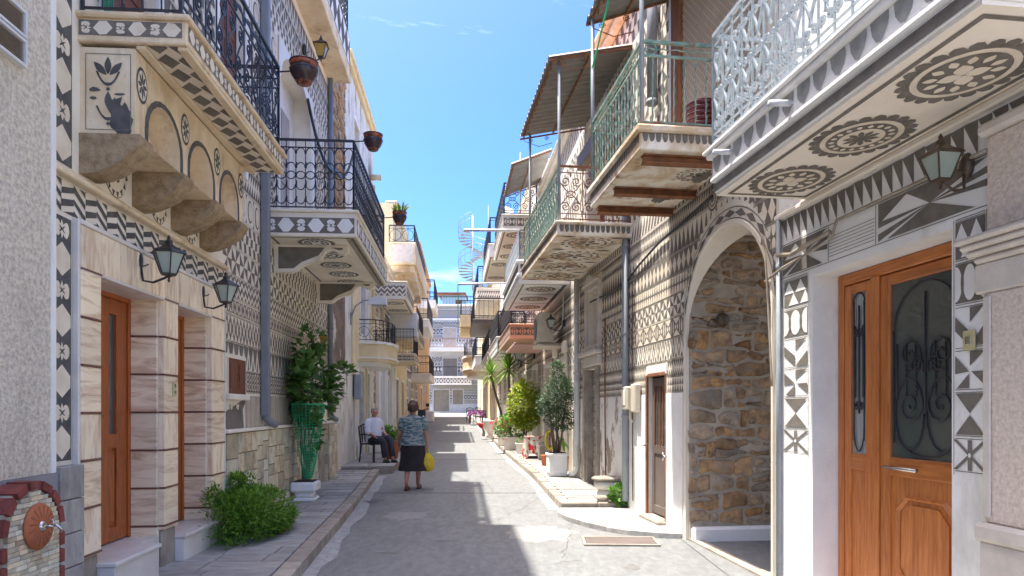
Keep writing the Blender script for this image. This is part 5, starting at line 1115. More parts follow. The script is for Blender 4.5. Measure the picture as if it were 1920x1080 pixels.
# ------------------------------------------------------------------ RIGHT: arched sgraffito house
C0, C1 = uR(13.38), uR(5.92)          # far end, near end
AL, AR_ = uR(7.93), uR(6.0)           # arch jambs
R1 = thing('arched_house', 'brown and cream sgraffito house with tall arched passage and rusty balconies', 'house', frame=FR, u0=C0)
dw = (uR(9.30), uR(8.64), .10, 1.93); nic = (uR(12.65), uR(11.85), 2.62, 3.62); dk = (uR(12.75), uR(11.95), .10, 2.22)
updr = (uR(8.0), uR(6.3), 4.1, 6.9); updr2 = (uR(12.6), uR(11.4), 4.2, 6.6)
ZT = 7.6; zsp, zap = 2.35, 3.34
open_wall(R1, C0, AL, -.1, ZT, [dw, nic, dk, (updr[0], AL, updr[2], updr[3]), updr2][:3]+[updr2], 'plaster', depth=.34, back=5, name='wall')
def archz(u):
    t = (u-AL)/(AR_-AL)*2-1; return zsp+(zap-zsp)*max(0, 1-abs(t)**2.1)**.52
mb = MB(); n = 28; ua = [AL+(AR_-AL)*(.5-.5*math.cos(PI*k/n)) for k in range(n+1)]
for p, q in zip(ua[:-1], ua[1:]):
    mb.quad((p, 0, archz(p)), (q, 0, archz(q)), (q, 0, ZT), (p, 0, ZT)); DD = lambda u_: .32*min(1, max(.06, (u_-AL)/.75)); mb.quad((p, 0, archz(p)), (q, 0, archz(q)), (q, DD(q), archz(q)), (p, DD(p), archz(p)))
    mb.quad((p, DD(p), archz(p)), (q, DD(q), archz(q)), (q, DD(q), 3.5), (p, DD(p), 3.5))
mb.quad((AR_, 0, -.1), (C1, 0, -.1), (C1, 0, ZT), (AR_, 0, ZT)); mb.quad((AR_, 0, -.1), (AR_, 2.0, -.1), (AR_, 2.0, zsp), (AR_, 0, zsp)); mb.quad((AL, 0, ZT), (C1, 0, ZT), (C1, 2.0, ZT), (AL, 2.0, ZT))
mb.quad((AL, .32, 3.5), (C1, .32, 3.5), (C1, 2.0, 3.5), (AL, 2.0, 3.5)); mb.quad((AL, 2.0, 3.5), (C1, 2.0, 3.5), (C1, 2.0, ZT), (AL, 2.0, ZT))
mb.build('arch_wall', 'plaster', R1)
# archivolt: cream band round the opening
mb = MB()
def aoff(k, off):
    p = Vector((ua[k], archz(ua[k]))); a = Vector((ua[max(k-1, 0)], archz(ua[max(k-1, 0)]))); b = Vector((ua[min(k+1, n)], archz(ua[min(k+1, n)]))); t = (b-a).normalized(); nrm = Vector((-t.y, t.x)); return p+nrm*off
ring = [(Vector((AL, .0)), Vector((AL-.07, .0)))]+[(aoff(k, 0), aoff(k, .035)) for k in range(0, n+1)]+[(Vector((AR_, .0)), Vector((AR_+.03, 0)))]
ring[1] = (Vector((AL, zsp)), Vector((AL-.06, zsp+.02))); ring[-2] = (Vector((AR_, zsp)), Vector((AR_+.03, zsp+.02)))
for (p, q), (p2, q2) in zip(ring[:-1], ring[1:]):
    if p2.x < AL+.001 and p2.y < zsp+.05 and p.y < zsp: pass
    mb.quad((p.x, -.025, p.y), (p2.x, -.025, p2.y), (q2.x, -.025, q2.y), (q.x, -.025, q.y)); mb.quad((q.x, -.025, q.y), (q2.x, -.025, q2.y), (q2.x, 0, q2.y), (q.x, 0, q.y))
    mb.quad((p.x, -.025, p.y), (p2.x, -.025, p2.y), (p2.x, .0, p2.y), (p.x, .0, p.y))
mb.build('arch_border', 'plaster', R1)
# the rubble wall of the passage (runs away from the street at the far jamb)
rw = thing('passage_rubble_wall', 'rubble stone wall inside the arched passage with round lamp', 'wall', frame=FR, u0=AL)
WY = -8.20
Q = lambda X, Y, z: (X, Y, z)
# its own frame: x along the passage away from the street (to the right as seen), facing the camera
FP = Frame((FR.pt(AL+.035, -.012).x, FR.pt(AL+.035, -.012).y), (-(-.9915), .13)); rw.location = FP.pt(0); rw.rotation_euler = (0, 0, FP.ang); rw['u0'] = 0.0
mb = MB(); mb.box(0, 4.2, -.0, .3, -.1, 4.6); mb.build('mortar_bed', 'mortar', rw)
rs = random.Random(11)
def zwob(row, x): return .022*math.sin(x*7.3+row*2.1)+.012*math.sin(x*17+row*5.3)
def rstone(x0, x1, z0, z1, row, parent, fac=1.0):
    """one irregular stone filling its place between the wandering bed joints"""
    g = rs.uniform(.004, .013); sl, sr = rs.uniform(-.028, .028), rs.uniform(-.028, .028); n_ = 3
    bot = [(x0+(x1-x0)*k/n_, z0+zwob(row, x0+(x1-x0)*k/n_)+rs.uniform(0, .014)) for k in range(n_+1)]; top = [(x0+(x1-x0)*k/n_, z1+zwob(row+1, x0+(x1-x0)*k/n_)-rs.uniform(0, .014)) for k in range(n_+1)]
    c = min(.03, (x1-x0)*.2, (z1-z0)*.3)
    P = [(bot[0][0]+g+c*rs.uniform(.3, 1), bot[0][1]+g)]+[(p[0], p[1]+g) for p in bot[1:-1]]+[(bot[-1][0]-g-c*rs.uniform(.3, 1), bot[-1][1]+g), (bot[-1][0]-g+sr*.3, bot[-1][1]+g+c*rs.uniform(.4, 1))]
    P += [(top[-1][0]-g+sr, top[-1][1]-g-c*rs.uniform(.4, 1)), (top[-1][0]-g-c*rs.uniform(.3, 1), top[-1][1]-g)]+[(p[0], p[1]-g) for p in top[-2:0:-1]]+[(top[0][0]+g+c*rs.uniform(.3, 1), top[0][1]-g), (top[0][0]+g+sl, top[0][1]-g-c), (bot[0][0]+g+sl*.4, bot[0][1]+g+c)]
    cx = sum(p[0] for p in P)/len(P); cz = sum(p[1] for p in P)/len(P); n = len(P); d = rs.uniform(.012, .042)
    vs = [(p[0]-cx, .004, p[1]-cz) for p in P]+[((p[0]-cx)*.95, -d*rs.uniform(.4, .8), (p[1]-cz)*.92) for p in P]+[((p[0]-cx)*.55+rs.uniform(-.012, .012), -d*rs.uniform(.75, 1.25), (p[1]-cz)*.55) for p in P]+[(rs.uniform(-.03, .03), -d*rs.uniform(.9, 1.3), 0)]
    fs = [(k, (k+1) % n, n+(k+1) % n, n+k) for k in range(n)]+[(n+k, n+(k+1) % n, 2*n+(k+1) % n, 2*n+k) for k in range(n)]+[(2*n+k, 2*n+(k+1) % n, 3*n) for k in range(n)]
    mb = MB(); mb.add(vs, fs, 0, rs.random() < .5); return mb.build('stone', 'rubble', parent, loc=(cx, 0, cz), abs_frame=False)
z = .19; row = 0
while z < 3.5:
    big = z < 2.2; hh = rs.uniform(.12, .24) if big else rs.uniform(.07, .12)
    x = rs.uniform(-.04, .0)
    while x < 1.66:
        w = min(rs.choice([.10, .16, .22, .28, .36, .42])*rs.uniform(.8, 1.2), .45) if big else rs.uniform(.12, .42)
        if big and hh > .15 and rs.random() < .38:
            m_ = z+hh*rs.uniform(.38, .6); rstone(x, x+w, z, m_-.004, row+.31, rw); q = x+w*rs.uniform(.4, .7)
            if w > .22: rstone(x, q, m_, z+hh, row, rw); rstone(q, x+w, m_, z+hh, row, rw)
            else: rstone(x, x+w, m_, z+hh, row, rw)
        elif rs.random() < (1.0 if big else .86): rstone(x, x+w, z, z+hh, row, rw)
        x += w
    z += hh; row += 1
mb = MB(); mb.box(0, 4.2, -.10, .0, -.1, .17, bev=.03); mb.build('limewashed_ledge', 'plaster_white', rw)
sheet('passage_floor', [(y, 1.95, 6.5) for y in (5.4, 8.4)], 'road', .008)
bl = thing('round_wall_lamp', 'round brass bulkhead lamp on the rubble wall inside the arch', 'lamp', FP.pt(.36, .0, 2.52), FP.ang)
mb = MB(); mb.lathe([(0, .02), (.03, .02), (.065, -.0), (.078, -.03), (.065, -.06), (.03, -.078), (0, -.08)], (0, -.03, 0), 14, axis='y'); mb.build('lamp_body', 'bronze', bl)
mb = MB(); mb.lathe([(.079, -.005), (.084, -.012), (.079, -.02)], (0, -.05, 0), 14, axis='y'); mb.tube([(-.05, -.02, 0), (-.12, -.02, .01), (-.15, -.02, -.03), (-.155, -.02, -.09)], .009, 6); mb.build('lamp_rim_and_cable', 'bronze', bl)
# sgraffito bands
W = wallmap(0)
TAB_R = [(1.715, 1.89, 'spike'), (1.905, 2.10, 'qtri'), (2.125, 2.35, 'vee'), (2.37, 2.61, 'petal'), (2.64, 2.87, 'pin'), (2.895, 3.10, 'tongue'), (3.125, 3.36, 'diamond'), (3.385, 3.62, 'tri'), (3.655, 3.85, 'qtri'), (3.9, 4.15, 'arrow'), (4.2, 4.6, 'para'), (4.65, 5.0, 'herring2'), (5.05, 5.4, 'para'), (5.45, 5.8, 'pin'), (5.9, 6.3, 'para'), (6.35, 6.7, 'star'), (6.8, 7.3, 'para')]
PR = {'spike': 1}
hl = [(dw[0]-.10, dw[1]+.06, 0, dw[3]+.16), (nic[0]-.16, nic[1]+.16, nic[2]-.34, nic[3]+.22), (dk[0]-.16, dk[1]+.12, 0, dk[3]+.3), (updr2[0]-.1, updr2[1]+.1, updr2[2], updr2[3]), (updr[0]-.15, 0, updr[2], updr[3]+.15)]
archh = []
for k in range(n):
    p, q = ua[k], ua[k+1]; archh.append((p-.004, q+.004, -1, max(archz(p), archz(q))+.22))
archh.append((AL-.13, AL+.02, -1, zsp+.25)); archh.append((AL-.11, AL+.05, zsp+.2, zsp+.55)); archh.append((AR_-.05, AR_+.2, -1, zsp+.15))
pb = MB(); bands(pb, W, C0+.05, C1-.03, TAB_R, hl+archh)
for o0, o1 in ((.045, .055), (.15, .16)):
    for k in range(n):
        p0, p1, q1, q0 = aoff(k, o0), aoff(k+1, o0), aoff(k+1, o1), aoff(k, o1); poly_to(pb, [tuple(p0), tuple(p1), tuple(q1), tuple(q0)], W, .5, 0)
for k in range(2, n-1):
    c_ = aoff(k, .10)
    if k % 2: poly_to(pb, [tuple(aoff(k, .065)), tuple(aoff(k+1, .10)), tuple(aoff(k, .14)), tuple(aoff(k-1, .10))], W, .6, 0)
for sg, uu, zz in ((1, (AL+AR_)/2-.28, 3.70), (-1, (AL+AR_)/2+.28, 3.70)): rosette(pb, W, uu, zz, .13, 1)
pb.build('sgraffito', ['dark', 'light'], R1, kind='stuff')
pb = MB()
for x0, x1 in ((C0+.1, dk[0]-.15), (dk[1]+.14, uR(10.25))):
    poly_to(pb, [(x0, .2), (x1, .2), (x1, 1.69), (x0, 1.69)], W, 0, 0)
pb.build('peeling_plinth', ['peeled'], R1, kind='stuff')
mb = MB(); mb.box(uR(10.2), dw[0]-.06, -.012, -.001, -.05, 1.70); mb.box(dw[1]+.03, AL-.14, -.012, -.001, -.05, 1.70); mb.box(dw[0]-.06, dw[1]+.05, -.012, -.001, dw[3]+.02, dw[3]+.14); mb.build('white_plinth', 'plaster_white', R1)
# wooden door with iron grille
mb = MB(); a, b, c, d = dw
mb.box(a-.055, a, -.03, .10, c, d+.03, bev=.008); mb.box(b, b+.02, -.02, .10, c, d+.03, bev=.008); mb.box(a, b, -.02, .10, d, d+.05, bev=.008); df = mb.build('door_frame', 'oldwood', R1)
mb = MB(); mb.box(a+.005, a+.08, .05, .09, c+.03, d-.01, bev=.006); mb.box(b-.08, b-.005, .05, .09, c+.03, d-.01, bev=.006); mb.box(a+.08, b-.08, .05, .09, d-.12, d-.01, bev=.006); mb.box(a+.08, b-.08, .05, .09, .92, 1.03, bev=.006); mb.box(a+.08, b-.08, .05, .09, c+.03, c+.14, bev=.006); dl = mb.build('door_leaf', 'greywood', df)
mb = MB(); mb.box(a+.08, b-.08, .065, .075, c+.14, .92); mb.build('lower_panel', 'greywood', df)
mb = MB(); mb.box(a+.08, b-.08, .075, .08, 1.03, d-.12); mb.build('glass_pane', 'glass', df)
mb = MB()
for k in range(5): x = a+.12+k*(b-a-.24)/4; mb.tube([(x, .045, 1.02), (x, .045, d-.12)], .009, 4)
mb.build('window_bars', 'iron_rust', df)
mb = MB(); mb.tube([(a-.03, -.03, 1.02), (a-.03, -.07, 1.02), (a+.03, -.075, 1.02)], .01, 6); mb.tube([(b+.06, -.01, .92), (b+.06, -.06, .92)], .014, 6); mb.tube([(b+.06, -.06, .87), (b+.06, -.06, .96)], .009, 6); mb.build('handle', 'steel', df)
mb = MB(); mb.box(a-.06, b+.04, -.12, .3, .02, .11, bev=.02); mb.build('doorstep', 'kerb', R1)
# window niche with hood and sill, dark doorway below
a, b, c, d = nic
mb = MB(); mb.box(a-.12, a, -.05, 0, c, d, bev=.01); mb.box(b, b+.12, -.05, 0, c, d, bev=.01); mb.box(a-.12, b+.12, -.05, 0, d, d+.10, bev=.01); mb.prism([(a-.16, d+.10), (b+.16, d+.10), ((a+b)/2, d+.26)], 'xz', -.10, 0); nf = mb.build('niche_frame', 'grey_marble_s', R1)
mb = MB(); mb.box(a-.17, b+.17, -.10, 0, c-.09, c, bev=.02); mb.box(a-.22, b+.22, -.16, 0, c-.17, c-.09, bev=.02); mb.box(a-.19, b+.19, -.08, 0, c-.36, c-.17, bev=.02); mb.build('niche_sill', 'grey_marble_s', R1)
mb = MB(); mb.box(a+.003, b-.003, .20, .33, c, d); mb.build('blocked_panel', 'grey_base', nf)
for j in range(8):
    for i in range(3): piece('block', 'grey_marble_s', nf, a+.01+i*(b-a-.02)/3, a+.01+(i+1)*(b-a-.02)/3-.01, .185, .199, c+.005+j*(d-c)/8, c+(j+1)*(d-c)/8-.005, .003)
a, b, c, d = dk
for j in range(17):
    for i in range(2): piece('brick', 'kerb', R1, a+.04+i*(b-a-.08)/2+.005, a+.04+(i+1)*(b-a-.08)/2-.005, .10, .3, c+.01+j*.124, c+.12+j*.124, .006)
mb = MB(); mb.box(a, a+.04, -.02, .3, c, d, bev=.005); mb.box(b-.04, b, -.02, .3, c, d, bev=.005); mb.box(a-.12, a-.001, -.06, 0, c, d+.12, bev=.01); mb.box(b+.001, b+.12, -.06, 0, c, d+.12, bev=.01); mb.box(a, b, -.06, 0, d+.001, d+.12, bev=.01); mb.build('doorway_jambs', 'kerb', R1)
# upper door with lattice beside the rusty balcony
a, b, c, d = updr
mb = MB(); mb.box(a-.32, a, -.06, -.002, c, d+.1, bev=.01); mb.build('timber_casing', 'oldwood', R1); mb = MB(); mb.box(a-.42, a-.325, -.05, -.002, c, d+.1, bev=.01); mb.build('white_frame', 'white_metal', R1)
mb = MB(); mb.box(a+.0, uR(6.1), -.03, -.002, c, d); lt = mb.build('lattice_backing', 'lace', R1)
mb = MB(); w, hh = uR(6.1)-a, d-c; st = .095
k = -int(hh/st)
while k*st < w:
    x0 = k*st
    pts = clip([(x0, 0), (x0+.012, 0), (x0+hh+.012, hh), (x0+hh, hh)], 0, w, 0, hh); 
    if pts: mb.add([(a+p[0], -.042, c+p[1]) for p in pts], [tuple(range(len(pts)))])
    pts = clip([(x0, hh), (x0+.012, hh), (x0+hh+.012, 0), (x0+hh, 0)], 0, w, 0, hh)
    if pts: mb.add([(a+p[0], -.038, c+p[1]) for p in pts], [tuple(range(len(pts)))])
    k += 1
mb.build('lattice', 'plaster_warm', lt, kind='stuff')
mb = MB(); a, b, c, d = updr2; mb.box(a+.02, b-.02, .2, .25, c, d); mb.build('upper_shutter', 'brickred', R1); mb = MB(); mb.box(a-.08, a, -.03, 0, c, d); mb.box(b, b+.08, -.03, 0, c, d); mb.box(a-.08, b+.08, -.031, 0, d, d+.08); mb.build('upper_frame', 'plaster_white', R1)
mb = MB(); mb.box(C0, C1, -.12, -.001, 7.3, 7.42, bev=.02); mb.box(C0, C1, -.2, -.001, 7.5, 7.6, bev=.02); mb.build('cornice', 'plaster_warm', R1)
# rusty balcony
x0, x1 = uR(8.50), uR(6.60)
mb = MB(); mb.box(x0, x1, -1.0, 0, 3.93, 4.09, bev=.012); mb.box(x0-.04, x1+.04, -1.04, 0, 4.09, 4.16, bev=.015); s1 = mb.build('balcony_slab', 'slab_stained', R1)
pb = MB(); band(pb, endmap(x1, 1), -.98, -.02, 3.99, 4.09, 'scale'); band(pb, wallmap(-1.0), x0+.02, x1-.02, 3.99, 4.09, 'scale'); 
rosette(pb, softmap(3.93), x0+.62, -.25, .2, 4); rosette(pb, softmap(3.93), x0+1.3, -.22, .2, 4)
for q in ((x0+.55, -.3, .24, .1), (x0+.6, -.2, .15, .12), (x0+1.25, -.12, .2, .08)): poly_to(pb, blot(*q), softmap(3.93), .5, 0)
pb.build('painted_ornament', ['dark', 'light'], s1, kind='stuff')
for xx in (x0+.10, x0+.80, x1-.14): mb = MB(); mb.box(xx-.05, xx+.05, -.93, .0, 3.915, 3.9295); mb.box(xx-.006, xx+.006, -.93, 0, 3.86, 3.915); mb.box(xx-.05, xx+.05, -.93, 0, 3.845, 3.8595, bev=.003); mb.build('steel_beam', 'iron_rust', s1)
railing([(x0+.04, -.02), (x0+.04, -.97), (x1-.04, -.97), (x1-.04, -.02)], 4.16, .80, 'twist', 'iron_green', s1, spacing=.105, r=.0085)
mb = MB(); mb.box(x0, x1, -1.0, -.94, 4.161, 4.18); mb.box(x1-.07, x1-.01, -.94, 0, 4.161, 4.18); mb.build('rusty_base_rail', 'iron_rust', s1)
def canopy(parent, x0, x1, yo, z_in, z_out, yi=0.0, posts=(), zrail=4.1, scroll=True):
    mb = MB(); n = int((x1-x0)/.03); per = .17
    P = [(x0+(x1-x0)*k/n, .026*math.sin(2*PI*(x0+(x1-x0)*k/n)/per)) for k in range(n+1)]
    def zz(y): return z_in+(z_out-z_in)*(y-yi)/(yo-yi)
    mb2 = MB()
    for tgt, dz in ((mb, 0), (mb2, .012)):
        for (xa, wa), (xb, wb) in zip(P[:-1], P[1:]): tgt.quad((xa, yi, z_in+wa+dz), (xb, yi, z_in+wb+dz), (xb, yo, z_out+wb+dz), (xa, yo, z_out+wa+dz))
    c = mb.build('canopy_sheet', 'corr', parent); mb2.build('painted_top', 'corr_top', c)
    mb = MB(); f = .017
    for y in (yo+.06, (yi+yo)/2): mb.tube([(x0+.02, y, zz(y)-.04), (x1-.02, y, zz(y)-.04)], f, 4)
    for x in (x0+.03, x1-.03): mb.tube([(x, yi, z_in-.045), (x, yo, z_out-.045)], f, 4)
    if scroll:
        for x in (x0+.03, x1-.03):
            for sg in (0, 1):
                yy = yo+.2+.3*sg; mb.tube([(x, yy+q[0], zz(yy)-.11+q[1]) for q in spiral(0, 0, .045, .008, 0, 3.6*PI, 12)], .006, 4)
            mb.tube([(x, yo+.1, zz(yo)-.08), (x, yo+.35, zz(yo)-.16), (x, yo+.6, zz(yo)-.08)], .006, 4)
        k = x0+.15
        while k < x1-.1: mb.tube([(k+q[0], yo+.06, z_out-.09+q[1]) for q in spiral(0, 0, .04, .008, 0, 3.4*PI, 10)], .006, 4); k += .24
    mb.build('canopy_frame', 'iron_rust', c)
    for (x, y) in posts: mb = MB(); mb.tube([(x, y, zrail), (x, y, zz(y)-.05)], .022, 8); mb.build('canopy_post', 'pipe', c)
    return c
canopy(R1, x0-.15, x1+.9, -1.02, 6.62, 6.25, posts=((x0+.0, -.97), (x1-.04, -.97)), zrail=4.16)
mb = MB()
for k in range(6): z = 4.19+.052*k; mb.lathe([(.15, z), (.165, z+.02), (.16, z+.045), (.15, z+.05)], (x1-.25, -.28, 0), 18)
mj = thing('glazed_jar', 'maroon glazed ribbed jar standing on the rusty green balcony', 'jar', frame=FR); mj.location = FR.pt(0, 0, 0)
mb.build('jar_body', 'maroon', mj, abs_frame=False); mj.location = FR.pt(0)
# scroll balcony beyond, with cast iron front
x0, x1 = uR(13.5), uR(10.05)
def soffR2(pb, mp_, a, b, yf, y0):
    for k in range(4): rosette(pb, mp_, a+(k+.5)*(b-a)/4, (yf+y0)/2, .38, 4, sx=1.0, sy=1.15)
    for k in range(5):
        for sg in (-1, 1): poly_to(pb, petalp(a+k*(b-a)/4+(.08 if k == 0 else -.08 if k == 4 else 0), (yf+y0)/2+sg*.36, PI/2, -.12, .12, .045), mp_, .7, 0)
s2 = balcony(R1, x0, x1, 4.0, .20, 1.10, 'slab_stained', 'iron_rust', None, fascia='scale', soffit=soffR2, fmargin=(.15, .8))
railing([(x0+.05, -1.06), (x1-.05, -1.06)], 4.2, .80, 'cast', 'iron_green', s2, spacing=.20, r=.0075)
railing([(x1-.05, -1.06), (x1-.05, -.02)], 4.2, .80, 'scroll', 'iron_rust', s2, spacing=.35, r=.008); railing([(x0+.05, -1.06), (x0+.05, -.02)], 4.2, .80, 'scroll', 'iron_rust', s2, spacing=.35, r=.008)
canopy(R1, x0+.55, x1+.05, -1.22, 6.78, 6.52, posts=((x0+.75, -1.06), (x1-.05, -1.06)), zrail=4.2)
mb = MB(); mb.box(uR(11.2)-.25, uR(9.7), -.35, -.24, 5.55, 5.66, bev=.01); mb.box(uR(11.2)-.2, uR(9.6), -.30, -.22, 5.3, 5.38, bev=.01); mb.box(uR(11.4), uR(9.7), -.5, -.36, 5.4, 5.62, bev=.01); mb.build('stored_timber', 'greywood', s2)
# pipes, meter, cables, capital
drainpipe('long grey blue drainpipe right of the meter boxes on the arched house', FR, uR(10.16), .16, 4.6, 'pipe', .050, .06, 0, (3.9, 2.6, 1.4))
drainpipe('pale drainpipe behind the ficus at the corner of the arched house', FR, uR(13.3), .24, 4.0, 'pipe_white', .050, .07, -1, (3.2, 2.2))
dp = thing('drainpipe', 'short grey downpipe stub hanging open above the canopies', 'drainpipe', frame=FR); dp.location = FR.pt(uR(8.9)); mb = MB(); mb.tube([(0, -.09, 5.42), (0, -.09, 7.5)], .065, 12); mb.tube([(0, -.09, 5.41), (0, -.09, 5.47)], .073, 12); mb.build('pipe', 'pipe_dark', dp)
mt = thing('meter_box', 'cream electricity meter boxes stacked beside the old wooden door', 'meter box', frame=FR); mt.location = FR.pt(uR(9.93))
mb = MB(); mb.box(-.10, .16, -.16, -.015, 1.50, 1.83, bev=.02); mb.build('box_body', 'acbox', mt); mb = MB(); mb.box(.17, .36, -.11, -.015, 1.46, 1.86, bev=.02); mb.build('second_box', 'acbox', mt); mb = MB(); mb.box(-.07, .10, -.168, -.161, 1.56, 1.78, bev=.003); mb.tube([(0, -.06, 1.5), (.0, -.06, 1.38), (.04, -.04, 1.32)], .02, 6); mb.build('cover', 'plaster_cream', mt)
def cable(label, frame, pts, r=.012, m_='iron', n=5, name='cable'):
    t = thing(name, label, 'cable', frame=frame); u = pts[0][0]; t.location = frame.pt(u)
    mb = MB(); P = []
    for (a, b) in zip(pts[:-1], pts[1:]):
        for k in range(6): P.append(Vector(a).lerp(Vector(b), k/6))
    P.append(Vector(pts[-1])); mb.tube([(p.x-u, p.y, p.z) for p in P], r, n); return mb.build('cable_run', m_, t)
cable('bundle of dark cables sagging along the wall under the rusty balcony', FR, [(uR(12.4), -.03, 3.42), (uR(11), -.03, 3.37), (uR(10.2), -.03, 3.38), (uR(9.6), -.035, 3.50), (uR(8.8), -.03, 3.62), (uR(8.0), -.03, 3.66), (uR(7.2), -.03, 3.72)], .016)
cable('rust brown conduit running down the wall by the dark doorway', FR, [(uR(11.4), -.03, 3.0), (uR(11.4), -.03, 1.5), (uR(11.35), -.03, .3)], .012, 'iron_rust')
cable('thin brown cable beside the long drainpipe', FR, [(uR(9.95), -.02, 3.3), (uR(9.93), -.03, 2.0), (uR(9.9), -.03, .2)], .008, 'bronze')
cp = thing('column_capital', 'old marble column capital on the pavement against the peeling wall', 'column capital', (1.50, 10.75, gz(10.7)+.12), .2)
mb = MB(); mb.lathe([(.10, 0), (.17, .02), (.19, .07), (.17, .11), (.13, .13)], (0, 0, 0), 16); mb.lathe([(.14, .132), (.20, .15), (.23, .20), (.22, .25), (.18, .27)], (.0, 0, 0), 18); mb.build('capital_stone', 'marble_white', cp)
mb = MB(); mb.lathe([(.20, .272), (.245, .285), (.25, .31), (.22, .325), (0, .328)], (-.02, 0, 0), 18); mb.build('capital_top', 'kerb', cp)
sp = thing('drain_cover', 'flat grey brown slatted drain cover in the road before the low step', 'drain cover', (1.22, 7.86, .0), -.04)
mb = MB(); mb.box(-.42, .42, -.26, -.225, .003, .022, bev=.003); mb.box(-.42, .42, .205, .24, .003, .022, bev=.003); mb.box(-.42, -.39, -.225, .205, .003, .022); mb.box(.39, .42, -.225, .205, .003, .022); mb.build('cover_frame', 'kerb', sp)
for k in range(7): piece('slat', 'greywood', sp, -.385, .385, -.222+.061*k, -.222+.061*k+.052, .004, .019, .004, abs_frame=False)

# ------------------------------------------------------------------ RIGHT: white balcony house with the orange door
D0, D1 = uR(5.915), uR(1.2)
R0 = thing('white_balcony_house', 'whitewashed sgraffito house with orange wooden door below the big white balcony', 'house', frame=FR, u0=D0)
od = (uR(5.40), uR(3.985), -.05, 2.54); up0 = (uR(4.6), uR(3.6), 3.6, 5.8)
open_wall(R0, D0, D1, -.1, 7.7, [od, up0], 'plaster_white', depth=.26, back=5)
a, b, c, d = od; y = .235
mb = MB(); fw = .07
mb.box(a+.003, a+fw, y-.03, y+.02, c, d, bev=.01); mb.box(b-fw, b-.003, y-.03, y+.02, c, d, bev=.01); px1 = a+.40
mb.box(px1, px1+.09, y-.035, y+.02, c, d-.08, bev=.01)
df = mb.build('door_frame', 'wood', R0)
mb = MB(); mb.box(a+fw, b-fw, y-.03, y+.02, d-.085, d-.002, bev=.01); mb.build('frame_head', 'wood_h', df)
def leafpane(x0, x1, zg0, zg1, big):
    mb = MB(); st = .075 if not big else .10
    mb.box(x0, x0+st, y-.018, y+.02, c, d-.09, bev=.01); mb.box(x1-st, x1, y-.018, y+.02, c, d-.09, bev=.01); lf = mb.build('door_leaf', 'wood', df)
    piece('leaf_rail', 'wood_h', df, x0+st, x1-st, y-.018, y+.02, zg1, d-.09, .01); piece('leaf_rail', 'wood_h', df, x0+st, x1-st, y-.018, y+.02, zg0-.13, zg0, .01)
    mb = MB(); mb.box(x0+st, x1-st, y+.0, y+.018, c, zg0-.13); mb.build('lower_panel', 'wood', df)
    if big:
        xa, xb, za, zb = x0+st+.09, x1-st-.09, zg0-.85, zg0-.28; k = .09
        oc = lambda e: [(xa-e+k, za-e), (xb+e-k, za-e), (xb+e, za-e+k), (xb+e, zb+e-k), (xb+e-k, zb+e), (xa-e+k, zb+e), (xa-e, zb+e-k), (xa-e, za-e+k)]
        mb = MB(); O, I = oc(.03), oc(0)
        for q in range(8): mb.add([(O[q][0], y-.0, O[q][1]), (O[(q+1) % 8][0], y, O[(q+1) % 8][1]), (O[(q+1) % 8][0]*.5+I[(q+1) % 8][0]*.5, y-.022, O[(q+1) % 8][1]*.5+I[(q+1) % 8][1]*.5), (O[q][0]*.5+I[q][0]*.5, y-.022, O[q][1]*.5+I[q][1]*.5), (I[(q+1) % 8][0], y-.004, I[(q+1) % 8][1]), (I[q][0], y-.004, I[q][1])], [(0, 1, 2, 3), (3, 2, 4, 5)])
        mb.prism(oc(-.03), 'xz', y-.012, y); mb.build('raised_panel', 'wood', df)
    mb = MB(); mb.box(x0+st, x1-st, y+.004, y+.010, zg0, zg1); mb.build('glass_pane', 'glass' if big else 'curtained_glass', df)
    # iron scroll grille in front of the pane
    mb = MB(); gx0, gx1 = x0+st+.02, x1-st-.02; cx = (gx0+gx1)/2; w = gx1-gx0; n_ = 7 if big else 3; yy = y-.006
    T = lambda pts, r_=.006: mb.tube([(p[0], yy, p[1]) for p in pts], r_, 5)
    for k in range(n_): x = gx0+w*(k+.5)/n_; T([(x, zg0+.42), (x, zg1-(.42 if big else .25))])
    T(arc(cx, zg1-w*.52, w*.48, 0, PI, 14)); T([(gx0+.01, zg0+.1), (gx0+.01, zg1-w*.5)]); T([(gx1-.01, zg0+.1), (gx1-.01, zg1-w*.5)])
    q = w*.22
    for sg in (-1, 1):
        T([(cx+sg*p[0], p[1]) for p in spiral(q*1.05, zg1-.50*(1 if big else .6), .008, q*.9, 0, 3.6*PI, 20)], .007); T([(cx+sg*p[0], p[1]) for p in spiral(q*1.0, zg0+.36, .01, q*.95, 0, -3.4*PI, 20)], .007)
    T(arc(cx, zg0+.2, w*.44, PI, 2*PI, 14, .18)); T([(cx, zg0+.3), (cx, zg1-.1)], .007)
    if big:
        for sg in (-1, 1): T([(cx+sg*p[0], p[1]) for p in spiral(q*.6, zg0+.62, .008, q*.5, 0, 3.2*PI, 16)], .006); T(arc(cx+sg*w*.24, zg0+.3, w*.22, 0, 2*PI, 18, .24), .006)
    mb.build('iron_grille', 'iron', df)
leafpane(a+fw, px1, 1.17, d-.16, False); leafpane(px1+.09, b-fw, 1.17, d-.17, True)
mb = MB(); hx = px1+.09; mb.tube([(hx+.10, y-.06, 1.10), (hx+.42, y-.06, 1.10)], .013, 10); mb.tube([(hx+.14, y-.02, 1.10), (hx+.14, y-.06, 1.10)], .009, 6); mb.tube([(hx+.38, y-.02, 1.10), (hx+.38, y-.06, 1.10)], .009, 6); mb.build('door_handle', 'steel', df)
mb = MB(); mb.box(a+.1, b, .1, .26, c+.0, .01); mb.box(a, b, -.1, .24, -.06, .035, bev=.01); mb.build('threshold', 'marble_white', R0)
mb = MB(); mb.box(up0[0], up0[1], .1, .14, up0[2], up0[3]); mb.build('upper_shutter', 'greencloth', R0)
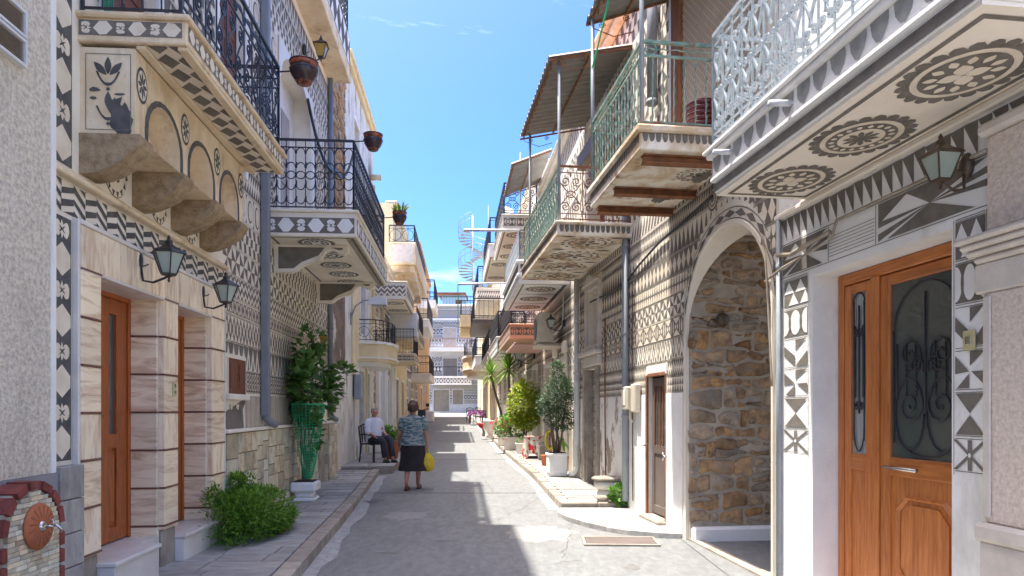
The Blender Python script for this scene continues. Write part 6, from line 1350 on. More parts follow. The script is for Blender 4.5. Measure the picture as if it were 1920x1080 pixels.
# sgraffito
pb = MB(); W = wallmap(0)
band(pb, W, D0+.04, uR(3.3), 2.895, 3.09, 'tri_r'); lines(pb, W, D0, uR(3.3), 2.875, (), .006); lines(pb, W, D0, uR(3.3), 2.60, (), .005)
def fan(x0, x1, z0, z1):
    poly_to(pb, [(x0, z0), (x1, z0), (x1, z1), (x0, z1)], W, 0, 1); cx, cz = x0+(x1-x0)*.52, (z0+z1)/2
    poly_to(pb, [(x0, z1), (x0, z0+(z1-z0)*.45), (cx*.62+x0*.38, z1)], W, 1.5, 0)
    for k, (p, q) in enumerate((((x0, z0), (x0, z0+.05)), ((x0, z0+.09), (x0, z0+.13)), ((x0+(x1-x0)*.28, z1), (x1, z1)), ((x1, z1-.05), (x1, z1-.09)), ((x1, z0+.13), (x1, z0+.09)), ((x0+(x1-x0)*.1, z0), (x1*.9+x0*.1, z0)))): poly_to(pb, [(cx, cz), p, q], W, 1.7+.02*k, 0)
fan(D0+.08, uR(5.2), 2.615, 2.865); fan(uR(4.62), uR(3.72), 2.615, 2.865)
for z in [2.64+.024*k for k in range(7)]: lines(pb, W, uR(5.18), uR(4.66), z, (), .004)
for xx in (uR(5.19), uR(4.65)): poly_to(pb, [(xx, 2.61), (xx+.006, 2.61), (xx+.006, 2.87), (xx, 2.87)], W, 1, 0)
TABP = [(2.30, 2.55, 'tritwo'), (2.02, 2.25, 'oval'), (1.76, 1.98, 'pin'), (1.52, 1.73, 'arrow'), (1.30, 1.50, 'dtri')]
def strip_panels(x0, x1):
    lines(pb, W, x0, x1, 2.575, (), .005)
    z = 2.56
    for k, hh in enumerate((.24, .25, .245, .235, .26, .20)):
        z1 = z; z0 = z-hh+.03; wd = x1-x0; cx, cz = (x0+x1)/2, (z0+z1)/2; z -= hh
        R4 = [(x0, z0), (x1, z0), (x1, z1), (x0, z1)]
        Pq = lambda pts, l, c_: poly_to(pb, [(x0+p[0]*wd, z0+p[1]*(z1-z0)) for p in pts], W, l, c_)
        if k == 0:
            Pq([(0, 0), (1, 0), (1, 1), (0, 1)], 0, 0)
            for q in ((.22, .5), (.72, .5)): Pq([(q[0]-.22, .5), (q[0]+.22, .5), (q[0], .96)], 1.5, 1); Pq([(q[0]-.02, .03), (q[0]+.42, .03), (q[0]+.20, .49)], 1.5, 1)
        elif k == 1:
            Pq([(0, 0), (1, 0), (1, 1), (0, 1)], 0, 0)
            for i, q in enumerate((.02, .5, .98)): poly_to(pb, clip([(x0+px_*wd, z0+py_*(z1-z0)) for px_, py_ in ell(q, .5, .22, .46, 20)], x0, x1, z0, z1), W, 1.5+.02*i, 1)
            for i, q in enumerate((.26, .74)): Pq(ell(q, .5, .055, .3, 12), 2.6, 0)
        elif k == 2: Pq([(0, .75), (.48, .05), (.48, .45), (0, 1)][:0] or [(0, .8), (.48, .38), (.48, 0), (0, .42)], 1, 0); Pq([(.5, 1), (.5, .6), (.95, 1)], 1, 0); Pq([(.5, 0), (1, 0), (1, .55)], 1, 0)
        elif k == 3: Pq([(0, .9), (0, .4), (.48, .45)], 1, 0); Pq([(.5, 1), (1, 1), (.5, .6)], 1, 0); Pq([(.05, 0), (.48, 0), (.48, .4)], 1, 0); Pq([(.55, .45), (1, .45), (1, .05)], 1, 0)
        elif k == 4: Pq([(.02, 1), (.98, 1), (.5, .52)], 1, 0); Pq([(.02, 0), (.98, 0), (.5, .48)], 1, 0)
        else:
            for p, q in (((0, 1), (1, 0)), ((0, 0), (1, 1)), ((.5, 0), (.5, 1))):
                e = .07; Pq([(p[0]-e*(p[0] != .5 or 1), p[1]), (p[0]+e, p[1]), (q[0]+e, q[1]), (q[0]-e, q[1])], 1+.05*p[0], 0)
            Pq(ell(.5, .5, .05, .08, 10), 2.5, 1)
        lines(pb, W, x0, x1, z0-.010, (), .004); lines(pb, W, x0, x1, z1+.004, (), .004)
    for xx in (x0-.012, x1+.008): poly_to(pb, [(xx, z), (xx+.004, z), (xx+.004, 2.58), (xx, 2.58)], W, 1, 0)
strip_panels(D0+.10, uR(5.47)); strip_panels(uR(3.955), uR(3.745))
pb.build('sgraffito', ['dark', 'light_white'], R0, kind='stuff')
mb = MB(); mb.box(D0, uR(2.0), -.05, -.001, 3.10, 3.145, bev=.012); mb.build('ledge_moulding', 'plaster_cream', R0)
# grey marble pilaster at the right edge
mb = MB(); xa = uR(3.70)
mb.box(xa, uR(3.42), -.05, -.002, .9, 2.12, bev=.01); mb.box(xa-.0, uR(2.2), -.04, -.002, 2.45, 2.95, bev=.01); pl = mb.build('pilaster', 'grey_marble', R0)
mb = MB(); mb.box(xa-.0, xa+.05, -.062, -.051, .93, 2.10, bev=.005); mb.box(xa-.06, uR(2.2), -.06, -.002, 2.12, 2.28, bev=.01)
for k, (zz, o) in enumerate(((2.28, .08), (2.315, .11), (2.35, .13), (2.385, .155))): mb.box(xa-.05-.02*k, uR(2.2), -o, -.002, zz, zz+.034, bev=.014)
mb.box(xa-.04, uR(2.2), -.09, -.002, .80, .90, bev=.02); mb.box(xa-.02, uR(2.2), -.065, -.002, -.05, .80, bev=.01)
mb.box(xa-.03, uR(2.2), -.08, -.002, 2.95, 3.02, bev=.02); mb.build('pilaster_mouldings', 'grey_marble_s', R0)
mb = MB(); mb.box(uR(3.36), uR(2.2), -.02, -.002, -.05, 2.12); mb.build('window_reveal_slab', 'grey_marble', R0)
mb = MB(); x = uR(3.84); mb.box(x-.045, x+.04, -.02, -.006, 1.83, 1.94, bev=.004); sw = mb.build('doorbell_plate', 'switch', R0); mb = MB(); mb.box(x-.022, x+.018, -.026, -.02, 1.86, 1.905, bev=.002); mb.build('bell_button', 'steel', sw)
# big white balcony
x0, x1 = uR(5.45), uR(2.90)
dep = .78
mb = MB()
mb.box(x0, x1, -dep, 0, 3.165, 3.25, bev=.006); mb.box(x0-.02, x1+.02, -dep-.03, 0, 3.25, 3.285, bev=.01); mb.box(x0-.005, x1+.005, -dep-.015, 0, 3.285, 3.43, bev=.004); mb.box(x0-.045, x1+.045, -dep-.055, 0, 3.43, 3.47, bev=.012); mb.box(x0-.065, x1+.065, -dep-.075, 0, 3.47, 3.50, bev=.008)
s3 = mb.build('balcony_slab', 'plaster_white', R0)
mb = MB(); mb.box(x0+.012, x1-.012, -dep+.012, -.0, 3.145, 3.164); mb.build('soffit_board', 'plaster_cream', s3)
pb = MB(); band(pb, wallmap(-dep-.015), x0, x1, 3.29, 3.425, 'tooth'); band(pb, endmap(x0-.005, -1), -dep, 0, 3.29, 3.425, 'tooth'); band(pb, endmap(x1+.005, 1), -dep, 0, 3.29, 3.425, 'tooth'); pb.build('scallop_pattern', ['tooth', 'light_white'], s3, kind='stuff'); pb = MB()
poly_to(pb, [(x0, 3.175), (x1, 3.175), (x1, 3.235), (x0, 3.235)], wallmap(-dep), 0, 0)
Sm = softmap(3.145); m_ = .07
for (a, b, c, d) in [(x0+m_, x1-m_, -dep+m_, -dep+m_+.03), (x0+m_, x1-m_, -m_-.03, -m_), (x0+m_, x0+m_+.03, -dep+m_+.03, -m_-.03), (x1-m_-.03, x1-m_, -dep+m_+.03, -m_-.03)]: poly_to(pb, [(a, c), (b, c), (b, d), (a, d)], Sm, 0, 0)
w = (x1-x0)/3.2
for k, st in enumerate((0, 1, 0)): rosette(pb, Sm, x0+.42+.80*k, -dep/2, .315, st, sx=1.05, sy=.90)
pb.build('painted_ornament', ['dark', 'light'], s3, kind='stuff')
for k in (.35, 1.15): mb = MB(); xx = x0+k; mb.tube([(xx, -dep-.01, 3.36), (xx-.005, -dep-.16, 3.352)], .02, 10); mb.build('drain_spout', 'pipe_white', s3)
railing([(x0+.03, -.02), (x0+.03, -dep-.02), (x1-.03, -dep-.02)], 3.50, .86, 'lyre', 'iron_grey', s3, spacing=.155, r=.0085)
# pier arris painted white, conduit and pipe beside the arch
drainpipe('slim grey pipe between the arch and the orange door', FR, uR(5.86), .05, 3.1, 'pipe', .022, .03, 0, (2.7,))
cable('taped tan conduit running level over the wall above the orange door', FR, [(C1-.16, -.04, 2.62), (uR(5.75), -.05, 2.68), (uR(5.3), -.06, 2.715), (uR(5.05), -.06, 2.76), (uR(5.03), -.04, 2.87), (uR(4.6), -.03, 2.88), (uR(3.7), -.03, 2.885)], .011, 'pipe_tan', 6, 'conduit')
cable('thicker wrapped cable ending in a tape bundle above the left door jamb', FR, [(uR(5.84), -.05, 2.80), (uR(5.62), -.06, 2.755), (uR(5.3), -.07, 2.78), (uR(5.08), -.06, 2.80)], .018, 'pipe_tan', 7)
cable('looped cable dropping round the arch edge', FR, [(AR_-.1, -.06, 2.95), (AR_-.02, -.09, 3.0), (AR_+.03, -.09, 2.8), (AR_+.02, -.06, 2.4), (AR_+.03, -.05, 2.1), (AR_+.05, -.04, 1.7)], .010, 'pipe_tan')
lantern('square bronze wall lantern above the orange door, under the white balcony', FR, uR(3.84), 2.83, .19, .21, 'bronze', 'lampglass', six=False)

# ------------------------------------------------------------------ RIGHT, further on
W = wallmap(0)
TABG = [(1.75, 2.05, 'diamond'), (2.1, 2.4, 'vee'), (2.45, 2.75, 'pin'), (2.8, 3.1, 'diamond'), (3.15, 3.45, 'qtri'), (3.5, 3.8, 'diamond'), (3.85, 4.1, 'tri'), (4.4, 4.7, 'herring2'), (4.8, 5.2, 'para'), (5.3, 5.7, 'bigtri'), (5.8, 6.2, 'para'), (6.3, 6.6, 'pin'), (6.8, 7.2, 'star'), (7.3, 7.6, 'herring2')]
G1 = house(FF, uF, 13.40, 19.0, 7.3, 'sgraffito house behind the ficus with wide white balcony and barred windows', 'plaster', [(14.9, 15.9, .35, 2.55, 'door', 'lace'), (17.2, 18.3, .35, 2.6, 'door', 'greyshutter'), (15.4, 16.4, 4.7, 6.6, 'shutter', 'brickred')], TABG)
for Y in (14.7, 16.1): mb = MB(); mb.box(uF(Y)-.14, uF(Y)+.14, -.12, -.001, 2.7, 2.95, bev=.03); mb.box(uF(Y)-.10, uF(Y)+.10, -.07, -.001, .2, 2.7, bev=.02); mb.build('pilaster', 'plaster_cream', G1)
x0, x1 = uF(18.3), uF(14.35)
mb = MB(); mb.box(x0, x1, -1.08, 0, 4.10, 4.22, bev=.01); mb.box(x0-.04, x1+.04, -1.12, 0, 4.22, 4.30, bev=.02); mb.box(x0-.01, x1+.01, -1.09, 0, 4.30, 4.50, bev=.006); mb.box(x0-.06, x1+.06, -1.14, 0, 4.50, 4.58, bev=.02); s = mb.build('balcony_slab', 'plaster_white', G1)
pb = MB(); soff_ros([2, 0, 2], .16, .34)(pb, softmap(4.10), x0, x1, -1.08, 0); band(pb, softmap(4.10), x0+.3, x1-.05, -.12, -.03, 'dent'); band(pb, endmap(x1+.01, 1), -1.05, 0, 4.32, 4.49, 'scale'); band(pb, wallmap(-1.09), x0, x1, 4.32, 4.49, 'scale')
for k in (1, 2): xx = x0+k*(x1-x0)/3; poly_to(pb, [(xx-.02, -.98), (xx+.02, -.98), (xx+.02, -.1), (xx-.02, -.1)], softmap(4.10), .3, 0)
pb.build('painted_ornament', ['dark', 'light'], s, kind='stuff')
railing([(x0+.05, 0), (x0+.05, -1.05), (x1-.05, -1.05), (x1-.05, 0)], 4.58, .62, 'lyre', 'iron_grey', s, spacing=.19, r=.010)
mb = MB(); mb.tube([(x1-.05, -1.05, 5.2), (x1-.05, -2.2, 5.18)], .03, 6); mb.tube([(x0+.1, -1.05, 4.8), (x0+.1, -2.3, 4.76)], .03, 6); mb.build('pole_bracket', 'pipe_white', s)
G2 = house(FF, uF, 19.02, 28.6, 8.3, 'tall sgraffito house with pink sided balcony behind the yuccas', 'plaster', [(20, 21.1, .5, 2.7, 'door', 'wood_brown'), (23, 24.2, .5, 2.7, 'door', 'lace'), (26, 27.2, .55, 2.8, 'door', 'wood_brown'), (20.2, 21.2, 4.0, 5.9, 'shutter', 'brickred'), (24.5, 25.5, 4.1, 6.0, 'shutter', 'brickred')], TABG)
s = balcony(G2, uF(23), uF(18.7)-.1+.0, 3.44, .38, .90, 'peach', 'iron', 'scroll', rh=.85, fascia='rug', spacing=.26, r=.011, light='peach')
s = balcony(G2, uF(28.4), uF(23.4), 3.46, .50, .95, 'plaster_white', 'iron', 'dense', rh=.85, fascia='diamond', spacing=.3, r=.012, light='light_white', soffit=soff_ros([2, 0, 2]))
mb = MB(); mb.box(uF(19.0)-.1, uF(16.6), -.95, -.1, 3.05, 3.07); mb.box(uF(19.0)-.1, uF(16.6), -.98, -.92, 3.03, 3.10, bev=.01); s_ = mb.build('door_hood', 'corr_top', G2)
balcony(G2, uF(24.3), uF(20.0), 6.70, .42, 1.0, 'plaster', 'iron', 'scroll', rh=.9, fascia='rug', spacing=.4, r=.012, soffit=soff_ros([2, 0, 2]), light='light')
canopy(G2, uF(19.6), uF(17.0)-.3+.3, -1.0, 7.9, 7.5, posts=(), scroll=False)
G3 = house(FF, uF, 28.62, 38, 9.0, 'pale house with stacked balconies and dark metal soffit beyond the pink balcony', 'plaster_cream', [(30, 31.2, .6, 2.9, 'door', 'wood_brown'), (33.5, 34.7, .7, 3.0, 'door', 'lace'), (31, 32, 5.0, 6.8, 'shutter', 'brickred')], TABG[:7])
balcony(G3, uF(32.2), uF(26.6), 7.35, .50, 1.05, 'plaster', 'iron', 'bars', rh=1.0, fascia=None, spacing=.18, r=.014, soffit=soff_ros([2, 0]))
balcony(G3, uF(36), uF(30.3), 5.25, .2, 1.55, 'greywood', 'iron', 'bars', rh=.9, fascia=None, spacing=.2, r=.014)
balcony(G3, uF(36.5), uF(29.5), 3.5, .45, .95, 'plaster', 'iron', 'bars', rh=.9, fascia='qtri', spacing=.2, r=.014)
G4 = house(FF, uF, 38.02, 48, 9.6, 'pale yellow plastered house with patterned high balcony near the street end', 'yellow', [(40, 41.2, .8, 3.0, 'door', 'wood_brown'), (44, 45.2, .8, 3.0, 'door', 'wood_brown'), (41, 42.4, 5.3, 7.2, 'shutter', 'blue')])
balcony(G4, uF(44), uF(35.5), 7.1, .62, 1.2, 'plaster', 'iron', 'bars', rh=1.1, fascia='qtri', spacing=.22, r=.016)
balcony(G4, uF(45), uF(38.5), 4.0, .5, 1.2, 'plaster_white', 'iron', 'bars', rh=1.0, fascia=None, spacing=.22, r=.016)
G5 = house(FF, uF, 48.02, 58, 9.9, 'yellow house with rounded balconies and green awning at the right far end', 'yellow', [(50, 51.3, .9, 3.2, 'door', 'wood_brown'), (54, 55.2, .9, 3.2, 'door', 'wood_brown'), (51, 52.4, 5.5, 7.4, 'shutter', 'blue')])
curved_balcony(G5, uF(56.5), uF(49), 3.9, 1.5, 1.7, 'yellow', rh=1.0, style='bars')
balcony(G5, uF(56), uF(48.5), 7.3, .8, 1.9, 'yellow', 'iron', 'bars', rh=1.0, fascia=None, spacing=.3, r=.02)
mb = MB(); mb.box(uF(50.2), uF(49.6), -2.1, -2.04, 7.6, 10.6); mb.build('hanging_awning', 'greencloth', G5)
G6 = house(FF, uF, 58.02, 68.5, 9.0, 'last cream house on the right beside the end house', 'yellow', [(60, 61.3, 1.0, 3.3, 'door', 'wood_brown'), (64, 65.3, 1.0, 3.3, 'door', 'wood_brown')])
# spiral stair on the roof
st_ = thing('spiral_staircase', 'white metal spiral staircase rising above the roofs on the right, against the sky', 'staircase', (-2.75, 48.5, 9.8))
mb = MB(); mb.tube([(0, 0, 0), (0, 0, 5.3)], .05, 8); mb.build('centre_pole', 'white_metal', st_)
N = 26
for k in range(N):
    a0, a1 = k*.42, k*.42+.45; z = .25+k*.155; R_ = 1.0
    mb = MB(); mb.prism([(.05*math.cos(a0), .05*math.sin(a0)), (R_*math.cos(a0), R_*math.sin(a0)), (R_*math.cos(a1), R_*math.sin(a1)), (.05*math.cos(a1), .05*math.sin(a1))], 'xy', z, z+.04); mb.build('tread', 'pipe', st_)
mb = MB()
for dz in (.55, .95): mb.tube([(1.0*math.cos(k*.21), 1.0*math.sin(k*.21), .25+k*.0775+dz) for k in range(2*N+1)], .018, 4)
for k in range(N+1): a0 = k*.42; mb.tube([(math.cos(a0), math.sin(a0), .25+k*.155), (math.cos(a0), math.sin(a0), 1.2+k*.155)], .013, 4)
mb.build('handrail', 'pipe', st_)
antenna('thin mast beside the spiral staircase', (-1.6, 47, 9.8), 5.6, 0)
antenna('thin white mast at the roof edge above the wide white balcony', FF.pt(uF(24), .1, 8.3), 2.1, 0)
ch = thing('chimney', 'round white chimney pot on the roof above the scroll balconies', 'chimney', FF.pt(uF(30), .15, 9.0)); mb = MB(); mb.tube([(0, 0, 0), (0, 0, 1.0)], .2, 10); mb.build('stack', 'plaster_white', ch); mb = MB(); mb.lathe([(.2, 1.0), (.34, 1.05), (.34, 1.12), (.1, 1.25)], (0, 0, 0), 12); mb.build('cowl', 'plaster_white', ch)
# ------------------------------------------------------------------ lamps, pots, wires on the left
lantern('large black wall lantern between the two marble doors, nearest the camera', FL, uL(5.60), 2.68, .27, .26, group='black hexagonal lanterns on the marble door house')
lantern('second black wall lantern, at the far end of the marble lintel', FL, uL(6.95), 2.66, .27, .25, group='black hexagonal lanterns on the marble door house')
lantern('small amber glass wall lantern above the vine', FL, uL(12.1), 2.72, .22, .19, 'bronze', 'amber', six=False)
lantern('amber lantern high on the wall above the first hanging pot', FL, uL(11.5), 7.45, .30, .30, 'lampmetal', 'amber', six=False)
lantern('small lantern on a scroll arm by the air conditioner', FF, uF(15.0), 3.35, .32, .26, 'lampmetal', 'lampglass', six=False)
lantern('black lantern hanging from a scroll arm behind the lime green shrub', FF, uF(20.5), 3.1, .5, .42, 'iron', 'lampglass', six=False)
lantern('dark lantern further along under the white lattice balcony', FF, uF(24.5), 3.1, .5, .42, 'iron', 'lampglass', six=False)
hanging_pot('dark glazed pot with orange band on the corner of the nearest railing', FL.pt(uL(7.45), .93, 5.03), .235, .150)
hanging_pot('empty dark glazed pot at the near corner of the black balcony', FL.pt(uL(9.42), 1.42, 5.06), .215, .13)
hanging_pot('dark pot with a yellow green succulent at the far corner of the black balcony', FL.pt(uL(13.1), 1.45, 5.02), .24, .135, plant=True)
fl = thing('street_floodlight', 'white floodlight on a curved arm from the pale yellow house', 'street lamp', frame=FL); fl.location = FL.pt(uL(16.4), 0, 4.0)
mb = MB(); mb.tube([(0, 0, -.35), (0, -.12, -.05), (0, -.3, .08), (0, -.5, .1)], .02, 6); mb.box(-.05, .05, -.03, 0, -.5, -.2, bev=.01); mb.build('lamp_arm', 'pipe', fl)
mb = MB(); mb.prism([(-.44, -.02), (-.86, -.02), (-.84, .13), (-.56, .16), (-.44, .1)], 'yz', -.14, .14); mb.build('lamp_head', 'white_metal', fl); mb = MB(); mb.box(-.12, .12, -.84, -.5, -.035, -.021); mb.build('lamp_lens', 'lampglass', fl)
def strand(label, pts, r=.012, m_='iron', sag=.2, name='overhead_wire'):
    t = thing(name, label, 'wire', tuple(pts[0])); mb = MB(); P = []
    for a, b in zip(pts[:-1], pts[1:]):
        for k in range(9):
            q = Vector(a).lerp(Vector(b), k/8); q.z -= sag*4*(k/8)*(1-k/8); P.append(q-Vector(pts[0]))
    mb.tube(P, r, 4); mb.build('wire_run', m_, t)
strand('twisted black cable looping across the rubble strip high on the left', [FL.pt(uL(11.6), .06, 6.7), FL.pt(uL(13.9), .1, 6.3), FL.pt(uL(16.2), .12, 7.6)], .03, sag=.35)
strand('thin wire dropping against the sky from the white roof pole', [FL.pt(uL(13.9), -.1, 10.3), FL.pt(uL(19.5), -.3, 11.0)], .012, sag=1.5)
strand('thin wire crossing the street before the end house', [FL.pt(uL(38), .2, 6.6), FF.pt(uF(44), .3, 6.6)], .012, sag=.2)
strand('thin green rope tied to the canopy posts above the rusty balcony', [FR.pt(uR(7.4), .9, 6.6), FR.pt(uR(8.52), .98, 5.6), FR.pt(uR(8.52), .98, 5.3)], .012, 'netting', sag=.05, name='rope')
strand('thin dark antenna wire slanting over the right hand roofs', [FF.pt(uF(24), .1, 10.2), FF.pt(uF(47), .5, 12.5)], .012, sag=.4)
mbx = thing('meter_cabinet', 'grey metal meter cabinets on the wall behind the seated man', 'meter box', frame=FL); mbx.location = FL.pt(uL(16.9), .0, 0)
mb = MB(); mb.box(-.2, .15, -.20, -.04, 1.75, 2.35, bev=.01); mb.build('cabinet', 'pipe', mbx); mb = MB(); mb.box(.18, .42, -.16, -.04, 1.85, 2.25, bev=.01); mb.build('small_cabinet', 'acbox', mbx)
def ac_unit(label, frame, u, z, w=.34, d=.80, h=.66, out=.18, mm='acbox'):
    t = thing('air_conditioner', label, 'air conditioner', frame=frame); t.location = frame.pt(u, 0, z)
    mb = MB(); mb.box(-d/2, d/2, -out-w, -out, 0, h, bev=.02); mb.build('casing', mm, t)
    mb = MB(); mb.lathe([(.24, 0), (.25, -.01), (.23, -.014), (.0, -.012)], (-.05, -out-w-.002, h/2), 20, axis='y'); mb.build('fan_grille', 'greyshutter', t)
    mb = MB(); mb.box(d/2+.001, d/2+.012, -out-w+.20, -out-.02, h-.22, h-.06, bev=.003); mb.build('side_cover', mm, t)
    mb = MB(); [mb.box(x, x+.04, -out-w, 0, -.04, -.001, bev=.004) for x in (-d/2+.08, d/2-.12)]; mb.box(-d/2-.02, d/2+.03, -out-w-.03, -.02, -.09, -.041, bev=.01); mb.build('bracket', 'acbox', t)
    mb = MB(); mb.tube([(d/2, -out-.08, h*.3), (d/2+.1, -out, h*.25), (d/2+.15, -.03, h*.6), (d/2+.16, -.02, h+.4)], .018, 6); mb.build('pipes', 'plaster_white', t)
ac_unit('cream air conditioner seen from its side on the wall past the ficus', FF, uF(15.7), 2.98, w=.36, out=.20)
ac_unit('white air conditioner box under the patterned balcony on the left', FL, uL(24.6), 4.05, w=.95, d=.9, h=.85, out=.12, mm='white_metal')

# ------------------------------------------------------------------ plants on the left
b = thing('green_bush', 'leafy green bush growing over the pavement beside the second marble step', 'bush', (-2.98, 7.72, .12), 1.6)
mb = MB()
br = random.Random(5)
for k in range(60):
    a = br.uniform(0, 2*PI); e = br.uniform(.3, 1.3); L_ = br.uniform(.28, .55); stem(mb, (br.uniform(-.2, .2), br.uniform(-.08, .08), 0), (L_*1.25*math.cos(a)*math.cos(e), L_*.7*math.sin(a)*math.cos(e)-.02, L_*math.sin(e)+.04), .006, .003, .015, 3, 3, br)
mb.build('stems', 'leaf_dark', b, kind='stuff')
mb = MB()
leafcloud(mb, (-.02, -.04, .21), (.86, .44, .28), 5000, .062, lambda q: q.z > .005 and q.y < .32, br, .42, .1, 34, .26)
leafcloud(mb, (-.05, -.02, .10), (.92, .44, .14), 1500, .055, lambda q: q.z > .0 and q.y < .30, br, .42, .1, 26, .3)
leafcloud(mb, (.05, .10, .54), (.16, .08, .12), 180, .06, lambda q: q.y < .3, br, .42, -.3, 5, .3); leafcloud(mb, (-.45, -.22, .33), (.25, .16, .20), 350, .06, lambda q: q.y < .3, br, .42, -.3, 9, .3); leafcloud(mb, (.2, .08, .48), (.34, .12, .16), 380, .06, lambda q: q.y < .3, br, .42, -.3, 9, .3); leafcloud(mb, (-.55, .12, .44), (.14, .10, .16), 200, .06, None, br, .42, -.3, 4, .3)
mb.build('foliage', 'leaf', b, kind='stuff')
v = thing('climbing_vine', 'tall leafy vine wrapped in green netting in a white marble pot', 'vine', FL.pt(uL(10.55), .26, .12), FL.ang)
mb = MB(); mb.box(-.19, .19, -.17, .17, .0, .05, bev=.015); mb.box(-.15, .15, -.13, .13, .05, .14, bev=.03); mb.box(-.21, .21, -.19, .19, .14, .29, bev=.03); mb.build('marble_pot', 'plaster_white', v)
mb = MB(); mb.box(-.17, .17, -.15, .15, .291, .30, bev=.003); mb.build('soil', 'soil', v)
vr = random.Random(9); mb = MB()
for k in range(24):
    a = vr.uniform(0, 2*PI); stem(mb, (vr.uniform(-.07, .07), vr.uniform(-.06, .06), .28), (.26*math.cos(a)+.08, .18*math.sin(a), vr.uniform(1.0, 2.0)), .009, .004, .02, 4, 6, vr)
stem(mb, (.1, -.05, 1.6), (.55, -.35, 2.0), .007, .003, .02, 4, 6, vr)
mb.build('stems', 'bark', v, kind='stuff')
mb = MB()
leafcloud(mb, (.12, -.08, 1.72), (.66, .36, .56), 1050, .125, lambda q: q.y < .22, vr, .85, .4, 30, .19)
leafcloud(mb, (.1, -.05, 2.3), (.32, .2, .34), 190, .11, lambda q: q.y < .22, vr, .85, .3, 9, .3); leafcloud(mb, (.68, -.42, 1.98), (.30, .14, .12), 70, .12, None, vr, .85, .3, 5, .3); leafcloud(mb, (.02, -.05, 1.1), (.20, .16, .45), 200, .09, None, vr, .85, .4, 10, .3)
mb.build('foliage', 'leaf_dark', v, kind='stuff')
mb = MB(); NS, NZ = 22, 26
def netp(i, j):
    a = PI*.10+(2*PI*.80)*i/NS+PI*.6; t = j/NZ; r = .09+.30*t**.8; return (r*1.0*math.cos(a)-.02, r*.62*math.sin(a)-.04, .34+1.12*t)
for i in range(NS+1): mb.tube([netp(i, j) for j in range(0, NZ+1, 2)], .0042, 3, caps=False, smooth=False)
for j in range(NZ+1): mb.tube([netp(i, j) for i in range(NS+1)], .0042 if j < NZ else .012, 3, caps=False, smooth=False)
mb.build('netting', 'netting', v, kind='stuff')

# ------------------------------------------------------------------ plants and pots on the right pavement
def ppx(px, Y, z=None): return ((px-960)*Y/F_PX, Y, gz(Y)+.123 if z is None else z)
t = thing('potted_ficus', 'grey green ficus tree in a whitewashed square planter by the drainpipe', 'potted tree', ppx(1044, 13.7), .1)
mb = MB(); mb.box(-.17, .17, -.17, .17, 0, .05, bev=.01); mb.box(-.185, .185, -.185, .185, .05, .42, bev=.02); mb.box(-.20, .20, -.20, .20, .40, .45, bev=.012); mb.build('planter', 'plaster_white', t)
mb = MB(); mb.box(-.17, .17, -.17, .17, .451, .458); mb.build('soil', 'soil', t)
mb = MB(); tr = random.Random(2)
for k in range(9): a = tr.uniform(0, 6.28); stem(mb, (.05*math.cos(a), .05*math.sin(a), .44), (.22*math.cos(a), .22*math.sin(a), tr.uniform(1.3, 1.9)), .018, .006, .02, 5, 6, tr)
mb.build('trunk', 'bark', t)
mb = MB(); leafcloud(mb, (0, 0, 1.45), (.36, .34, .50), 3000, .062, None, tr, .5, .5, 40, .22); leafcloud(mb, (.03, 0, 1.98), (.17, .17, .26), 500, .06, None, tr, .5, .5, 10, .26); leafcloud(mb, (.12, -.1, 1.12), (.34, .26, .22), 700, .06, None, tr, .5, .6, 14, .25); mb.build('foliage', 'leaf_ficus', t, kind='stuff')
t = thing('potted_lily', 'broad leaved plant in a terracotta pot behind the ficus planter', 'potted plant', ppx(1071, 14.7))
mb = MB(); pot_lathe(mb, .15, .30); mb.build('pot', 'terra', t); mb = MB(); mb.lathe([(.13, .27), (0, .275)], (0, 0, 0), 12); mb.build('soil', 'soil', t)
mb = MB()
for k in range(15): a = tr.uniform(0, 6.28); e = tr.uniform(.9, 1.4); leaf(mb, Vector((.03*math.cos(a), .03*math.sin(a), .27)), Vector((math.cos(a)*math.cos(e), math.sin(a)*math.cos(e), math.sin(e))), tr.uniform(.35, .62), .26, tr)
mb.build('leaves', 'leaf_bright', t, kind='stuff'); mb = MB(); stem(mb, (.02, 0, .27), (.1, .05, 1.3), .01, .008, .01, 5, 4, tr); mb.build('cane', 'bark', t)
t = thing('flower_pot', 'small terracotta pot tucked against the left side of the ficus planter', 'flower pot', ppx(1022, 15.7)); mb = MB(); pot_lathe(mb, .10, .24); mb.build('pot', 'terra', t); mb = MB(); mb.lathe([(.08, .2), (0, .21)], (0, 0, 0), 10); mb.build('soil', 'soil', t)
t = thing('garden_hose', 'coil of yellow hose hanging on a small stand by the ficus', 'hose', ppx(1031, 16.6))
mb = MB(); mb.tube([(0, 0, 0), (0, 0, .75)], .02, 6); mb.tube([(-.08, 0, .72), (.08, 0, .72)], .02, 6); mb.build('stand', 'iron_rust', t)
mb = MB()
for k in range(6): mb.tube([(.0+(.09+.006*k)*math.cos(a*PI/10), -.04-.012*k, .52+(.19+.008*k)*math.sin(a*PI/10)) for a in range(21)], .011, 5)
mb.build('hose_coil', 'hose', t)
t = thing('planter_box', 'low brown stone planter in the shade behind the floral cloth', 'planter', ppx(1024, 17.2)); mb = MB(); mb.box(-.2, .2, -.2, .2, 0, .36, bev=.03); mb.build('planter', 'kerb', t)
t = thing('small_table', 'small low table covered by a red floral cloth on the right pavement', 'table', ppx(1003, 17.6), .05)
mb = MB(); [mb.box(x-.02, x+.02, y_-.02, y_+.02, .05, .52) for x in (-.20, .20) for y_ in (-.18, .18)]; mb.box(-.26, .26, -.03, .03, 0, .05, bev=.01); mb.build('table_legs', 'greywood', t); mb = MB(); mb.box(-.25, .25, -.22, .22, .52, .545, bev=.006); mb.build('tabletop', 'greywood', t)
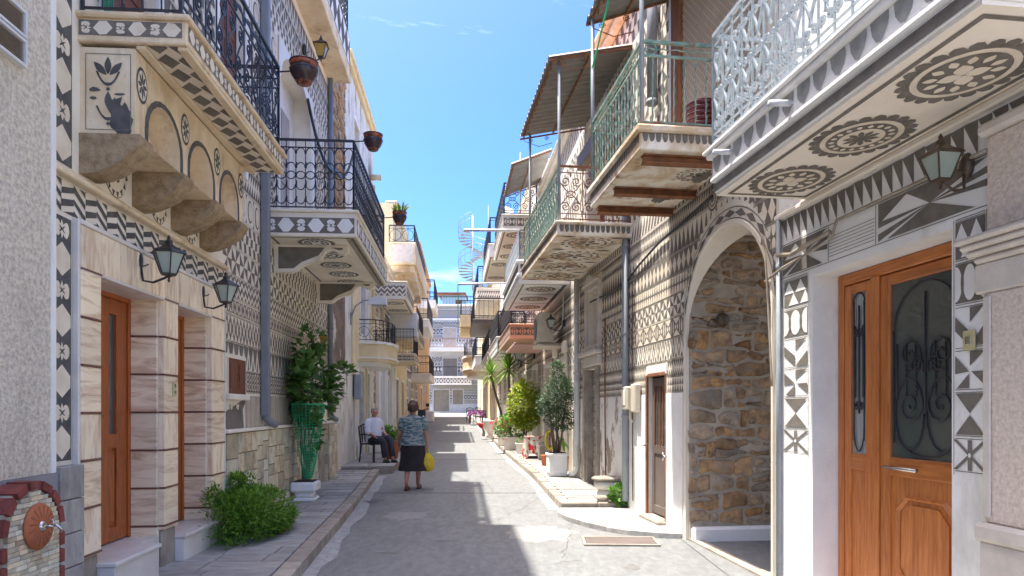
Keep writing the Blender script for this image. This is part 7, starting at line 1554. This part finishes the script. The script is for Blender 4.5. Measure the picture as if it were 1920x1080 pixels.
def draped_cloth(name, label, loc, hw, hd, zt, drop, m_, rz=0.0, cat='tablecloth'):
    t = thing(name, label, cat, loc, rz); mb = MB(); n = 64; rows = 6; P = []
    cr = random.Random(4)
    for i in range(n):
        s = i/n*4; k = int(s); f = s-k
        c = [(-hw, -hd), (hw, -hd), (hw, hd), (-hw, hd), (-hw, -hd)]; x = c[k][0]+(c[k+1][0]-c[k][0])*f; y_ = c[k][1]+(c[k+1][1]-c[k][1])*f
        nx, ny = [(0, -1), (1, 0), (0, 1), (-1, 0)][k]; P.append((x, y_, nx, ny, drop*(1+.5*abs(math.cos(PI*f))**6)*cr.uniform(.93, 1.07)))
    vs = [(0, 0, zt+.006)]+[(p[0], p[1], zt+.006) for p in P]
    for j in range(1, rows+1):
        for i, p in enumerate(P): w = .028*math.sin(i*1.35)*(j/rows)+.03*(j/rows); vs.append((p[0]+p[2]*w, p[1]+p[3]*w, zt-p[4]*j/rows))
    fs = [(0, 1+i, 1+(i+1) % n) for i in range(n)]
    for j in range(rows): fs += [(1+j*n+i, 1+j*n+(i+1) % n, 1+(j+1)*n+(i+1) % n, 1+(j+1)*n+i) for i in range(n)]
    mb.add(vs, fs, 0, True); mb.build('cloth', m_, t); return t
draped_cloth('floral_tablecloth', 'red and white floral cloth draped over the low table', ppx(1003, 17.6), .27, .24, gz(0)+.545, .40, 'floral', .05)
for (px_, Y, s_, lab) in ((963, 19.0, (.15, .15, .28), 'small cream planter to the left of the floral cloth'), (944, 20.3, (.22, .19, .38), 'cream stone planter holding the leafy geraniums')):
    t = thing('stone_planter', lab, 'planter', ppx(px_+14, Y)); mb = MB(); x, y_, z = s_
    mb.prism([(-x*.85, 0), (x*.85, 0), (x, z), (-x, z)], 'xz', -y_, y_); mb.box(-x*1.06, x*1.06, -y_*1.06, y_*1.06, z-.05, z+.005, bev=.01); mb.build('planter', 'plaster_cream', t)
    mb = MB(); mb.box(-x*.9, x*.9, -y_*.9, y_*.9, z+.006, z+.012); mb.build('soil', 'soil', t)
    mb = MB(); n_ = 900 if s_[0] > .15 else 90
    if s_[0] > .15:
        leafcloud(mb, (-.05, 0, z+.28), (.42, .32, .34), n_, .085, lambda q: q.z > z*.8, tr, .8, .2, 18, .3); mb.build('foliage', 'leaf_bright', t, kind='stuff')
        mb = MB(); leafcloud(mb, (-.25, -.15, z+.2), (.40, .22, .28), 70, .07, None, tr, .9, .2, 7, .3); mb.build('flowers', 'petal', t, kind='stuff')
    else: leafcloud(mb, (0, 0, z+.05), (.1, .1, .08), n_, .05, None, tr, .6, .2, 6, .3); mb.build('foliage', 'leaf_bright', t, kind='stuff')
t = thing('lime_shrub', 'bushy yellow green shrub in a pot between the yuccas and the ficus', 'potted shrub', ppx(985, 19.6))
mb = MB(); pot_lathe(mb, .22, .38); mb.build('pot', 'plaster_cream', t); mb = MB(); [stem(mb, (tr.uniform(-.08, .08), tr.uniform(-.08, .08), .34), (tr.uniform(-.25, .25), tr.uniform(-.2, .2), 1.2), .016, .006, .03, 5, 5, tr) for _ in range(7)]; mb.build('stems', 'bark', t)
mb = MB(); leafcloud(mb, (0, -.1, 1.30), (.46, .46, .66), 3000, .11, None, tr, .6, .3, 30, .26); mb.build('foliage', 'leaf_lime', t, kind='stuff')
def yucca(label, loc, h, lean, potm, heads=1, R_=.55):
    t = thing('potted_yucca', label, 'potted palm', loc, 0, 'spiky yuccas on the right pavement')
    mb = MB(); mb.prism([(-.17, 0), (.17, 0), (.22, .42), (-.22, .42)], 'xz', -.2, .2); mb.build('pot', potm, t)
    mb = MB(); mb.box(-.19, .19, -.18, .18, .421, .43); mb.build('soil', 'soil', t)
    mb = MB(); top = Vector((lean, 0, h)); mb.tube([(0, 0, .4), (lean*.2, 0, .4+(h-.4)*.35), (lean*.7, 0, .4+(h-.4)*.75), top], [.05, .042, .04, .05], 7); mb.build('trunk', 'bark', t)
    mb = MB(); n = 110
    for k in range(n):
        a = k*2.4; e = -.55+2.0*(k/n); d = Vector((math.cos(a)*math.cos(e), math.sin(a)*math.cos(e), math.sin(e))); L_ = R_*tr.uniform(.8, 1.1); s = d.cross(Vector((0, 0, 1))).normalized()*.022
        p0 = top+Vector((0, 0, .12*(k/n))); p1 = p0+d*L_*.5; p2 = p0+d*L_-Vector((0, 0, .10*math.cos(e)))
        mb.add([p0-s*.6, p0+s*.6, p1+s, p1-s, p2], [(0, 1, 2, 3), (3, 2, 4)])
    mb.build('leaf_crown', 'leaf_yucca', t, kind='stuff')
yucca('yucca with a leaning bare trunk, left of the pair', ppx(944, 23.0), 2.2, -.42, 'plaster_cream', R_=.62)
yucca('taller yucca behind the lime green shrub, right of the pair', ppx(957, 22.0), 2.35, -.05, 'plaster_cream', R_=.72)
t = thing('flowering_pot', 'square pot of red flowering geraniums at the foot of the leaning yucca', 'potted plant', ppx(943, 22.2)); mb = MB(); mb.prism([(-.15, 0), (.15, 0), (.18, .36), (-.18, .36)], 'xz', -.18, .18); mb.build('pot', 'plaster_cream', t)
mb = MB(); leafcloud(mb, (0, 0, .52), (.26, .24, .22), 420, .07, lambda q: q.z > .33, tr, .6, .2, 10, .3); mb.build('foliage', 'leaf_bright', t, kind='stuff'); mb = MB(); leafcloud(mb, (-.06, -.1, .5), (.24, .2, .22), 120, .06, None, tr, .9, .2, 8, .3); mb.build('flowers', 'petal', t, kind='stuff')
t = thing('red_bowl_planter', 'small red plastic bowl planter on a leg further up the right pavement', 'planter', ppx(907, 27)); mb = MB(); mb.lathe([(.05, .28), (.16, .33), (.24, .45), (.24, .5), (.2, .5), (0, .45)], (0, 0, 0), 14); mb.build('bowl', 'redplastic', t); mb = MB(); mb.tube([(0, 0, 0), (0, 0, .3)], .06, 8); mb.build('leg', 'kerb', t)
t = thing('stone_urn', 'pale stone urn on the pavement beside the red bowl planter', 'urn', ppx(918, 25.6)); mb = MB(); mb.lathe([(.16, 0), (.18, .05), (.10, .12), (.24, .4), (.22, .6), (.27, .66), (.2, .66), (0, .6)], (0, 0, 0), 14); mb.build('urn_body', 'plaster_cream', t)
t = thing('cafe_table', 'low table with a purple cloth far up the right pavement', 'table', ppx(893, 40)); mb = MB(); [mb.box(x-.03, x+.03, y_-.03, y_+.03, 0, .7) for x in (-.35, .35) for y_ in (-.3, .3)]; mb.box(-.42, .42, -.4, .4, .7, .74); mb.build('table_body', 'wood_brown', t)
draped_cloth('purple_tablecloth', 'purple cloth over the far table on the right', (ppx(893, 40)[0], 40, gz(40)+.123), .44, .42, .745, .25, 'purple')
def plastic_chair(label, loc, rz, m_='blackplastic', group=None):
    t = thing('plastic_chair', label, 'chair', loc, rz, group)
    mb = MB(); mb.box(-.23, .23, -.22, .22, .41, .44, bev=.012); mb.build('seat', m_, t)
    for x in (-.21, .21):
        for y_ in (-.2, .2): mb = MB(); mb.tube([(x, y_, .42), (x*1.12, y_*1.15, 0)], [.024, .018], 6); mb.build('leg', m_, t)
    mb = MB(); mb.tube([(-.21, .21, .42), (-.22, .27, .82), (0, .30, .88), (.22, .27, .82), (.21, .21, .42)], .02, 6)
    for k in range(4): x = -.13+.087*k; mb.tube([(x, .225, .46), (x, .28, .84)], .016, 5)
    mb.build('backrest', m_, t)
    for x in (-.24, .24): mb = MB(); mb.tube([(x, .24, .64), (x*1.08, 0, .65), (x, -.2, .62), (x*.95, -.21, .42)], .017, 6); mb.build('armrest', m_, t)
    return t
zc = .275+gz(0)
plastic_chair('black plastic armchair under the seated man', (-3.25, 16.3, .276), PI*.5-.55)
for k, (px_, Y) in enumerate(((884, 41), (901, 42.5))): plastic_chair(['black plastic chair left of the purple cloth table', 'black plastic chair right of the purple cloth table'][k], ppx(px_, Y), .4+2*k, 'blackplastic', 'chairs at the purple table')
t = thing('potted_shrub', 'small bright green plant in a terracotta pot behind the seated man', 'potted plant', (-2.98, 17.2, .28)); mb = MB(); mb.lathe([(.10, 0), (.14, .02), (.19, .36), (.2, .42), (0, .4)], (0, 0, 0), 14); mb.build('pot', 'terra', t); mb = MB(); leafcloud(mb, (0, 0, .60), (.2, .2, .2), 260, .12, None, tr, .6, .2, 10, .3); mb.build('foliage', 'leaf_bright', t, kind='stuff')
plastic_chair('lilac plastic chair by the wall beyond the seated man', (-3.1, 21.2, gz(21)+.0), PI*.7, 'purple')
t = thing('scooter', 'dark parked scooter seen end-on against the ochre house', 'scooter', (FL.pt(uL(33.5), .7).x, 33.5, gz(33.5)), .1)
mb = MB(); mb.tube([(0, -.55, .25), (0, .6, .25)], .05, 6); mb.box(-.16, .16, .1, .75, .45, .8, bev=.06); mb.prism([(-.2, .2), (-.55, .5), (-.5, 1.0), (-.35, 1.0), (-.1, .3)], 'yz', -.18, .18); mb.build('body', 'iron', t)
for y_ in (-.62, .62): mb = MB(); mb.lathe([(.16, -.05), (.25, -.05), (.25, .05), (.16, .05)], (0, y_, .25), 16, axis='x'); mb.build('wheel', 'blackplastic', t)
mb = MB(); mb.tube([(-.33, -.38, 1.08), (0, -.45, 1.0), (.33, -.38, 1.08)], .02, 6); mb.lathe([(.0, -.02), (.09, 0), (.0, .05)], (-.28, -.4, 1.25), 10, axis='y'); mb.lathe([(.0, -.02), (.09, 0), (.0, .05)], (.28, -.4, 1.25), 10, axis='y'); mb.tube([(-.3, -.4, 1.08), (-.28, -.4, 1.25)], .01, 4); mb.tube([(.3, -.4, 1.08), (.28, -.4, 1.25)], .01, 4); mb.build('handlebar', 'iron', t)
mb = MB(); mb.box(-.13, .13, .0, .7, .8, .88, bev=.03); mb.build('saddle', 'blackplastic', t)
t = thing('weeds', 'bright green weed growing beside the old marble capital', 'weed', (1.60, 10.28, .10)); mb = MB(); leafcloud(mb, (0, 0, .13), (.13, .12, .13), 230, .085, lambda q: q.z > 0, tr, .9, .2, 9, .3); mb.build('leaves', 'leaf_bright', t, kind='stuff')
t = thing('stone', 'loose rounded brown stone between the capital and the weed', 'stone', (1.36, 10.38, .12)); mb = MB(); mb.lathe([(0, -.0), (.07, .01), (.10, .05), (.07, .09), (0, .10)], (0, 0, 0), 9, sx=1.1, sy=.8); mb.build('stone_body', 'kerb', t)
t = thing('white_box', 'small white box standing at the foot of the ochre house', 'box', (FL.pt(uL(45), .4).x, 45, gz(45))); mb = MB(); mb.box(-.4, .4, -.3, .3, 0, .7, bev=.04); mb.build('box_body', 'plaster_white', t)

# ------------------------------------------------------------------ people
def skin_mesh(name, joints, edges, m_, parent, sub=2, root=0, loc=(0, 0, 0)):
    me = bpy.data.meshes.new(name); me.from_pydata([j[:3] for j in joints], edges, []); o = bpy.data.objects.new(name, me); col.objects.link(o)
    me.materials.append(M[m_]); md = o.modifiers.new('skin', 'SKIN'); md.use_smooth_shade = True
    for i, j in enumerate(joints):
        r = j[3]; r2 = j[4] if len(j) > 4 else r; me.skin_vertices[0].data[i].radius = (r, r2); me.skin_vertices[0].data[i].use_root = (i == root)
    s = o.modifiers.new('sub', 'SUBSURF'); s.levels = sub; s.render_levels = sub
    o.parent = parent; o.location = loc
    dg = bpy.context.evaluated_depsgraph_get(); ev = o.evaluated_get(dg); nm = bpy.data.meshes.new_from_object(ev); nm.name = name
    o.modifiers.clear(); o.data = nm
    for p in nm.polygons: p.use_smooth = True
    return o
def head(mb_parent, c, facing, hair_m, s=1.0, bald=False, bun=False):
    """face features on the head part of the body: c = head centre, facing = unit xy vector"""
    f = Vector((facing[0], facing[1], 0)).normalized(); r = Vector((f.y, -f.x, 0))
    def P(a, b_, d): return c+f*a*s+r*b_*s+Vector((0, 0, d*s))
    mb = MB()
    for sg in (-1, 1): mb.lathe([(0, -.012*s), (.011*s, -.004*s), (.011*s, .004*s), (0, .012*s)], tuple(P(.088, .033*sg, .012)), 8)
    mb.build('eyes', 'bulb', mb_parent)
    mb = MB(); mb.tube([P(.098, -.028, -.052), P(.106, 0, -.050), P(.098, .028, -.052)], [.004, .007, .004], 5); mb.build('mouth', 'terra', mb_parent)
    mb = MB(); n, m_ = 20, 12; vs = []; fs = []
    hr = random.Random(1)
    for j in range(m_+1):
        th = PI*j/m_*.62
        for i in range(n):
            ph = 2*PI*i/n; d = f*math.cos(ph)*math.sin(th)*.103*s+r*math.sin(ph)*math.sin(th)*.090*s+Vector((0, 0, math.cos(th)*.125*s))
            front = math.cos(ph)
            lim = .36 if bald else 1
            k = 1.06+.05*math.sin(9*ph+3*j)*hr.random()
            zcut = d.z
            if front > .35 and th > .85: d = d*(.80) ; k = .92
            if bald and (front > .2 or th < .95): d = d*.6
            vs.append(c+d*k*(1.0 if not bald else (.97 if th > .9 else .93))-f*.006)
    for j in range(m_):
        for i in range(n): fs.append((j*n+i, j*n+(i+1) % n, (j+1)*n+(i+1) % n, (j+1)*n+i))
    mb.add(vs, fs, 0, True); mb.build('hair', hair_m, mb_parent)
def hand(J, E, wrist_i, wpos, d, up, s=1.0, curl=.5):
    """palm and five fingers grown as extra joints of the same body"""
    d = Vector(d).normalized(); up = Vector(up).normalized(); side = d.cross(up).normalized()
    i0 = len(J); p = Vector(wpos)+d*.045*s; J.append((*p, .026*s, .014*s)); E.append((wrist_i, i0)); p2 = Vector(wpos)+d*.085*s; J.append((*p2, .030*s, .012*s)); E.append((i0, i0+1)); base = i0+1
    for k, (o_, L_) in enumerate(((-.028, .062), (-.009, .072), (.010, .068), (.028, .052))):
        a = p2+side*o_*s+d*.012*s; q = a+d*L_*.5*s-up*curl*.012*s; e = q+(d*(1-curl*.6)-up*curl).normalized()*L_*.5*s
        n0 = len(J); J.append((*a, .009*s)); J.append((*q, .0085*s)); J.append((*e, .0065*s)); E.extend([(base, n0), (n0, n0+1), (n0+1, n0+2)])
    n0 = len(J); a = p-side*.034*s; q = a+d*.03*s-side*.012*s-up*.008*s; J.append((*a, .010*s)); J.append((*q, .0085*s)); E.extend([(i0, n0), (n0, n0+1)])
# woman walking away
wl_ = thing('person', 'woman walking away up the street in a teal printed blouse and black skirt', 'person', (-1.80, 12.6, gz(12.6)+.003), 0)
J = [(0, 0, .86, .13, .11), (0, .0, 1.0, .14, .12), (0, .01, 1.15, .145, .115), (0, .0, 1.27, .12, .09), (0, .0, 1.335, .05), (0, .012, 1.40, .055), (0, .03, 1.455, .078, .085), (0, .03, 1.50, .072, .08),
     (-.17, 0, 1.26, .055), (-.25, -.02, 1.02, .044), (-.27, .10, .82, .030), (.17, 0, 1.26, .055), (.235, -.01, 1.02, .044), (.245, .03, .80, .030),
     (-.09, 0, .80, .095), (-.09, -.03, .46, .062), (-.085, -.15, .29, .052), (-.08, -.25, .13, .034), (-.085, -.17, .05, .034), (-.09, -.10, .03, .030),
     (.09, 0, .80, .095), (.09, .09, .46, .062), (.085, .10, .27, .052), (.08, .07, .09, .034), (.085, .12, .04, .034), (.09, .20, .028, .030)]
E = [(0, 1), (1, 2), (2, 3), (3, 4), (4, 5), (5, 6), (6, 7), (3, 8), (8, 9), (9, 10), (3, 11), (11, 12), (12, 13), (0, 14), (14, 15), (15, 16), (16, 17), (17, 18), (18, 19), (0, 20), (20, 21), (21, 22), (22, 23), (23, 24), (24, 25)]
hand(J, E, 10, J[10][:3], (.05, .3, -1), (1, 0, 0), .85, .4); hand(J, E, 13, J[13][:3], (0, .1, -1), (-1, 0, 0), .85, .9)
body = skin_mesh('body', J, E, 'skin', wl_, 2)
head(body, Vector((0, .035, 1.475)), (0, 1), 'hair', 1.09)
mb = MB(); mb.lathe([(.0, -.085), (.06, -.07), (.092, -.02), (.088, .05), (.05, .085), (0, .095)], (0, -.03, 1.475), 14); mb.build('hair_back', 'hair', body)
def shell(name, rings, m_, parent, n=24, thick=.0, fold=.0, nf=9, seed=1):
    """rings: (z, cx, cy, rx, ry)"""
    mb = MB(); vs = []; q = random.Random(seed)
    ph = q.random()*6
    for j, (z, cx, cy, rx, ry) in enumerate(rings):
        t = j/(len(rings)-1)
        for i in range(n): a = 2*PI*i/n; k = 1+fold*t*math.sin(nf*a+ph+t*2); vs.append((cx+rx*k*math.cos(a), cy+ry*k*math.sin(a), z))
    m_n = len(rings); mb.add(vs, [(j*n+i, j*n+(i+1) % n, (j+1)*n+(i+1) % n, (j+1)*n+i) for j in range(m_n-1) for i in range(n)], 0, True)
    return mb.build(name, m_, parent)
bl_ = shell('blouse', [(1.345, 0, .0, .075, .068), (1.325, 0, 0, .12, .09), (1.29, 0, 0, .185, .115), (1.22, 0, 0, .20, .135), (1.10, 0, 0, .195, .145), (.98, 0, 0, .205, .155), (.86, 0, 0, .225, .17), (.80, 0, 0, .23, .175)], 'blouse', body, 30, fold=.025, nf=7)
for sg in (-1, 1):
    mb = MB(); mb.tube([(sg*.14, 0, 1.285), (sg*.18, 0, 1.25), (sg*.205, .005, 1.14), (sg*.215, .008, 1.06)], [.075, .08, .074, .070], 12); mb.build('sleeve', 'blouse', body)
shell('skirt', [(.88, 0, 0, .19, .15), (.80, 0, 0, .215, .17), (.65, 0, .01, .225, .185), (.48, 0, .02, .235, .20), (.34, 0, .02, .275, .235)], 'skirt', body, 36, fold=.05, nf=8)
for (x, y_) in ((-.088, -.13), (.088, .15)):
    mb = MB(); mb.prism([(x-.038, y_-.11), (x+.038, y_-.11), (x+.045, y_+.04), (x+.03, y_+.12), (x-.03, y_+.12), (x-.045, y_+.04)], 'xy', -.002, .022); mb.box(x-.045, x+.045, y_+.0, y_+.05, .02, .068, bev=.015); mb.build('sandal', 'shoe', body)
bg_ = thing('carrier_bag', 'full yellow plastic carrier bag held in the walking woman\'s right hand', 'bag', (-1.80+.255, 12.63, gz(12.6)+.32), .3)
shell('bag_body', [(.0, 0, 0, .05, .04), (.03, 0, 0, .11, .08), (.12, 0, 0, .135, .10), (.22, 0, 0, .12, .09), (.30, 0, 0, .07, .05), (.34, 0, 0, .035, .03)], 'bag', bg_, 24, fold=.10, nf=5)
mb = MB(); mb.tube([(-.03, 0, .33), (-.015, 0, .40), (0, 0, .42), (.015, 0, .40), (.03, 0, .33)], .010, 5); mb.build('bag_handle', 'bag', bg_)
# seated man
sm = thing('person', 'elderly man in a lavender white shirt sitting on a black plastic chair', 'person', (-3.25, 16.3, .276), -.55)
J = [(0, 0, .52, .125, .11), (-.01, -.0, .66, .13, .11), (-.02, 0, .82, .145, .12), (-.01, .0, .96, .12, .09), (.0, .0, 1.03, .052), (.03, -.01, 1.10, .055), (.05, -.015, 1.165, .08, .088), (.05, -.015, 1.22, .07, .078),
     (.0, -.18, .94, .055), (.02, -.24, .72, .043), (.20, -.20, .60, .030), (.0, .18, .94, .055), (.06, .24, .72, .043), (.25, .16, .62, .030),
     (.06, -.10, .50, .085), (.38, -.13, .52, .068), (.44, -.12, .30, .052), (.46, -.12, .09, .034), (.50, -.13, .045, .034), (.58, -.15, .03, .028),
     (.06, .10, .50, .085), (.40, .10, .55, .068), (.50, .05, .34, .052), (.56, .02, .12, .034), (.60, .01, .05, .034), (.68, .0, .03, .028)]
J2 = list(J); E2 = list(E[:25])
hand(J2, E2, 10, J[10][:3], (1, .3, -.4), (0, 0, 1), .95, .5); hand(J2, E2, 13, J[13][:3], (1, -.3, -.4), (0, 0, 1), .95, .5)
body = skin_mesh('body', J2, E2, 'skin', sm, 2)
head(body, Vector((.058, -.018, 1.185)), (1, -.35), 'hair_grey', 1.0, bald=True)
shell('shirt', [(1.045, .0, 0, .075, .072), (1.02, 0, 0, .12, .13), (.985, -.005, 0, .135, .19), (.90, -.01, 0, .15, .205), (.78, -.01, 0, .16, .20), (.64, 0, 0, .17, .20), (.50, .01, 0, .18, .205), (.46, .02, 0, .17, .19)], 'shirt_blue', body, 30, fold=.03, nf=6)
for sg in (-1, 1):
    mb = MB(); mb.tube([(0, sg*.15, .965), (.0, sg*.19, .93), (.012, sg*.225, .80), (.03, sg*.245, .72), (.10, sg*(.235 if sg < 0 else .215), .67)], [.072, .078, .070, .064, .056], 12); mb.build('sleeve', 'shirt_blue', body)
for sg, k1, k2 in ((-1, (.38, -.13, .52), (.455, -.12, .12)), (1, (.40, .10, .55), (.555, .025, .14))):
    mb = MB(); mb.tube([(.02, sg*.10, .50), (.2, sg*.115, .515), (k1[0]-.03, k1[1], k1[2]), (k1[0]+.04, k1[1], k1[2]-.05), ((k1[0]+k2[0])/2+.01, (k1[1]+k2[1])/2, (k1[2]+k2[2])/2), k2], [.115, .105, .088, .082, .072, .066], 14); mb.build('trouser_leg', 'trousers', body)
for c_, e_ in (((.44, -.125), (.60, -.15)), ((.55, .02), (.70, 0))):
    mb = MB(); mb.tube([(c_[0], c_[1], .04), ((c_[0]+e_[0])/2, (c_[1]+e_[1])/2, .038), (e_[0], e_[1], .03)], [.042, .048, .034], 10); mb.box(c_[0]-.03, e_[0], c_[1]-.035, c_[1]+.035, .0, .012); mb.build('shoe', 'blackplastic', body)
for o in list(sc.objects):
    if 'u0' in o: del o['u0']
